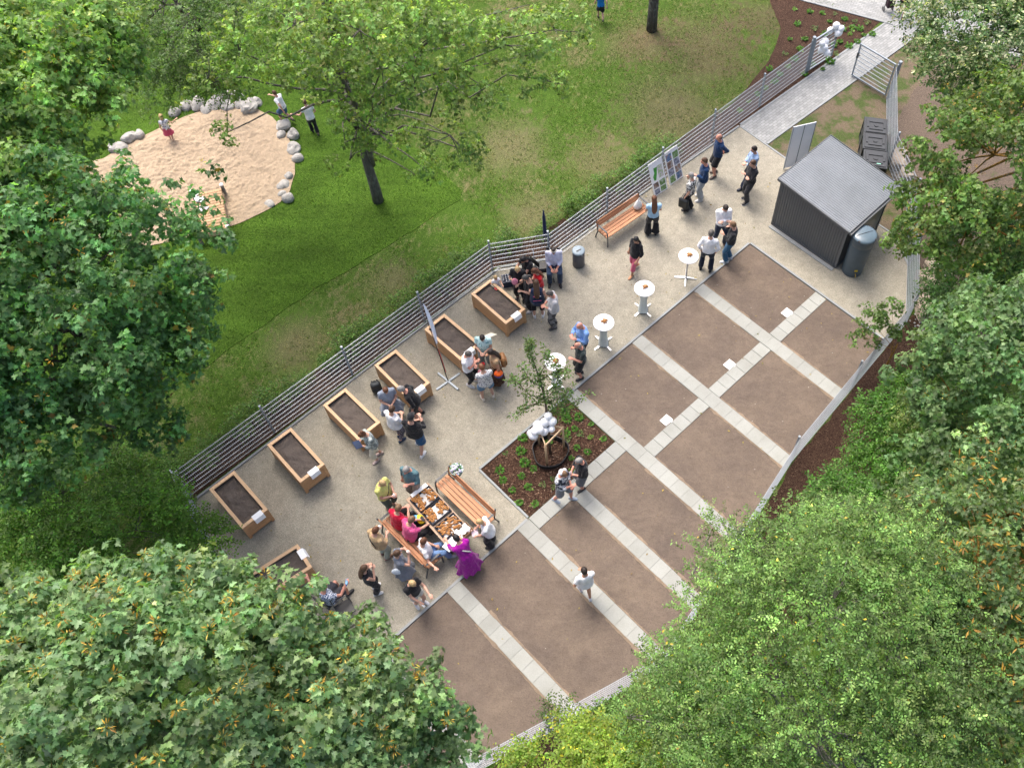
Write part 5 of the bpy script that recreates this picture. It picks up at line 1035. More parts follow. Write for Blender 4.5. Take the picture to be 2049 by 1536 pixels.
# soil spilled over the slab edges
sp_ = MB()
def spill(a, b0, b1, side):
    n = int((b1-b0)/.05); vs = []; off_ = random.uniform(0, 90)
    for i in range(n+1):
        b = b0+(b1-b0)*i/n; k = noise.noise((b*2.6+off_, a, 0)); k2 = noise.noise((b*7+off_, a, 5)); i_ = max(-.004, .028*k+.014*k2); o_ = .05+.04*k+.03*k2
        for q, z in ((-i_, .0495), (.0, .0495), (max(.012, o_), .030)): p = g(a+side*q, b, z); vs.append(tuple(p))
    m_ = [(3*i+j, 3*i+j+1, 3*i+j+4, 3*i+j+3) if side < 0 else (3*i+j+3, 3*i+j+4, 3*i+j+1, 3*i+j) for i in range(n) for j in range(2)]; sp_.add(vs, m_)
for ac, b0 in ((2.465, .1), (5.21, .1), (7.91, .1), (9.94, 2.5), (11.625, 2.1), (14.04, 2.1), (16.46, 2.1)):
    for sd_ in (-1, 1):
        for q0, q1 in ((b0, 1.9), (2.5, 2.62), (3.15, se(ac)-.1)):
            if ac > 9: q0 = max(q0, b0)
            if q1-q0 > .2 and not (ac == 7.91 and sd_ > 0 and q0 < 2.4): spill(ac+sd_*.211, q0, q1, sd_)
o = sp_.obj('spilled_soil', mat_soil('sandy_soil', (.255, .20, .148), .5)); o['kind'] = 'stuff'; o['label'] = 'sandy soil spilled along the edges of the slab paths'
# grass blades standing in the lawn
def inside(P, poly_):
    x, y = P[:, 0], P[:, 1]; c = np.zeros(len(P), bool); n = len(poly_)
    for i in range(n):
        (x1, y1), (x2, y2) = poly_[i][:2], poly_[(i+1) % n][:2]; c ^= ((y1 > y) != (y2 > y)) & (x < (x2-x1)*(y-y1)/((y2-y1) if y2 != y1 else 1e-9)+x1)
    return c
N_ = 190000; Pg = np.stack([RNG.uniform(-20, 11, N_), RNG.uniform(9, 33, N_), np.zeros(N_)], 1)
bad = np.zeros(N_, bool)
for pl in (yard, sandpts, farbed, ab([(-3.9, -3.7), (3.2, -4.0), (5.0, -4.1), (6.3, -4.8), (18, -4.7), (18, -5.4), (6.1, -5.5), (4.9, -4.7), (3.0, -4.55), (-3.8, -4.35)]), px([(1470, 250), (1532, 295), (1838, 66), (2060, 130), (2060, -60), (1500, -60), (1760, 45)]), px([(1530, 290), (1838, 62), (2100, 62), (2100, 900), (1500, 900)]), ab([(0, 0), (19, 0), (19, 9), (0, 9)])): bad |= inside(Pg, pl)
Pg = Pg[~bad]; tf = inside(Pg, turf); nz_ = np.array([noise.noise((x*1.1, y*1.1, 3.3))+.6*noise.noise((x*4, y*4, 1)) for x, y, _ in Pg]); keepg = tf | (nz_ > -.25); Pg, tf, nz_ = Pg[keepg], tf[keepg], nz_[keepg]; n = len(Pg)
cg = rand_cols(n, (.062, .125, .012), .32, .08); st_ = (~tf) & (nz_ < .05) & (RNG.random(n) < .6); cg[st_] = np.array((.22, .185, .095))*np.exp(RNG.normal(0, .25, (st_.sum(), 1)))
o = link('grass', leaf_mesh('grass', Pg, norm(RNG.normal(0, .75, (n, 3))*np.array([1, 1, 0])+np.array([0, 0, .8])), RNG.normal(0, 1, (n, 3))*np.array([1, 1, .2]), RNG.uniform(.035, .085, n), cg, THIN*np.array([1, 1.5]), LEAF, .6)); o['kind'] = 'stuff'; o['label'] = 'short grass blades of the mown lawn'
# young hedge outside the long fence
HM = []
for k in range(3):
    m_ = MB(); blobs = [((0, 0, .30), (.30, .30, .28)), ((.16, .05, .22), (.2, .2, .2)), ((-.14, -.08, .24), (.2, .22, .2))]; P, Nn = clusters(blobs, 26, .1, -.2, .6, .4); O, X, Z, S_ = sprays(P, Nn, 3, .14, 7, .16, .055); HM.append(leaf_mesh('hedge_bush', O, X, Z, S_, rand_cols(len(O), (.095, .165, .036), .3), OVAL, LEAF))
def hedge_line(pts, step, skip=.12):
    for i in range(len(pts)-1):
        p, q = pts[i], pts[i+1]; n = int((q-p).length/step)
        for k in range(n):
            if random.random() < skip: continue
            c = p.lerp(q, (k+random.random()*.6)/n)+Vector((random.gauss(0, .08), random.gauss(0, .08), 0)); o = link('hedge_bush', random.choice(HM), None, c, random.uniform(0, 6)); sc = random.uniform(.55, 1.15); o.scale = (sc, sc, sc*random.uniform(.8, 1.3)); tag(o, 'young leafy hedge plant in the mulch strip outside the long fence', 'hedge plant', 'young hedge along the fence')
off = lambda p: Vector((p[0], p[1], 0))
hedge_line([g(18.5, -5.75), g(6.4, -5.75), g(4.85, -4.95), g(2.9, -4.85), g(-1.6, -4.7)], .29, .25)

# ------------------------------------------------------------------ people
SKINS = {'fair': (.52, .30, .22), 'tan': (.42, .22, .14), 'red': (.55, .26, .19)}
def skin_mat(k):
    s = S('skin'); co = s.co(); col = s.ramp(s.noise(co, 8), (.3, sc3(SKINS[k], .9)), (.7, sc3(SKINS[k], 1.08))); s.b.inputs['Subsurface Weight'].default_value = .06; s.b.inputs['Subsurface Radius'].default_value = (.02, .008, .004); return s.fin(col, .55, .35)
SKM = {k: skin_mat(k) for k in SKINS}; EYE = plain('dark_eye', (.03, .022, .02), .3, .1, 9, .5, 0, 0); LIP = plain('lips', (.36, .13, .11), .5, .1, 9, .3, 0, 0)
HAIRC = {'dark': (.022, .015, .012), 'black': (.010, .009, .010), 'brown': (.075, .040, .022), 'lbrown': (.16, .095, .05), 'blond': (.42, .29, .14), 'grey': (.24, .23, .22), 'dgrey': (.085, .078, .072), 'red': (.16, .065, .03), 'auburn': (.11, .045, .022)}
def hair_mat(k):
    s = S('hair_'+k); co = s.co(); f = s.noise(s.n('Mapping', None, Vector=co, Scale=(60, 60, 8)).outputs[0], 1.5, 4, .7); c = HAIRC[k]; col = s.ramp(f, (.3, sc3(c, .6)), (.7, sc3(c, 1.5))); s.bump(f, .6, .01); return s.fin(col, .5, .4)
HM_ = {k: hair_mat(k) for k in HAIRC}
def remesh(m, name, mats, vox, it=3, fac=.5):
    me = m.mesh(name, mats); o = bpy.data.objects.new('tmp', me); COL.objects.link(o)
    r = o.modifiers.new('r', 'REMESH'); r.mode = 'VOXEL'; r.voxel_size = vox; r.use_smooth_shade = True
    if it: sm = o.modifiers.new('s', 'SMOOTH'); sm.iterations = it; sm.factor = fac
    dg = bpy.context.evaluated_depsgraph_get(); out = bpy.data.meshes.new_from_object(o.evaluated_get(dg)); bpy.data.objects.remove(o); bpy.data.meshes.remove(me)
    out.name = name; out.materials.clear()
    for x in mats: out.materials.append(x)
    return out
def loft(m, rings, n=16):
    vs = []; fs = []
    for c, ax, ay in rings:
        for k in range(n): t = 2*PI*k/n; vs.append(c+ax*math.cos(t)+ay*math.sin(t))
    for i in range(len(rings)-1):
        for k in range(n): fs.append((i*n+k, i*n+(k+1) % n, (i+1)*n+(k+1) % n, (i+1)*n+k))
    fs.append(tuple(range(n-1, -1, -1))); fs.append(tuple(range((len(rings)-1)*n, len(rings)*n))); m.add(vs, fs)
def ik(a, t, l1, l2, pole):
    d = t-a; L = d.length
    if L > (l1+l2)*.995: t = a+d*((l1+l2)*.995/L); d = t-a; L = d.length
    x = (l1*l1-l2*l2+L*L)/(2*L); h = math.sqrt(max(0, l1*l1-x*x)); u = d/L; p = pole-u*pole.dot(u); p = p.normalized() if p.length > 1e-4 else u.orthogonal()
    return a+u*x+p*h, t
ARMS = {  # wrist relative to the shoulder (forward, outward, up) and elbow pole
    'down': ((.05, .07, -.50), (-.6, .4, 0)), 'front': ((.24, -.12, -.30), (-.4, .7, -.6)), 'cross': ((.21, -.22, -.20), (.1, .6, -.8)), 'back': ((-.20, -.10, -.40), (-.6, .8, 0)), 'mouth': ((.20, -.11, .06), (.3, .5, -.9)),
    'reach': ((.44, -.02, -.20), (-.2, .4, -.8)), 'chest': ((.26, -.08, -.14), (-.2, .6, -.8)), 'side': ((.10, .42, -.12), (-.3, .2, -.9)), 'hip': ((.04, .06, -.485), (-.6, .7, 0)), 'lap': ((.26, -.10, -.38), (-.5, .6, -.3)), 'swing': ((.22, .08, -.42), (-.7, .3, 0)), 'swingb': ((-.22, .10, -.44), (-.7, .4, 0)), 'phone': ((.30, -.13, -.16), (-.2, .6, -.8)), 'fwd': ((.50, .0, -.05), (0, .4, -.9)), 'low': ((.34, -.05, -.40), (-.4, .5, -.4)), 'high': ((.28, -.1, .02), (.1, .6, -.7))}
CL = cloth; WHT = cloth((.78, .78, .80)); BLK = cloth((.014, .014, .017)); NVY = cloth((.012, .022, .06)); JEAN = cloth((.05, .115, .215)); DJEAN = cloth((.018, .034, .07)); BEI = cloth((.42, .35, .26)); CREAM = cloth((.62, .58, .47))
def person(u, v, face, label, h=1.72, fat=1.0, sk='fair', hair=('short', 'brown'), top=None, sl=.95, hem=-.06, loose=0, bot=('trousers', NVY), shoe=(.03, .03, .03), arms=('down', 'down'), lean=0.0, head=(.1, 0), legs=((.02, .10), (-.02, -.10)), sit=0, skirt=None, cap=None, tw=0, neck=.535, sole=None):
    """continuous body (root) with hair and clothing as children, posed by joint targets; local +x is forward"""
    s = h/1.748; base = at(u, v, .012) if not isinstance(u, Vector) else u; rz = math.radians(face); DG = math.radians
    fb = 1+(fat-1)*1.0; Ry = Matrix.Rotation(lean, 3, 'Y'); Rt = Matrix.Rotation(DG(tw), 3, 'Z')
    pel = Vector((0, 0, .93 if not sit else sit/s+.09)); 
    def U(p, k=1.0): return pel + Rt @ (Matrix.Rotation(lean*k, 3, 'Y') @ Vector(p))
    def trunk(e, z0, z1, hemadd=0, nz=None):
        R = []
        for z, xo, wy, dx in ((-.13, 0, .12, .10), (-.03, 0, .170*fb, .120*fb), (.08, .005*fb, .160*fb, .118*fb), (.18, .015*fb, .152*fb, .115*fb), (.30, .01, .172*(1+(fb-1)*.7), .122*(1+(fb-1)*.7)), (.41, -.008, .180*(1+(fb-1)*.5), .115), (.48, -.015, .158, .088), (.525, -.012, .098, .066), (.56, -.005, .056, .055)):
            R.append([z, xo, wy, dx])
        out = []; zs = [r[0] for r in R]
        def samp(z):
            z_ = max(zs[0], min(zs[-1], z))
            for a, b in zip(R, R[1:]):
                if z_ <= b[0]: t = (z_-a[0])/(b[0]-a[0]); return [a[i]+(b[i]-a[i])*t for i in range(4)]
            return R[-1]
        pts = [z for z in zs if z0 < z < z1]; pts = [z0]+pts+[z1]
        for z in pts:
            r = samp(z); k = min(1, max(0, (z+.12)/.25)); ea = e+hemadd*max(0, min(1, (.30-z)/.4)); Rk = Rt @ Matrix.Rotation(lean*k, 3, 'Y')
            out.append((pel+Rk @ Vector((r[1], 0, z)), Rk @ Vector((r[3]+ea, 0, 0)), Rk @ Vector((0, r[2]+ea, 0))))
        return out
    Hc = U((.015, 0, .56)); Rh = Rt @ Matrix.Rotation(lean*.6, 3, 'Y') @ Matrix.Rotation(DG(head[1]), 3, 'Z') @ Matrix.Rotation(head[0], 3, 'Y'); hc = Hc + Rh @ Vector((.02, 0, .145))
    kid = h < 1.35; hs = 1.32 if kid else 1.0
    sh = [U((-.01, sy*.175*(1+(fb-1)*.35), .455)) for sy in (1, -1)]; armj = []
    for i, sy in enumerate((1, -1)):
        w_, pole = (ARMS[arms[i]] if isinstance(arms[i], str) else arms[i]); k = .5 if isinstance(arms[i], str) and arms[i] in ('down', 'hip', 'lap') else .85
        Ra = Rt @ Matrix.Rotation(lean*k, 3, 'Y'); tgt = sh[i]+Ra @ Vector((w_[0]+(fb-1)*.18*(w_[1] < .0), w_[1]*sy+(.05*sy*(fb-1) if w_[1] > 0 else 0), w_[2])); e, wr = ik(sh[i], tgt, .285, .255, Ra @ Vector((pole[0], pole[1]*sy, pole[2]))); armj.append((sh[i], e, wr))
    hipj = [pel+Rt @ Vector((0, sy*.088*fb, -.03)) for sy in (1, -1)]; legj = []
    for i, sy in enumerate((1, -1)):
        lx = legs[i]; ank = Vector((lx[0], lx[1], .085+(lx[2] if len(lx) > 2 else 0))); kn, ank = ik(hipj[i], ank, .435, .42, Vector((1, sy*.12, 0))); legj.append((hipj[i], kn, ank))
    b = MB(); loft(b, trunk(0, -.13, .56))
    b.tube([U((-.008, 0, .50)), Hc+Rh @ Vector((.0, 0, .06))], [.058, .052], 12)
    b.ball(hc, (.095*hs, .074*hs, .115*hs), 18, 12, Rh); b.ball(hc+Rh @ Vector((.03, 0, -.055))*hs, (.062*hs, .055*hs, .062*hs), 12, 8, Rh)
    b.tube([hc+Rh @ Vector((.088, 0, .012))*hs, hc+Rh @ Vector((.112, 0, -.026))*hs, hc+Rh @ Vector((.088, 0, -.032))*hs], [.010, .016, .012], 8)
    for sy in (1, -1): b.ball(hc+Rh @ Vector((-.005, sy*.076, -.008))*hs, (.022, .012, .032), 8, 6, Rh); b.ball(hc+Rh @ Vector((.078, sy*.03, .035))*hs, (.016, .026, .012), 8, 6, Rh)
    hands = []
    for i, (a, e, wr) in enumerate(armj):
        b.tube([a, a.lerp(e, .5), e, e.lerp(wr, .35), wr], [.056, .047, .040, .041, .028], 10)
        d = (wr-e).normalized(); sdv = d.cross(Vector((0, 0, 1))); sdv = sdv.normalized() if sdv.length > .1 else Vector((0, 1, 0)); nv = sdv.cross(d); sy = (1, -1)[i]
        pc = wr+d*.052; Mh = Matrix((d, sdv, nv)).transposed(); b.ball(pc, (.056, .042, .021), 10, 8, Mh)
        for f_ in range(4):
            o_ = (f_-1.5)*.021; L_ = (.062, .076, .072, .055)[f_]; r0 = pc+d*.042+sdv*o_; r1 = r0+d*L_*.5+sdv*o_*.25-nv*.010; r2 = r1+d*L_*.42-nv*.028; b.tube([r0-d*.02, r0, r1, r2], [.0105, .0105, .010, .008], 6)
        th = pc-d*.01+sdv*(-.036*sy if True else .036); b.tube([th, th+d*.03-sdv*.022*sy-nv*.01, th+d*.062-sdv*.022*sy-nv*.02], [.013, .012, .009], 6)
        hands.append((wr+d*.09, d, sdv, nv))
    for hp, kn, an in legj:
        b.tube([hp, hp.lerp(kn, .5), kn, kn.lerp(an, .35), an+Vector((0, 0, .02))], [.082*fb, .070*fb, .054, .056, .038], 12)
    for k, (hp, kn, an) in enumerate(legj): b.tube([an+Vector((-.045, 0, -.03)), an+Vector((.02, 0, -.03)), an+Vector((.13, 0, -.058))], [.034, .042, .026], 8)
    def xf(p): return p*s
    for m_ in (b,): m_.v = [tuple(Vector(p)*s) for p in m_.v]
    body = remesh(b, 'person', [SKM[sk], EYE, LIP], .0125, 2)
    n = len(body.polygons); ctr = np.empty(n*3, np.float32); body.polygons.foreach_get('center', ctr); ctr = ctr.reshape(-1, 3); mi = np.zeros(n, np.int32)
    for sy in (1, -1): q = np.array((hc+Rh @ Vector((.088, sy*.032, .012))*hs)*s); mi[np.linalg.norm(ctr-q, axis=1) < .017] = 1
    q = np.array((hc+Rh @ Vector((.092, 0, -.062))*hs)*s); dl = np.abs((ctr-q) @ np.array(Rh)); mi[(dl[:, 0] < .03) & (dl[:, 1] < .024) & (dl[:, 2] < .009)] = 2
    body.polygons.foreach_set('material_index', mi)
    o = link('person', body, None, (base.x, base.y, base.z), rz); tag(o, label, 'person')
    def part(m_, name, mat, vox=.017, it=3):
        m_.v = [tuple(Vector(p)*s) for p in m_.v]; me = remesh(m_, name, [mat], vox, it); sd_ = random.uniform(0, 50)
        for v_, n_ in zip(me.vertices, [tuple(x.vector) for x in me.vertex_normals]):
            c_ = v_.co; f_ = noise.noise((c_.x*13+sd_, c_.y*13, c_.z*6))+.6*noise.noise((c_.x*24, c_.y*24+sd_, c_.z*15)); v_.co = c_+Vector(n_)*(.009*f_)
        me.update(); return link(name, me, o)
    # clothing
    if bot:
        kind, bm = bot; m = MB()
        if kind in ('skirt', 'dress'):
            L_ = skirt or .42; fl_ = .10 if kind == 'skirt' else .16; zz0 = .10
            R = trunk(.02, -.02, zz0)
            nn = 5
            low = []
            for j in range(nn): t = 1-j/nn; low.append((pel+Rt @ Vector((.02*t*(1 if not sit else 6), 0, -.02-L_*t)), Rt @ Vector((.14*fb+fl_*t, 0, 0)), Rt @ Vector((0, .19*fb+fl_*t, 0))))
            loft(m, low+R, 28)
            vs = []
            for p in m.v:
                p = Vector(p); w_ = max(0, (pel.z-.05-p.z)/L_); a_ = math.atan2(p.y-pel.y, p.x-pel.x); k = 1+(.16 if kind == 'dress' and L_ > .5 else .10)*w_*math.sin(a_*9); vs.append(((p.x-pel.x)*k+pel.x, (p.y-pel.y)*k+pel.y, p.z+(.06 if kind == 'dress' and L_ > .5 else .02)*w_*math.cos(a_*9)))
            m.v = vs; part(m, 'skirt' if kind == 'skirt' else 'dress', bm, .018, 2)
        else:
            T_ = {'trousers': (1.93, .016, .030), 'wide': (1.96, .022, .075), 'shorts': (.88, .026, .05), 'capri': (1.5, .016, .028), 'leggings': (1.85, .008, .006), 'short': (.5, .022, .04)}[kind]
            loft(m, trunk(.017, -.13, .09))
            for hp, kn, an in legj:
                pts = [hp+Vector((0, 0, .02)), hp.lerp(kn, .5)]; rr = [.094*fb+T_[1]*.5, .076*fb+T_[1]+.2*T_[2]]
                if T_[0] <= 1: pts.append(hp.lerp(kn, T_[0])); rr.append(.062*fb+T_[1]+T_[2]*.7)
                else:
                    f_ = T_[0]-1; pts += [kn, kn.lerp(an, f_*.5), kn.lerp(an, f_)]; rr += [.058*fb+T_[1], .056+T_[1]+T_[2]*.4, .045+T_[1]*.5+T_[2]]
                m.tube(pts, rr, 12)
            part(m, 'shorts' if kind in ('shorts', 'short') else 'trousers', bm)
    if top:
        m = MB(); loft(m, trunk(.024, hem, neck, loose))
        if sl:
            for a, e, wr in armj:
                m.ball(a, .080, 12, 8)
                if sl <= .7: m.tube([a+(pel-a)*.08, a, a.lerp(e, sl)], [.05, .074, .066+loose*.2], 10)
                else: m.tube([a+(pel-a)*.08, a, a.lerp(e, .5), e, e.lerp(wr, .5), e.lerp(wr, max(.05, (sl-.5)*2-.02) if sl > .7 else .1)], [.05, .074, .064, .058, .052, .044], 10)
        part(m, 'shirt', top)
    sc_ = plain('shoe_leather', shoe, .55, .15, 20, .35)
    for i, (hp, kn, an) in enumerate(legj):
        m = MB(); to = DG(10)*(1, -1)[i]; fd = Vector((math.cos(to), math.sin(to), 0)); sd = Vector((-fd.y, fd.x, 0)); z0 = an.z-.085
        loft(m, [(an+fd*x+Vector((0, 0, z-an.z+z0)), up*Vector((0, 0, 1))+fd*0, sd*w_) for x, z, up, w_ in ((-.075, .040, .036, .030), (-.05, .050, .048, .040), (.02, .050, .050, .043), (.09, .036, .036, .050), (.15, .030, .028, .044), (.185, .026, .016, .022))], 12)
        m.v = [tuple(Vector(p)*s) for p in m.v]; m.v = [(x, y, max(z, z0*s+.002)) for x, y, z in m.v]
        so = m.obj('shoe', sc_, o, True)
        if sole:
            m = MB(); m.add([tuple((an+fd*x+sd*w_*k+Vector((0, 0, z-.085)))*s) for z in (.0, .022) for x, w_, k in ((-.08, .032, -1), (.09, .054, -1), (.19, .026, -1), (.19, .026, 1), (.09, .054, 1), (-.08, .032, 1))], [(5, 4, 3, 2, 1, 0), (6, 7, 8, 9, 10, 11)]+[(i_, (i_+1) % 6, 6+(i_+1) % 6, 6+i_) for i_ in range(6)]); m.obj('sole', plain('shoe_sole', sole), so)
    st, hcx = hair if hair else (None, None)
    if st:
        m = MB(); R_ = Vector((.106, .085, .124))*hs; 
        ring = MB(); ring.ball((0, 0, 0), (1, 1, 1), 28, 20)
        for p in ring.v:
            p = Vector(p); d = p.normalized(); out = 1.0
            front = d.x > .30 and d.z < .42-.2*abs(d.y); low_ = d.z < (-.50 if st in ('short', 'fringe') else -.75) or (d.x > -.05 and d.z < -.12)
            if st == 'fringe': front = front or d.z > .28
            if front or low_: out = .80
            else: out = 1+.05*noise.noise(d*4)+(.04 if st not in ('short', 'fringe') else 0)
            m.v.append(tuple(hc + Rh @ Vector((-.006, 0, .006)) + Rh @ Vector((d.x*R_.x*out, d.y*R_.y*out, d.z*R_.z*out))))
        m.f = ring.f; m.mi = [0]*len(ring.f)
        if st == 'long':
            bk = [hc+Rh @ Vector((-.05, 0, .04)), hc+Rh @ Vector((-.085, 0, -.06)), U((-.115*fb, 0, .50)), U((-.155*fb, 0, .36)), U((-.15*fb, 0, .24))]; sd = Rt @ Vector((0, 1, 0)); loft(m, [(c, sd*w_, Vector((1, 0, .1)).normalized()*t_) for c, w_, t_ in zip(bk, (.07, .088, .095, .085, .045), (.05, .05, .045, .04, .018))], 14)
        if st == 'bun': m.ball(hc+Rh @ Vector((-.09, 0, .10)), .052, 12, 8)
        if st == 'pony': m.tube([hc+Rh @ Vector((-.09, 0, .05)), hc+Rh @ Vector((-.15, 0, -.02)), hc+Rh @ Vector((-.15, 0, -.16))], [.025, .035, .015], 8)
        m.v = [tuple(Vector(p)*s) for p in m.v]; m.obj('hair', HM_[hcx], o, True)
    if cap:
        m = MB(); m.ball(hc+Rh @ Vector((-.004, 0, .035)), (.116, .096, .105), 20, 12, Rh); m.v = [p if (Rh.transposed() @ (Vector(p)-hc)).z > .025 else tuple(hc+Rh @ Vector((0, 0, .03))+(Vector(p)-hc-Rh @ Vector((0, 0, .03)))*.6) for p in m.v]
        loft(m, [(hc+Rh @ Vector((.07+x, 0, .04-x*.25)), Rh @ Vector((0, w_, 0)), Rh @ Vector((.0, 0, .006))) for x, w_ in ((0, .075), (.05, .072), (.09, .05), (.105, .02))], 12)
        m.v = [tuple(Vector(p)*s) for p in m.v]; m.obj('cap', CL(cap), o, True)
    W_ = Matrix.Translation(o.location) @ Matrix.Rotation(rz, 4, 'Z')
    return dict(o=o, hands=[W_ @ (hd[0]*s) for hd in hands], W=W_, s=s, U=lambda p: W_ @ (U(p)*s), head=W_ @ (hc*s), rz=rz, hd=[(W_.to_3x3() @ hd[1]) for hd in hands])
PR_FLORAL = printed((.70, .70, .70), (.30, .31, .34), 26, 'pale_floral_print'); PR_GREY = printed((.55, .55, .53), (.045, .045, .05), 17, 'black_grey_leaf_print'); PR_CAMO = printed((.42, .44, .47), (.03, .035, .05), 9, 'dark_palm_print', (.60, .60, .60)); PR_BLU = printed((.50, .72, .72), (.14, .34, .38), 20, 'turquoise_floral_print', None, .60); PR_LEG = printed((.24, .23, .28), (.035, .033, .05), 24, 'patterned_leggings'); PR_TOP = printed((.72, .72, .74), (.25, .26, .33), 16, 'white_grey_print')
PR_BLOUSE = printed((.40, .44, .42), (.18, .21, .21), 12, 'grey_green_print'); CHK = checked((.62, .66, .72), (.02, .045, .13), 26); BRN = printed((.10, .055, .035), (.045, .025, .018), 14, 'brown_skirt_print')
WS = (.72, .72, .72); BS = (.02, .02, .022)
Pp = {}
def pe(k, *a, **kw): Pp[k] = person(*((a[0], 0)+a[1:] if isinstance(a[0], Vector) else a), **kw)
# children and people on the lawn
pe('k1', 1202, 42, 100, 'child in a bright blue shirt running at the top edge of the lawn', h=1.30, hair=('short', 'lbrown'), top=CL((.01, .17, .50)), sl=.5, bot=('shorts', BLK), arms=('swing', 'swingb'), legs=((.26, .07, .02), (-.26, -.07, .14)), lean=.15)
pe('k2', 346, 283, 110, 'small girl in a pink skirt and patterned top walking in the sand', h=1.12, hair=('pony', 'blond'), top=PR_TOP, sl=.3, bot=('skirt', CL((.52, .07, .13))), skirt=.36, arms=('down', 'side'), legs=((.10, .06), (-.10, -.06, .03)), lean=.15)
pe('k3', 577, 246, 160, 'boy in a white shirt and blue shorts running over the boulders with one arm out', h=1.40, hair=('short', 'brown'), top=WHT, sl=.6, bot=('shorts', CL((.03, .08, .17))), arms=('swingb', 'fwd'), legs=((.24, .07, .05), (-.26, -.07, .14)), lean=.2)
pe('k4', 632, 268, 120, 'child in a white shirt and black trousers running on the lawn beneath the maple leaves', h=1.42, hair=('short', 'brown'), top=WHT, sl=.5, bot=('trousers', BLK), arms=('side', 'swing'), legs=((.18, .06), (-.22, -.06, .08)), lean=.2)
# group by the poster boards
pe('m5', 1430, 350, 200, 'man in a navy jacket and black shorts with hands behind his back', h=1.84, hair=('fringe', 'brown'), sk='red', top=CL((.010, .035, .10)), sl=1, bot=('shorts', BLK), arms=('back', 'back'), legs=((.06, .10), (-.06, -.10)), tw=0, shoe=(.09, .07, .06))
pe('m6', 1402, 397, 185, 'man in a navy hoodie and pale grey jeans looking at the poster boards', h=1.84, hair=('short', 'brown'), sk='red', top=CL((.010, .035, .10)), sl=1, hem=-.10, loose=.02, bot=('trousers', CL((.33, .36, .39))), arms=('front', 'down'), shoe=(.5, .5, .5), sole=WS)
pe('w7', 1377, 420, 150, 'grey haired woman in a black and white blouse with a hand to her face', h=1.68, fat=1.08, hair=('short', 'grey'), top=PR_GREY, sl=.7, hem=-.14, bot=('wide', BLK), arms=('down', 'mouth'), shoe=BS)
pe('w8', 1304, 469, 95, 'long haired woman seen from behind in a pale blue top and black trousers', h=1.72, hair=('long', 'auburn'), top=CL((.36, .56, .74)), sl=.4, hem=.0, bot=('wide', BLK), arms=('front', 'front'), legs=((.0, .13), (-.0, -.13)), shoe=BS)
pe('m9', 1497, 372, 195, 'man in a pale blue shirt half hidden behind the man in a suit', h=1.80, hair=('short', 'dark'), top=CL((.30, .42, .62)), sl=1, bot=('trousers', CL((.014, .024, .055))), arms=('front', 'front'), legs=((.26, .10), (-.06, -.10)), shoe=(.02, .025, .04))
pe('m10', 1494, 401, 205, 'man in a black suit standing with folded hands near the shed', h=1.84, hair=('short', 'brown'), top=CL((.020, .020, .024)), sl=1, hem=-.16, loose=.01, bot=('trousers', CL((.035, .036, .042))), arms=('cross', 'cross'), legs=((.06, .10), (-.06, -.10)), shoe=BS, sole=WS)
# three men by the bare bar table
pe('m11', 1438, 485, 278, 'man in a white shirt with crossed arms and navy trousers facing the camera', h=1.84, hair=('short', 'dark'), top=WHT, sl=1, bot=('trousers', CL((.020, .028, .055))), arms=('cross', 'cross'), legs=((.10, .15), (-.10, -.15)), head=(.35, 0), shoe=(.14, .055, .03))
pe('m12', 1456, 521, 170, 'man in a black jacket and blue jeans talking with raised hands', h=1.80, hair=('short', 'lbrown'), top=CL((.022, .023, .027)), sl=1, hem=-.04, bot=('trousers', CL((.035, .115, .215))), arms=('chest', 'mouth'), legs=((.05, .09), (-.06, -.09)), shoe=(.6, .62, .65), sole=WS)
pe('m13', 1411, 540, 78, 'man in a white shirt and dark trousers seen from behind beside the bare bar table', h=1.82, hair=('short', 'dgrey'), top=WHT, sl=1, hem=-.03, loose=.01, bot=('trousers', CL((.012, .017, .032))), arms=('hip', 'hip'), legs=((.02, .15), (-.02, -.15)), shoe=BS)
pe('w14', 1270, 543, 225, 'woman with long black hair in a black blouse and pink trousers walking past the bench', h=1.68, hair=('long', 'black'), sk='tan', top=BLK, sl=.75, hem=-.13, loose=.03, bot=('capri', CL((.60, .12, .20))), arms=('swing', 'down'), legs=((.22, .08), (-.20, -.08, .05)), head=(.15, 25), shoe=(.50, .25, .13))
# crowded corner
pe('m15', Vector((at(1110, 548).x, at(1110, 548).y, .012)), -87, 'seated man in a pale lavender shirt and dark jeans in front of the navy parasol', h=1.78, fat=1.2, hair=('short', 'dark'), sk='red', top=CL((.56, .57, .70)), sl=.85, bot=('trousers', DJEAN), arms=('lap', 'lap'), sit=.46, legs=((.42, .15), (.40, -.16)), head=(.5, 0), shoe=BS)
pe('w16', Vector((at(1060, 562).x, at(1060, 562).y, .012)), 225, 'person in black with a black hood sitting in the fence corner', h=1.70, fat=1.1, hair=('long', 'black'), top=BLK, sl=.6, bot=('trousers', BLK), arms=('fwd', 'reach'), sit=.46, legs=((.42, .12), (.40, -.12)), lean=.15, head=(.4, 10), shoe=BS)
pe('w17', 1042, 597, 262, 'blonde woman in a black T-shirt and black leggings beside the blue crate', h=1.66, fat=1.08, hair=('short', 'blond'), top=BLK, sl=.6, hem=-.10, bot=('leggings', BLK), arms=('front', 'chest'), head=(.45, 10), shoe=BS)
pe('w18', 1082, 603, 200, 'long haired woman in a bright red top amid the crowded corner', h=1.66, hair=('long', 'auburn'), top=CL((.50, .012, .018)), sl=.5, bot=('trousers', DJEAN), arms=('chest', 'front'), lean=.08, head=(.3, 0), shoe=BS)
pe('w19', 1063, 617, 200, 'woman in a black off-shoulder top beside the planter nearest the crowd', h=1.68, fat=1.12, hair=('pony', 'dgrey'), top=BLK, sl=.65, neck=.46, hem=-.12, bot=('trousers', BLK), arms=('front', 'mouth'), head=(.45, 0), shoe=WS, sole=WS)
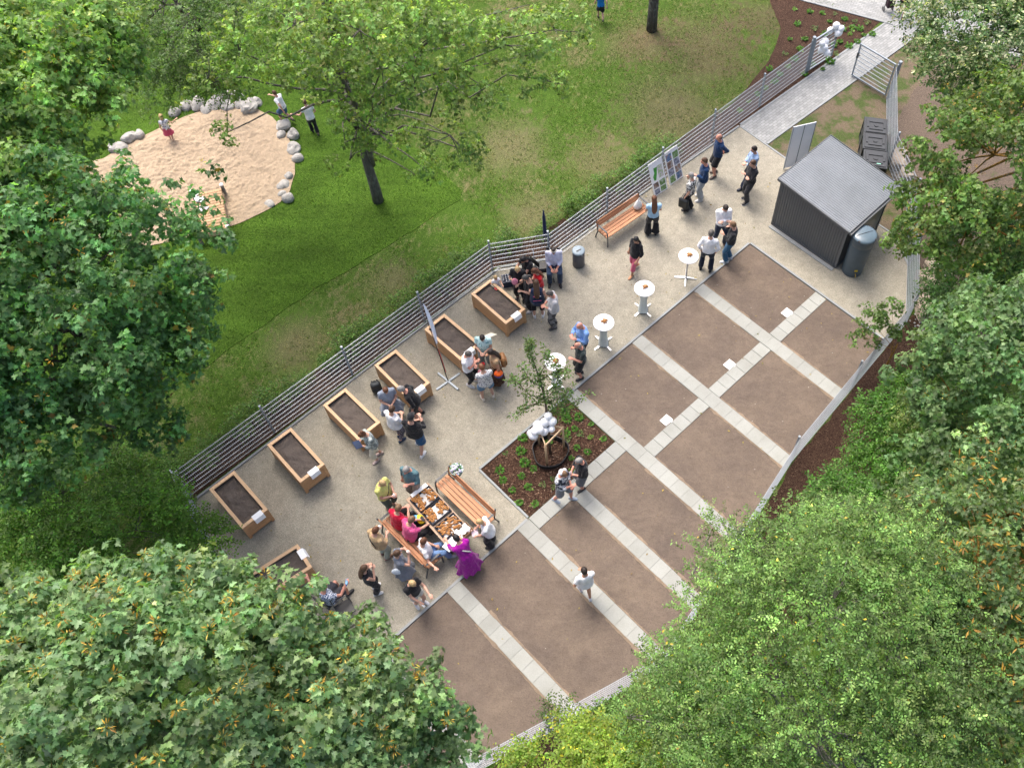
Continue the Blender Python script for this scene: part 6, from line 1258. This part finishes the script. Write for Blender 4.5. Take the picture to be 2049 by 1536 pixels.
pe('w20', 1078, 633, 95, 'woman in a navy vest with a white and pink print on its back', h=1.68, fat=1.15, hair=('long', 'brown'), top=CL((.012, .024, .065)), sl=0, hem=-.20, loose=.03, bot=('capri', BLK), arms=('front', 'down'), head=(.3, 0), legs=((.0, .13), (.0, -.13)), shoe=WS, sole=WS)
pe('m21', 1110, 652, 190, 'man in a pale grey shirt and dark cargo trousers watching the crowded corner', h=1.76, fat=1.08, hair=('short', 'dgrey'), sk='red', top=CL((.50, .49, .50)), sl=.8, hem=-.12, loose=.02, bot=('trousers', printed((.06, .062, .068), (.16, .16, .165), 9, 'dark_cargo')), arms=('front', 'front'), head=(.4, 0), shoe=(.04, .04, .045))
pe('k22', 996, 590, 300, 'fair haired toddler in a white top standing behind the planter in the corner', h=.95, hair=('short', 'blond'), top=WHT, sl=.5, bot=('shorts', CL((.4, .42, .5))), arms=('fwd', 'down'), shoe=(.5, .4, .4))
# circle by the flag
pe('w23', 975, 729, 265, 'woman in a turquoise floral top holding her hands together at the end of a planter', h=1.64, fat=1.2, hair=('short', 'dark'), top=PR_BLU, sl=.55, hem=-.14, bot=('capri', CL((.25, .26, .24))), arms=('front', 'front'), head=(.45, 10), shoe=(.30, .25, .22))
pe('w24', 944, 766, 345, 'grey haired woman in a white shirt with folded arms by the flag', h=1.70, fat=1.25, hair=('short', 'dgrey'), sk='red', top=WHT, sl=.6, hem=-.12, bot=('leggings', BLK), arms=('cross', 'cross'), head=(.4, -10), legs=((.05, .11), (-.05, -.11)), shoe=WS, sole=WS)
pe('w25', 997, 764, 195, 'woman in a sand coloured top and brown skirt wearing a brown backpack', h=1.70, hair=('long', 'dark'), sk='tan', top=CL((.45, .30, .17)), sl=.3, bot=('skirt', BRN), skirt=.72, arms=('hip', 'mouth'), head=(.3, 0), shoe=(.25, .15, .09))
pe('w26', 977, 796, 112, 'woman in a speckled grey blouse and denim shorts seen from behind', h=1.66, fat=1.15, hair=('short', 'red'), top=PR_FLORAL, sl=.5, hem=-.10, loose=.02, bot=('shorts', CL((.07, .17, .30))), arms=('front', 'front'), head=(.4, 10), legs=((.0, .16), (-.0, -.16)), shoe=(.62, .56, .48))
pe('m27', 1166, 714, 215, 'bald man in a light blue shirt with his hands raised to his chest', h=1.80, fat=1.12, hair=None, sk='red', top=CL((.20, .36, .70)), sl=1, bot=('trousers', CL((.02, .022, .03))), arms=('chest', 'chest'), head=(.35, 0), shoe=(.05, .03, .025))
pe('m28', 1163, 752, 195, 'balding man in a dark green polo shirt and black shorts by the kerb', h=1.76, fat=1.05, hair=('fringe', 'grey'), sk='red', top=CL((.030, .042, .042)), sl=.7, bot=('shorts', BLK), arms=('front', 'mouth'), head=(.35, 0), shoe=BS)
pe('m29', 1126, 999, 340, 'man in a patterned shirt, grey shorts and white cap at the mulch bed', h=1.76, fat=1.05, hair=('short', 'lbrown'), sk='red', top=PR_CAMO, sl=.8, bot=('shorts', CL((.17, .18, .20))), arms=('front', 'phone'), head=(.3, 0), legs=((.20, .10), (-.20, -.10)), shoe=(.33, .38, .45), sole=WS, tw=-10)
pe('m30', 1165, 973, 205, 'grey haired man in a black polo shirt and grey shorts talking at the mulch bed', h=1.72, fat=1.2, hair=('short', 'grey'), sk='red', top=BLK, sl=.75, hem=-.08, bot=('shorts', CL((.12, .125, .14))), arms=('front', 'front'), head=(.35, 0), shoe=BS)
# around the planters
pe('w31', 790, 832, 292, 'woman in a grey-blue dress with clasped hands beside the black rucksack', h=1.66, fat=1.12, hair=('short', 'auburn'), top=CL((.23, .27, .34)), sl=.6, hem=.0, bot=('dress', CL((.23, .27, .34))), skirt=.46, arms=('front', 'front'), head=(.4, 0), legs=((.05, .09), (-.05, -.09)), shoe=(.04, .05, .07))
pe('m32', 842, 834, 190, 'man in a black T-shirt and black shorts bending over the planter end', h=1.78, fat=1.05, hair=('short', 'grey'), sk='red', top=BLK, sl=.8, bot=('shorts', CL((.03, .028, .027))), arms=('hip', 'hip'), lean=.35, head=(.2, 0), legs=((.08, .12), (-.05, -.12)), shoe=BS)
pe('w33', 801, 878, 55, 'woman in a white T-shirt and patterned leggings seen from behind', h=1.68, fat=1.2, hair=('short', 'brown'), top=WHT, sl=.7, hem=-.12, loose=.03, bot=('leggings', PR_LEG), arms=('front', 'front'), head=(.3, 0), legs=((.06, .08), (-.06, -.08)), shoe=(.025, .045, .09))
pe('m34', 840, 898, 75, 'man in a black T-shirt, black cap and denim shorts with white trainers', h=1.80, fat=1.25, hair=('short', 'dgrey'), top=BLK, sl=.85, hem=-.12, loose=.02, bot=('shorts', CL((.015, .075, .18))), arms=('cross', 'chest'), cap=(.02, .021, .025), head=(.2, 0), legs=((.16, .14), (-.20, -.14)), shoe=(.75, .75, .76), sole=WS)
pe('w35', 757, 916, 215, 'woman in a grey-green blouse and cream trousers holding a tablet at the planter end', h=1.66, hair=('bun', 'auburn'), top=PR_BLOUSE, sl=.75, hem=-.16, loose=.03, bot=('capri', CREAM), arms=('phone', 'phone'), head=(.5, 0), lean=.1, legs=((.06, .08), (-.14, -.08)), shoe=(.45, .36, .33))
# around the pastry table
pe('m36', 836, 990, 250, 'man in a teal polo shirt standing at the head of the pastry table', h=1.80, fat=1.12, hair=('short', 'grey'), sk='red', top=CL((.095, .185, .21)), sl=.75, hem=-.06, bot=('trousers', CL((.36, .29, .22))), arms=('chest', 'down'), head=(.3, 0), shoe=(.11, .05, .03))
pe('w37', 782, 1014, 335, 'woman in a lemon yellow top with a shoulder strap near the pastry table', h=1.68, fat=1.25, hair=('short', 'blond'), top=CL((.60, .60, .19)), sl=.6, hem=-.10, loose=.02, bot=('capri', CL((.10, .13, .10))), arms=('front', 'front'), head=(.4, 0), shoe=(.3, .2, .15))
def seat_on(t): p = Vector((c3.x, c3.y, 0))+Matrix.Rotation(r3, 3, 'Z') @ Vector((t, -.03, 0)); p.z = .012; return p
fr3 = math.degrees(r3)-90
pe('w38', seat_on(.52), fr3+10, 'person in a crimson T-shirt sitting nearest the teal-shirted man on the bench', h=1.70, fat=1.3, hair=('short', 'lbrown'), top=CL((.52, .010, .045)), sl=.7, hem=-.08, bot=('trousers', BLK), arms=('phone', 'phone'), sit=.48, legs=((.46, .12), (.40, -.12)), lean=.12, head=(.4, 0), shoe=(.06, .06, .07))
pe('w39', seat_on(.08), fr3-5, 'person in a pink T-shirt and black trousers sitting in the middle of the bench', h=1.72, fat=1.35, hair=('short', 'lbrown'), top=CL((.62, .09, .25)), sl=.7, hem=-.08, bot=('trousers', BLK), arms=('phone', 'reach'), sit=.48, legs=((.46, .14), (.52, -.12)), lean=.15, head=(.45, 0), shoe=(.08, .08, .09))
pe('w40', seat_on(-.62), fr3-25, 'person in a white T-shirt and light blue jeans sitting at the end of the bench', h=1.68, hair=('short', 'auburn'), top=WHT, sl=.6, bot=('trousers', CL((.14, .24, .44))), arms=('lap', 'side'), sit=.48, legs=((.52, .10), (.50, -.10)), lean=-.10, head=(.3, 30), shoe=(.4, .4, .45))
pe('w41', 771, 1112, 50, 'woman in a sand coloured blouse with a dark strap standing behind the bench', h=1.70, fat=1.15, hair=('short', 'auburn'), top=CL((.50, .35, .19)), sl=.8, hem=-.14, loose=.03, bot=('trousers', CL((.32, .36, .30))), arms=('mouth', 'front'), head=(.3, 0), shoe=(.30, .18, .16))
pe('w42', 752, 1182, 30, 'woman with very long brown hair in a black top with folded arms behind the bench', h=1.70, hair=('long', 'brown'), top=BLK, sl=0, hem=-.14, bot=('trousers', BLK), arms=('mouth', 'cross'), head=(.0, 0), shoe=WS)
pe('w43', 814, 1152, 20, 'woman in a grey dress drinking from a cup behind the bench', h=1.66, hair=('pony', 'brown'), top=CL((.16, .18, .22)), sl=.45, hem=-.0, bot=('dress', CL((.16, .18, .22))), skirt=.40, arms=('high', 'high'), head=(.0, 0), shoe=(.5, .3, .24))
pe('w44', 840, 1206, 320, 'woman with fair hair in a black T-shirt and pale shorts with a white shoulder bag', h=1.68, hair=('short', 'blond'), top=BLK, sl=.55, hem=-.06, bot=('short', CL((.55, .53, .48))), arms=('reach', 'low'), head=(.35, 10), legs=((.05, .10), (-.05, -.10)), shoe=(.5, .5, .52))
pe('w45', 942, 1140, 128, 'woman in a purple dress with a flared hem leaning over the table end', h=1.68, fat=1.1, hair=('short', 'black'), top=CL((.27, .005, .235)), sl=.75, hem=.0, bot=('dress', CL((.27, .005, .235))), skirt=.62, arms=('fwd', 'reach'), lean=.5, head=(.15, 0), shoe=(.35, .38, .40))
pe('w46', 985, 1087, 185, 'short haired woman in a white blouse and wide black trousers at the table corner', h=1.60, hair=('short', 'blond'), top=WHT, sl=.7, hem=-.14, loose=.04, bot=('wide', BLK), arms=('low', 'low'), lean=.18, head=(.4, 0), shoe=BS)
pe('m47', 668, 1212, 60, 'bald man in a blue checked shirt raising a bottle beside the half hidden planter', h=1.76, fat=1.1, hair=None, sk='red', top=CHK, sl=.55, bot=('shorts', CL((.05, .05, .06))), arms=('side', ((.42, .12, -.04), (0, .5, -.8))), head=(.3, 0), sit=.46, legs=((.40, .14), (.42, -.14)), shoe=BS)
pe('w48', 1171, 1189, 112, 'woman in a white T-shirt and turquoise shorts walking away along the slab path', h=1.70, fat=1.12, hair=('short', 'dark'), sk='tan', top=WHT, sl=.6, hem=-.12, loose=.03, bot=('short', CL((.03, .28, .30))), arms=('hip', 'front'), legs=((.16, .07), (-.16, -.07)), shoe=(.55, .55, .58))
pe('m49', 1803, 30, 250, 'person in black shorts pulling a shopping trolley on the top path', h=1.76, top=CL((.03, .03, .035)), sl=.6, bot=('shorts', BLK), arms=('down', 'low'), legs=((.22, .08), (-.22, -.08)), sk='tan', shoe=BS)
# ------------------------------------------------------------------ things people hold or wear
def cup(p, label, mat=None, r=.034, h=.10):
    m = MB(); m.lathe([(0, 0), (r*.8, 0), (r, h), (r*.93, h), (r*.75, .01), (0, .01)], n=16); tag(m.obj('cup', mat or PAPER, loc=p, smooth=True), label, 'cup')
def slab_prop(name, p, dims, rz, tilt, mat, label, cat, parts=None):
    m = MB(); m.box((0, 0, 0), dims, bev=min(dims)*.3); o = m.obj(name, mat, loc=p); o.rotation_euler = (tilt[0], tilt[1], rz); return tag(o, label, cat)
q = Pp['w43']; hc_ = (q['hands'][0]+q['hands'][1])/2; cup(hc_+Vector((0, 0, -.02)), 'pale cup held to the mouth by the woman in the grey dress')
q = Pp['w41']; cup(q['hands'][0]+Vector((0, 0, -.02)), 'pale cup in the hand of the woman in the sand coloured blouse')
q = Pp['m30']; cup(q['hands'][1]+Vector((0, 0, -.03)), 'clear pale blue cup held by the man in the black polo shirt', plain('clear_plastic', (.45, .55, .65), .2))
q = Pp['w37']; cup(q['hands'][1]+Vector((0, 0, -.03)), 'pale cup held by the woman in the lemon yellow top')
cup(at(967, 731, .95), 'red paper cup in the middle of the circle of women by the flag', plain('red_paper', (.45, .008, .02), .6), .05, .09)
q = Pp['w35']; hp = (q['hands'][0]+q['hands'][1])/2; o = slab_prop('tablet', hp+Vector((0, 0, .02)), (.20, .26, .012), q['rz'], (.0, -.35), NAVY, 'dark tablet in the hands of the woman in the grey-green blouse', 'tablet')
q = Pp['w23']; p_ = q['U']((-.02, .34, .28)); slab_prop('paper_sheet', at(980, 671, 1.1), (.30, .02, .36), .6, (.9, .2), plain('cream_paper', (.72, .68, .55), .8), 'cream paper folder held behind the woman in turquoise', 'papers')
q = Pp['w39']; slab_prop('phone', (q['hands'][0]+Vector((0, 0, .02))), (.075, .15, .012), q['rz'], (0, -.3), BLACKPL, 'phone held by the person in pink on the bench', 'phone')
slab_prop('phone', tuple(seat_on(-.30)+Vector((0, 0, .485))), (.08, .17, .014), r3, (0, 0), PAPER, 'white phone lying on the bench beside the person in white', 'phone')
t = thing('paper_bag', 'yellow and blue snack bag on the knees of the people on the bench', 'bag', tuple(at(842, 1038, .72)), .6)
m = MB(); m.ball((0, 0, 0), (.11, .15, .06), 12, 8); m.obj('wrapper', plain('yellow_wrapper', (.70, .58, .02), .4), t, True); m = MB(); m.ball((-.10, .10, -.01), (.09, .10, .05), 12, 8); m.obj('blue_wrapper', plain('sky_wrapper', (.12, .35, .6), .4), t, True)
q = Pp['w25']; t = thing('backpack', 'brown leather backpack on the woman with long dark hair', 'backpack', q['U']((-.235, 0, .16)), q['rz'])
m = MB(); m.box((0, 0, .03), (.15, .32, .40), bev=.05); m.obj('body', plain('tan_leather', (.27, .125, .045), .55, .2, 7), t); m = MB(); m.box((-.08, 0, -.03), (.05, .24, .2), bev=.03); m.obj('pocket', plain('tan_leather', (.27, .125, .045)), t)
for sy in (-1, 1): m = MB(); m.tube([(.07, sy*.11, .20), (.20, sy*.13, .30), (.33, sy*.12, .24), (.30, sy*.13, .02), (.06, sy*.13, -.12)], .02, 6); m.obj('strap', plain('tan_leather', (.27, .125, .045)), t)
t = thing('cycle_helmet', 'bright orange helmet with a blue rim hanging beside the woman with the brown backpack', 'helmet', tuple(q['U']((-.02, .30, .0))), q['rz'])
m = MB(); m.ball((0, 0, 0), (.13, .11, .10), 16, 10); m.v = [(x, y, max(z, -.02)) for x, y, z in m.v]; m.obj('shell', plain('orange_plastic', (.85, .13, .015), .4), t, True); m = MB(); m.lathe([(.118, -.05), (.128, -.05), (.128, -.015), (.118, -.015)], n=20); m.obj('rim', plain('blue_plastic', (.03, .05, .25), .5), t)
q = Pp['w7']; p = q['hands'][0]; t = thing('handbag', 'large black shoulder bag hanging beside the grey haired woman in the patterned blouse', 'bag', tuple(p), q['rz'])
m = MB(); m.box((0, .06, -.22), (.34, .12, .40), bev=.04); m.obj('body', plain('black_leather', (.014, .017, .02), .5, .2, 8), t); m = MB(); m.tube([(.1, .05, -.04), (.06, -.02, .12), (-.06, -.02, .12), (-.1, .05, -.04)], .012, 6); m.obj('handle', BLACKPL, t)
q = Pp['w17']; p = q['hands'][1]; blob_bag('soft_toy', cloth((.62, .22, .30)), p+Vector((0, 0, -.10)), 0, (.18, .16, .26), 'pink soft toy held by the blonde woman in black', 'toy', False)
q = Pp['w26']; p = q['hands'][0]; blob_bag('pouch', cloth((.62, .25, .30)), p+Vector((0, 0, -.12)), 0, (.20, .14, .16), 'pink pouch held by the woman in denim shorts', 'bag', False)
q = Pp['w44']; p = q['U']((-.14, .16, -.02)); blob_bag('shoulder_bag', cloth((.62, .62, .60)), p+Vector((0, 0, -.18)), 0, (.24, .14, .26), 'white shoulder bag of the fair haired woman in black', 'bag', False)
q = Pp['w43']; p = q['U']((-.16, -.12, -.06)); blob_bag('shoulder_bag', cloth((.55, .62, .70)), p+Vector((0, 0, -.15)), 0, (.26, .14, .22), 'pale blue bag behind the woman in the grey dress', 'bag', False)
q = Pp['w44']; slab_prop('paper_bag', q['hands'][1]+Vector((0, 0, -.05)), (.16, .02, .14), q['rz'], (.4, .3), plain('clear_bag', (.62, .64, .66), .4), 'translucent white paper bag held low by the fair haired woman in black', 'bag')
q = Pp['w46']; slab_prop('napkin', (q['hands'][0]+q['hands'][1])/2, (.18, .18, .006), .4, (.3, .4), cloth((.62, .52, .58)), 'pale pink napkin in the hands of the woman in the white blouse', 'napkin')
q = Pp['m47']; p = q['hands'][1]; t = thing('water_bottle', 'light blue water bottle raised by the bald man in the checked shirt', 'bottle', tuple(p), 0); t.rotation_euler = (.9, .3, 0)
m = MB(); m.lathe([(0, -.10), (.035, -.10), (.036, .08), (.014, .13), (.014, .15), (0, .15)], n=16); m.obj('body', plain('blue_clear_plastic', (.22, .45, .70), .2), t, True); m = MB(); m.lathe([(0, .148), (.017, .148), (.017, .172), (0, .172)], n=12); m.obj('cap', plain('blue_plastic', (.03, .05, .25)), t)
chair(at(664, 1208), math.radians(60), 'dark chair under the man in the checked shirt', IRON, BLACKPL)
t = thing('folding_chair', 'dark metal chair back showing behind the maple leaves', 'chair', tuple(at(690, 1215)), .6)
m = MB(); 
for a_, b_ in (((-.2, 0, .85), (.2, 0, .85)), ((-.2, 0, 0), (-.2, 0, .85)), ((.2, 0, 0), (.2, 0, .85)), ((-.2, 0, .62), (.2, 0, .62))): m.tube([a_, b_], .016, 6)
m.obj('back_frame', IRON, t); m = MB(); m.box((0, -.22, .45), (.42, .40, .03), bev=.008); m.obj('seat', BLACKPL, t)
# toddler's toy trowel on the corner planter, trolley on the top path
p = at(988, 574, .64); t = thing('garden_trowel', 'red and white toy trowel lying on the soil of the corner planter', 'trowel', p, -.8)
m = MB(); m.tube([(-.14, 0, 0), (.02, 0, 0)], .016, 8); m.obj('handle', plain('cream_plastic', (.70, .62, .5), .5), t, True); m = MB(); m.box((.10, 0, 0), (.12, .06, .012), bev=.004); m.box((-.15, 0, 0), (.03, .04, .03)); m.obj('blade', plain('red_plastic', (.5, .02, .03), .4), t)
p = at(1777, 24); t = thing('shopping_trolley', 'dark two-wheeled shopping trolley bag pulled along the top path', 'trolley', p, .2)
m = MB(); m.box((0, 0, .52), (.30, .24, .62), bev=.05); m.obj('bag', plain('maroon_fabric', (.035, .016, .022), .7), t); m = MB(); m.tube([(-.12, .14, .1), (-.12, .14, 1.0), (.12, .14, 1.0), (.12, .14, .1)], .012, 6); m.obj('frame', BLACKPL, t)
for sx in (-1, 1): m = MB(); m.tube([(sx*.18-.02, .10, .09), (sx*.18+.02, .10, .09)], .09, 16); m.obj('wheel', plain('trolley_wheel', (.12, .12, .12), .5), t)
# straps, bands and prints worn on clothes
def strap(k, pts, mat, name='shoulder_strap', r=.012):
    q = Pp[k]; inv = q['W'].inverted(); m = MB(); m.tube([inv @ q['U'](p_) for p_ in pts], r, 6); m.obj(name, mat, q['o'], True)
strap('w41', [(-.10, .17, .44), (-.155, .05, .34), (-.17, -.12, .14)], BLACKPL); strap('w37', [(.13, .15, .42), (.19, .0, .26), (.19, -.16, .12)], BLACKPL); strap('w45', [(-.06, .15, .46), (-.145, .02, .36), (-.16, -.14, .20)], plain('grey_strap', (.42, .42, .42), .7), r=.02); strap('w44', [(-.06, .13, .48), (-.14, .10, .30), (-.15, .14, .05)], WHT); strap('m34', [(-.08, -.10, .47), (-.165, .05, .25), (-.18, .14, .08)], BLACKPL)
q = Pp['w20']; inv = q['W'].inverted()
m = MB(); m.bar(inv @ q['U']((-.178, .04, .36)), inv @ q['U']((-.182, -.12, .36)), .012, .03); m.obj('white_back_print', WHITE, q['o']); m = MB(); m.ball(inv @ q['U']((-.178, .09, .345)), (.012, .03, .03), 8, 6); m.obj('pink_back_mark', plain('pink_print', (.65, .12, .25), .6), q['o']); m = MB(); m.bar(inv @ q['U']((-.215, .13, .18)), inv @ q['U']((-.215, -.13, .18)), .01, .012); m.obj('pink_waist_line', plain('pink_print', (.65, .12, .25)), q['o'])
q = Pp['m15']; m = MB(); inv = q['W'].inverted(); hp = inv @ q['head']; m.tube([hp+Vector((.095*math.cos(a), .092*math.sin(a), .045)) for a in [k*PI/8-PI/2 for k in range(9)]], .022, 6); m.obj('sun_visor', cloth((.62, .58, .50)), q['o'], True)
q = Pp['m29']; m = MB(); inv = q['W'].inverted(); hp = inv @ q['head']; m.ball(hp+Vector((-.06, 0, .07)), (.075, .09, .06), 14, 10); m.obj('cap', WHT, q['o'], True)
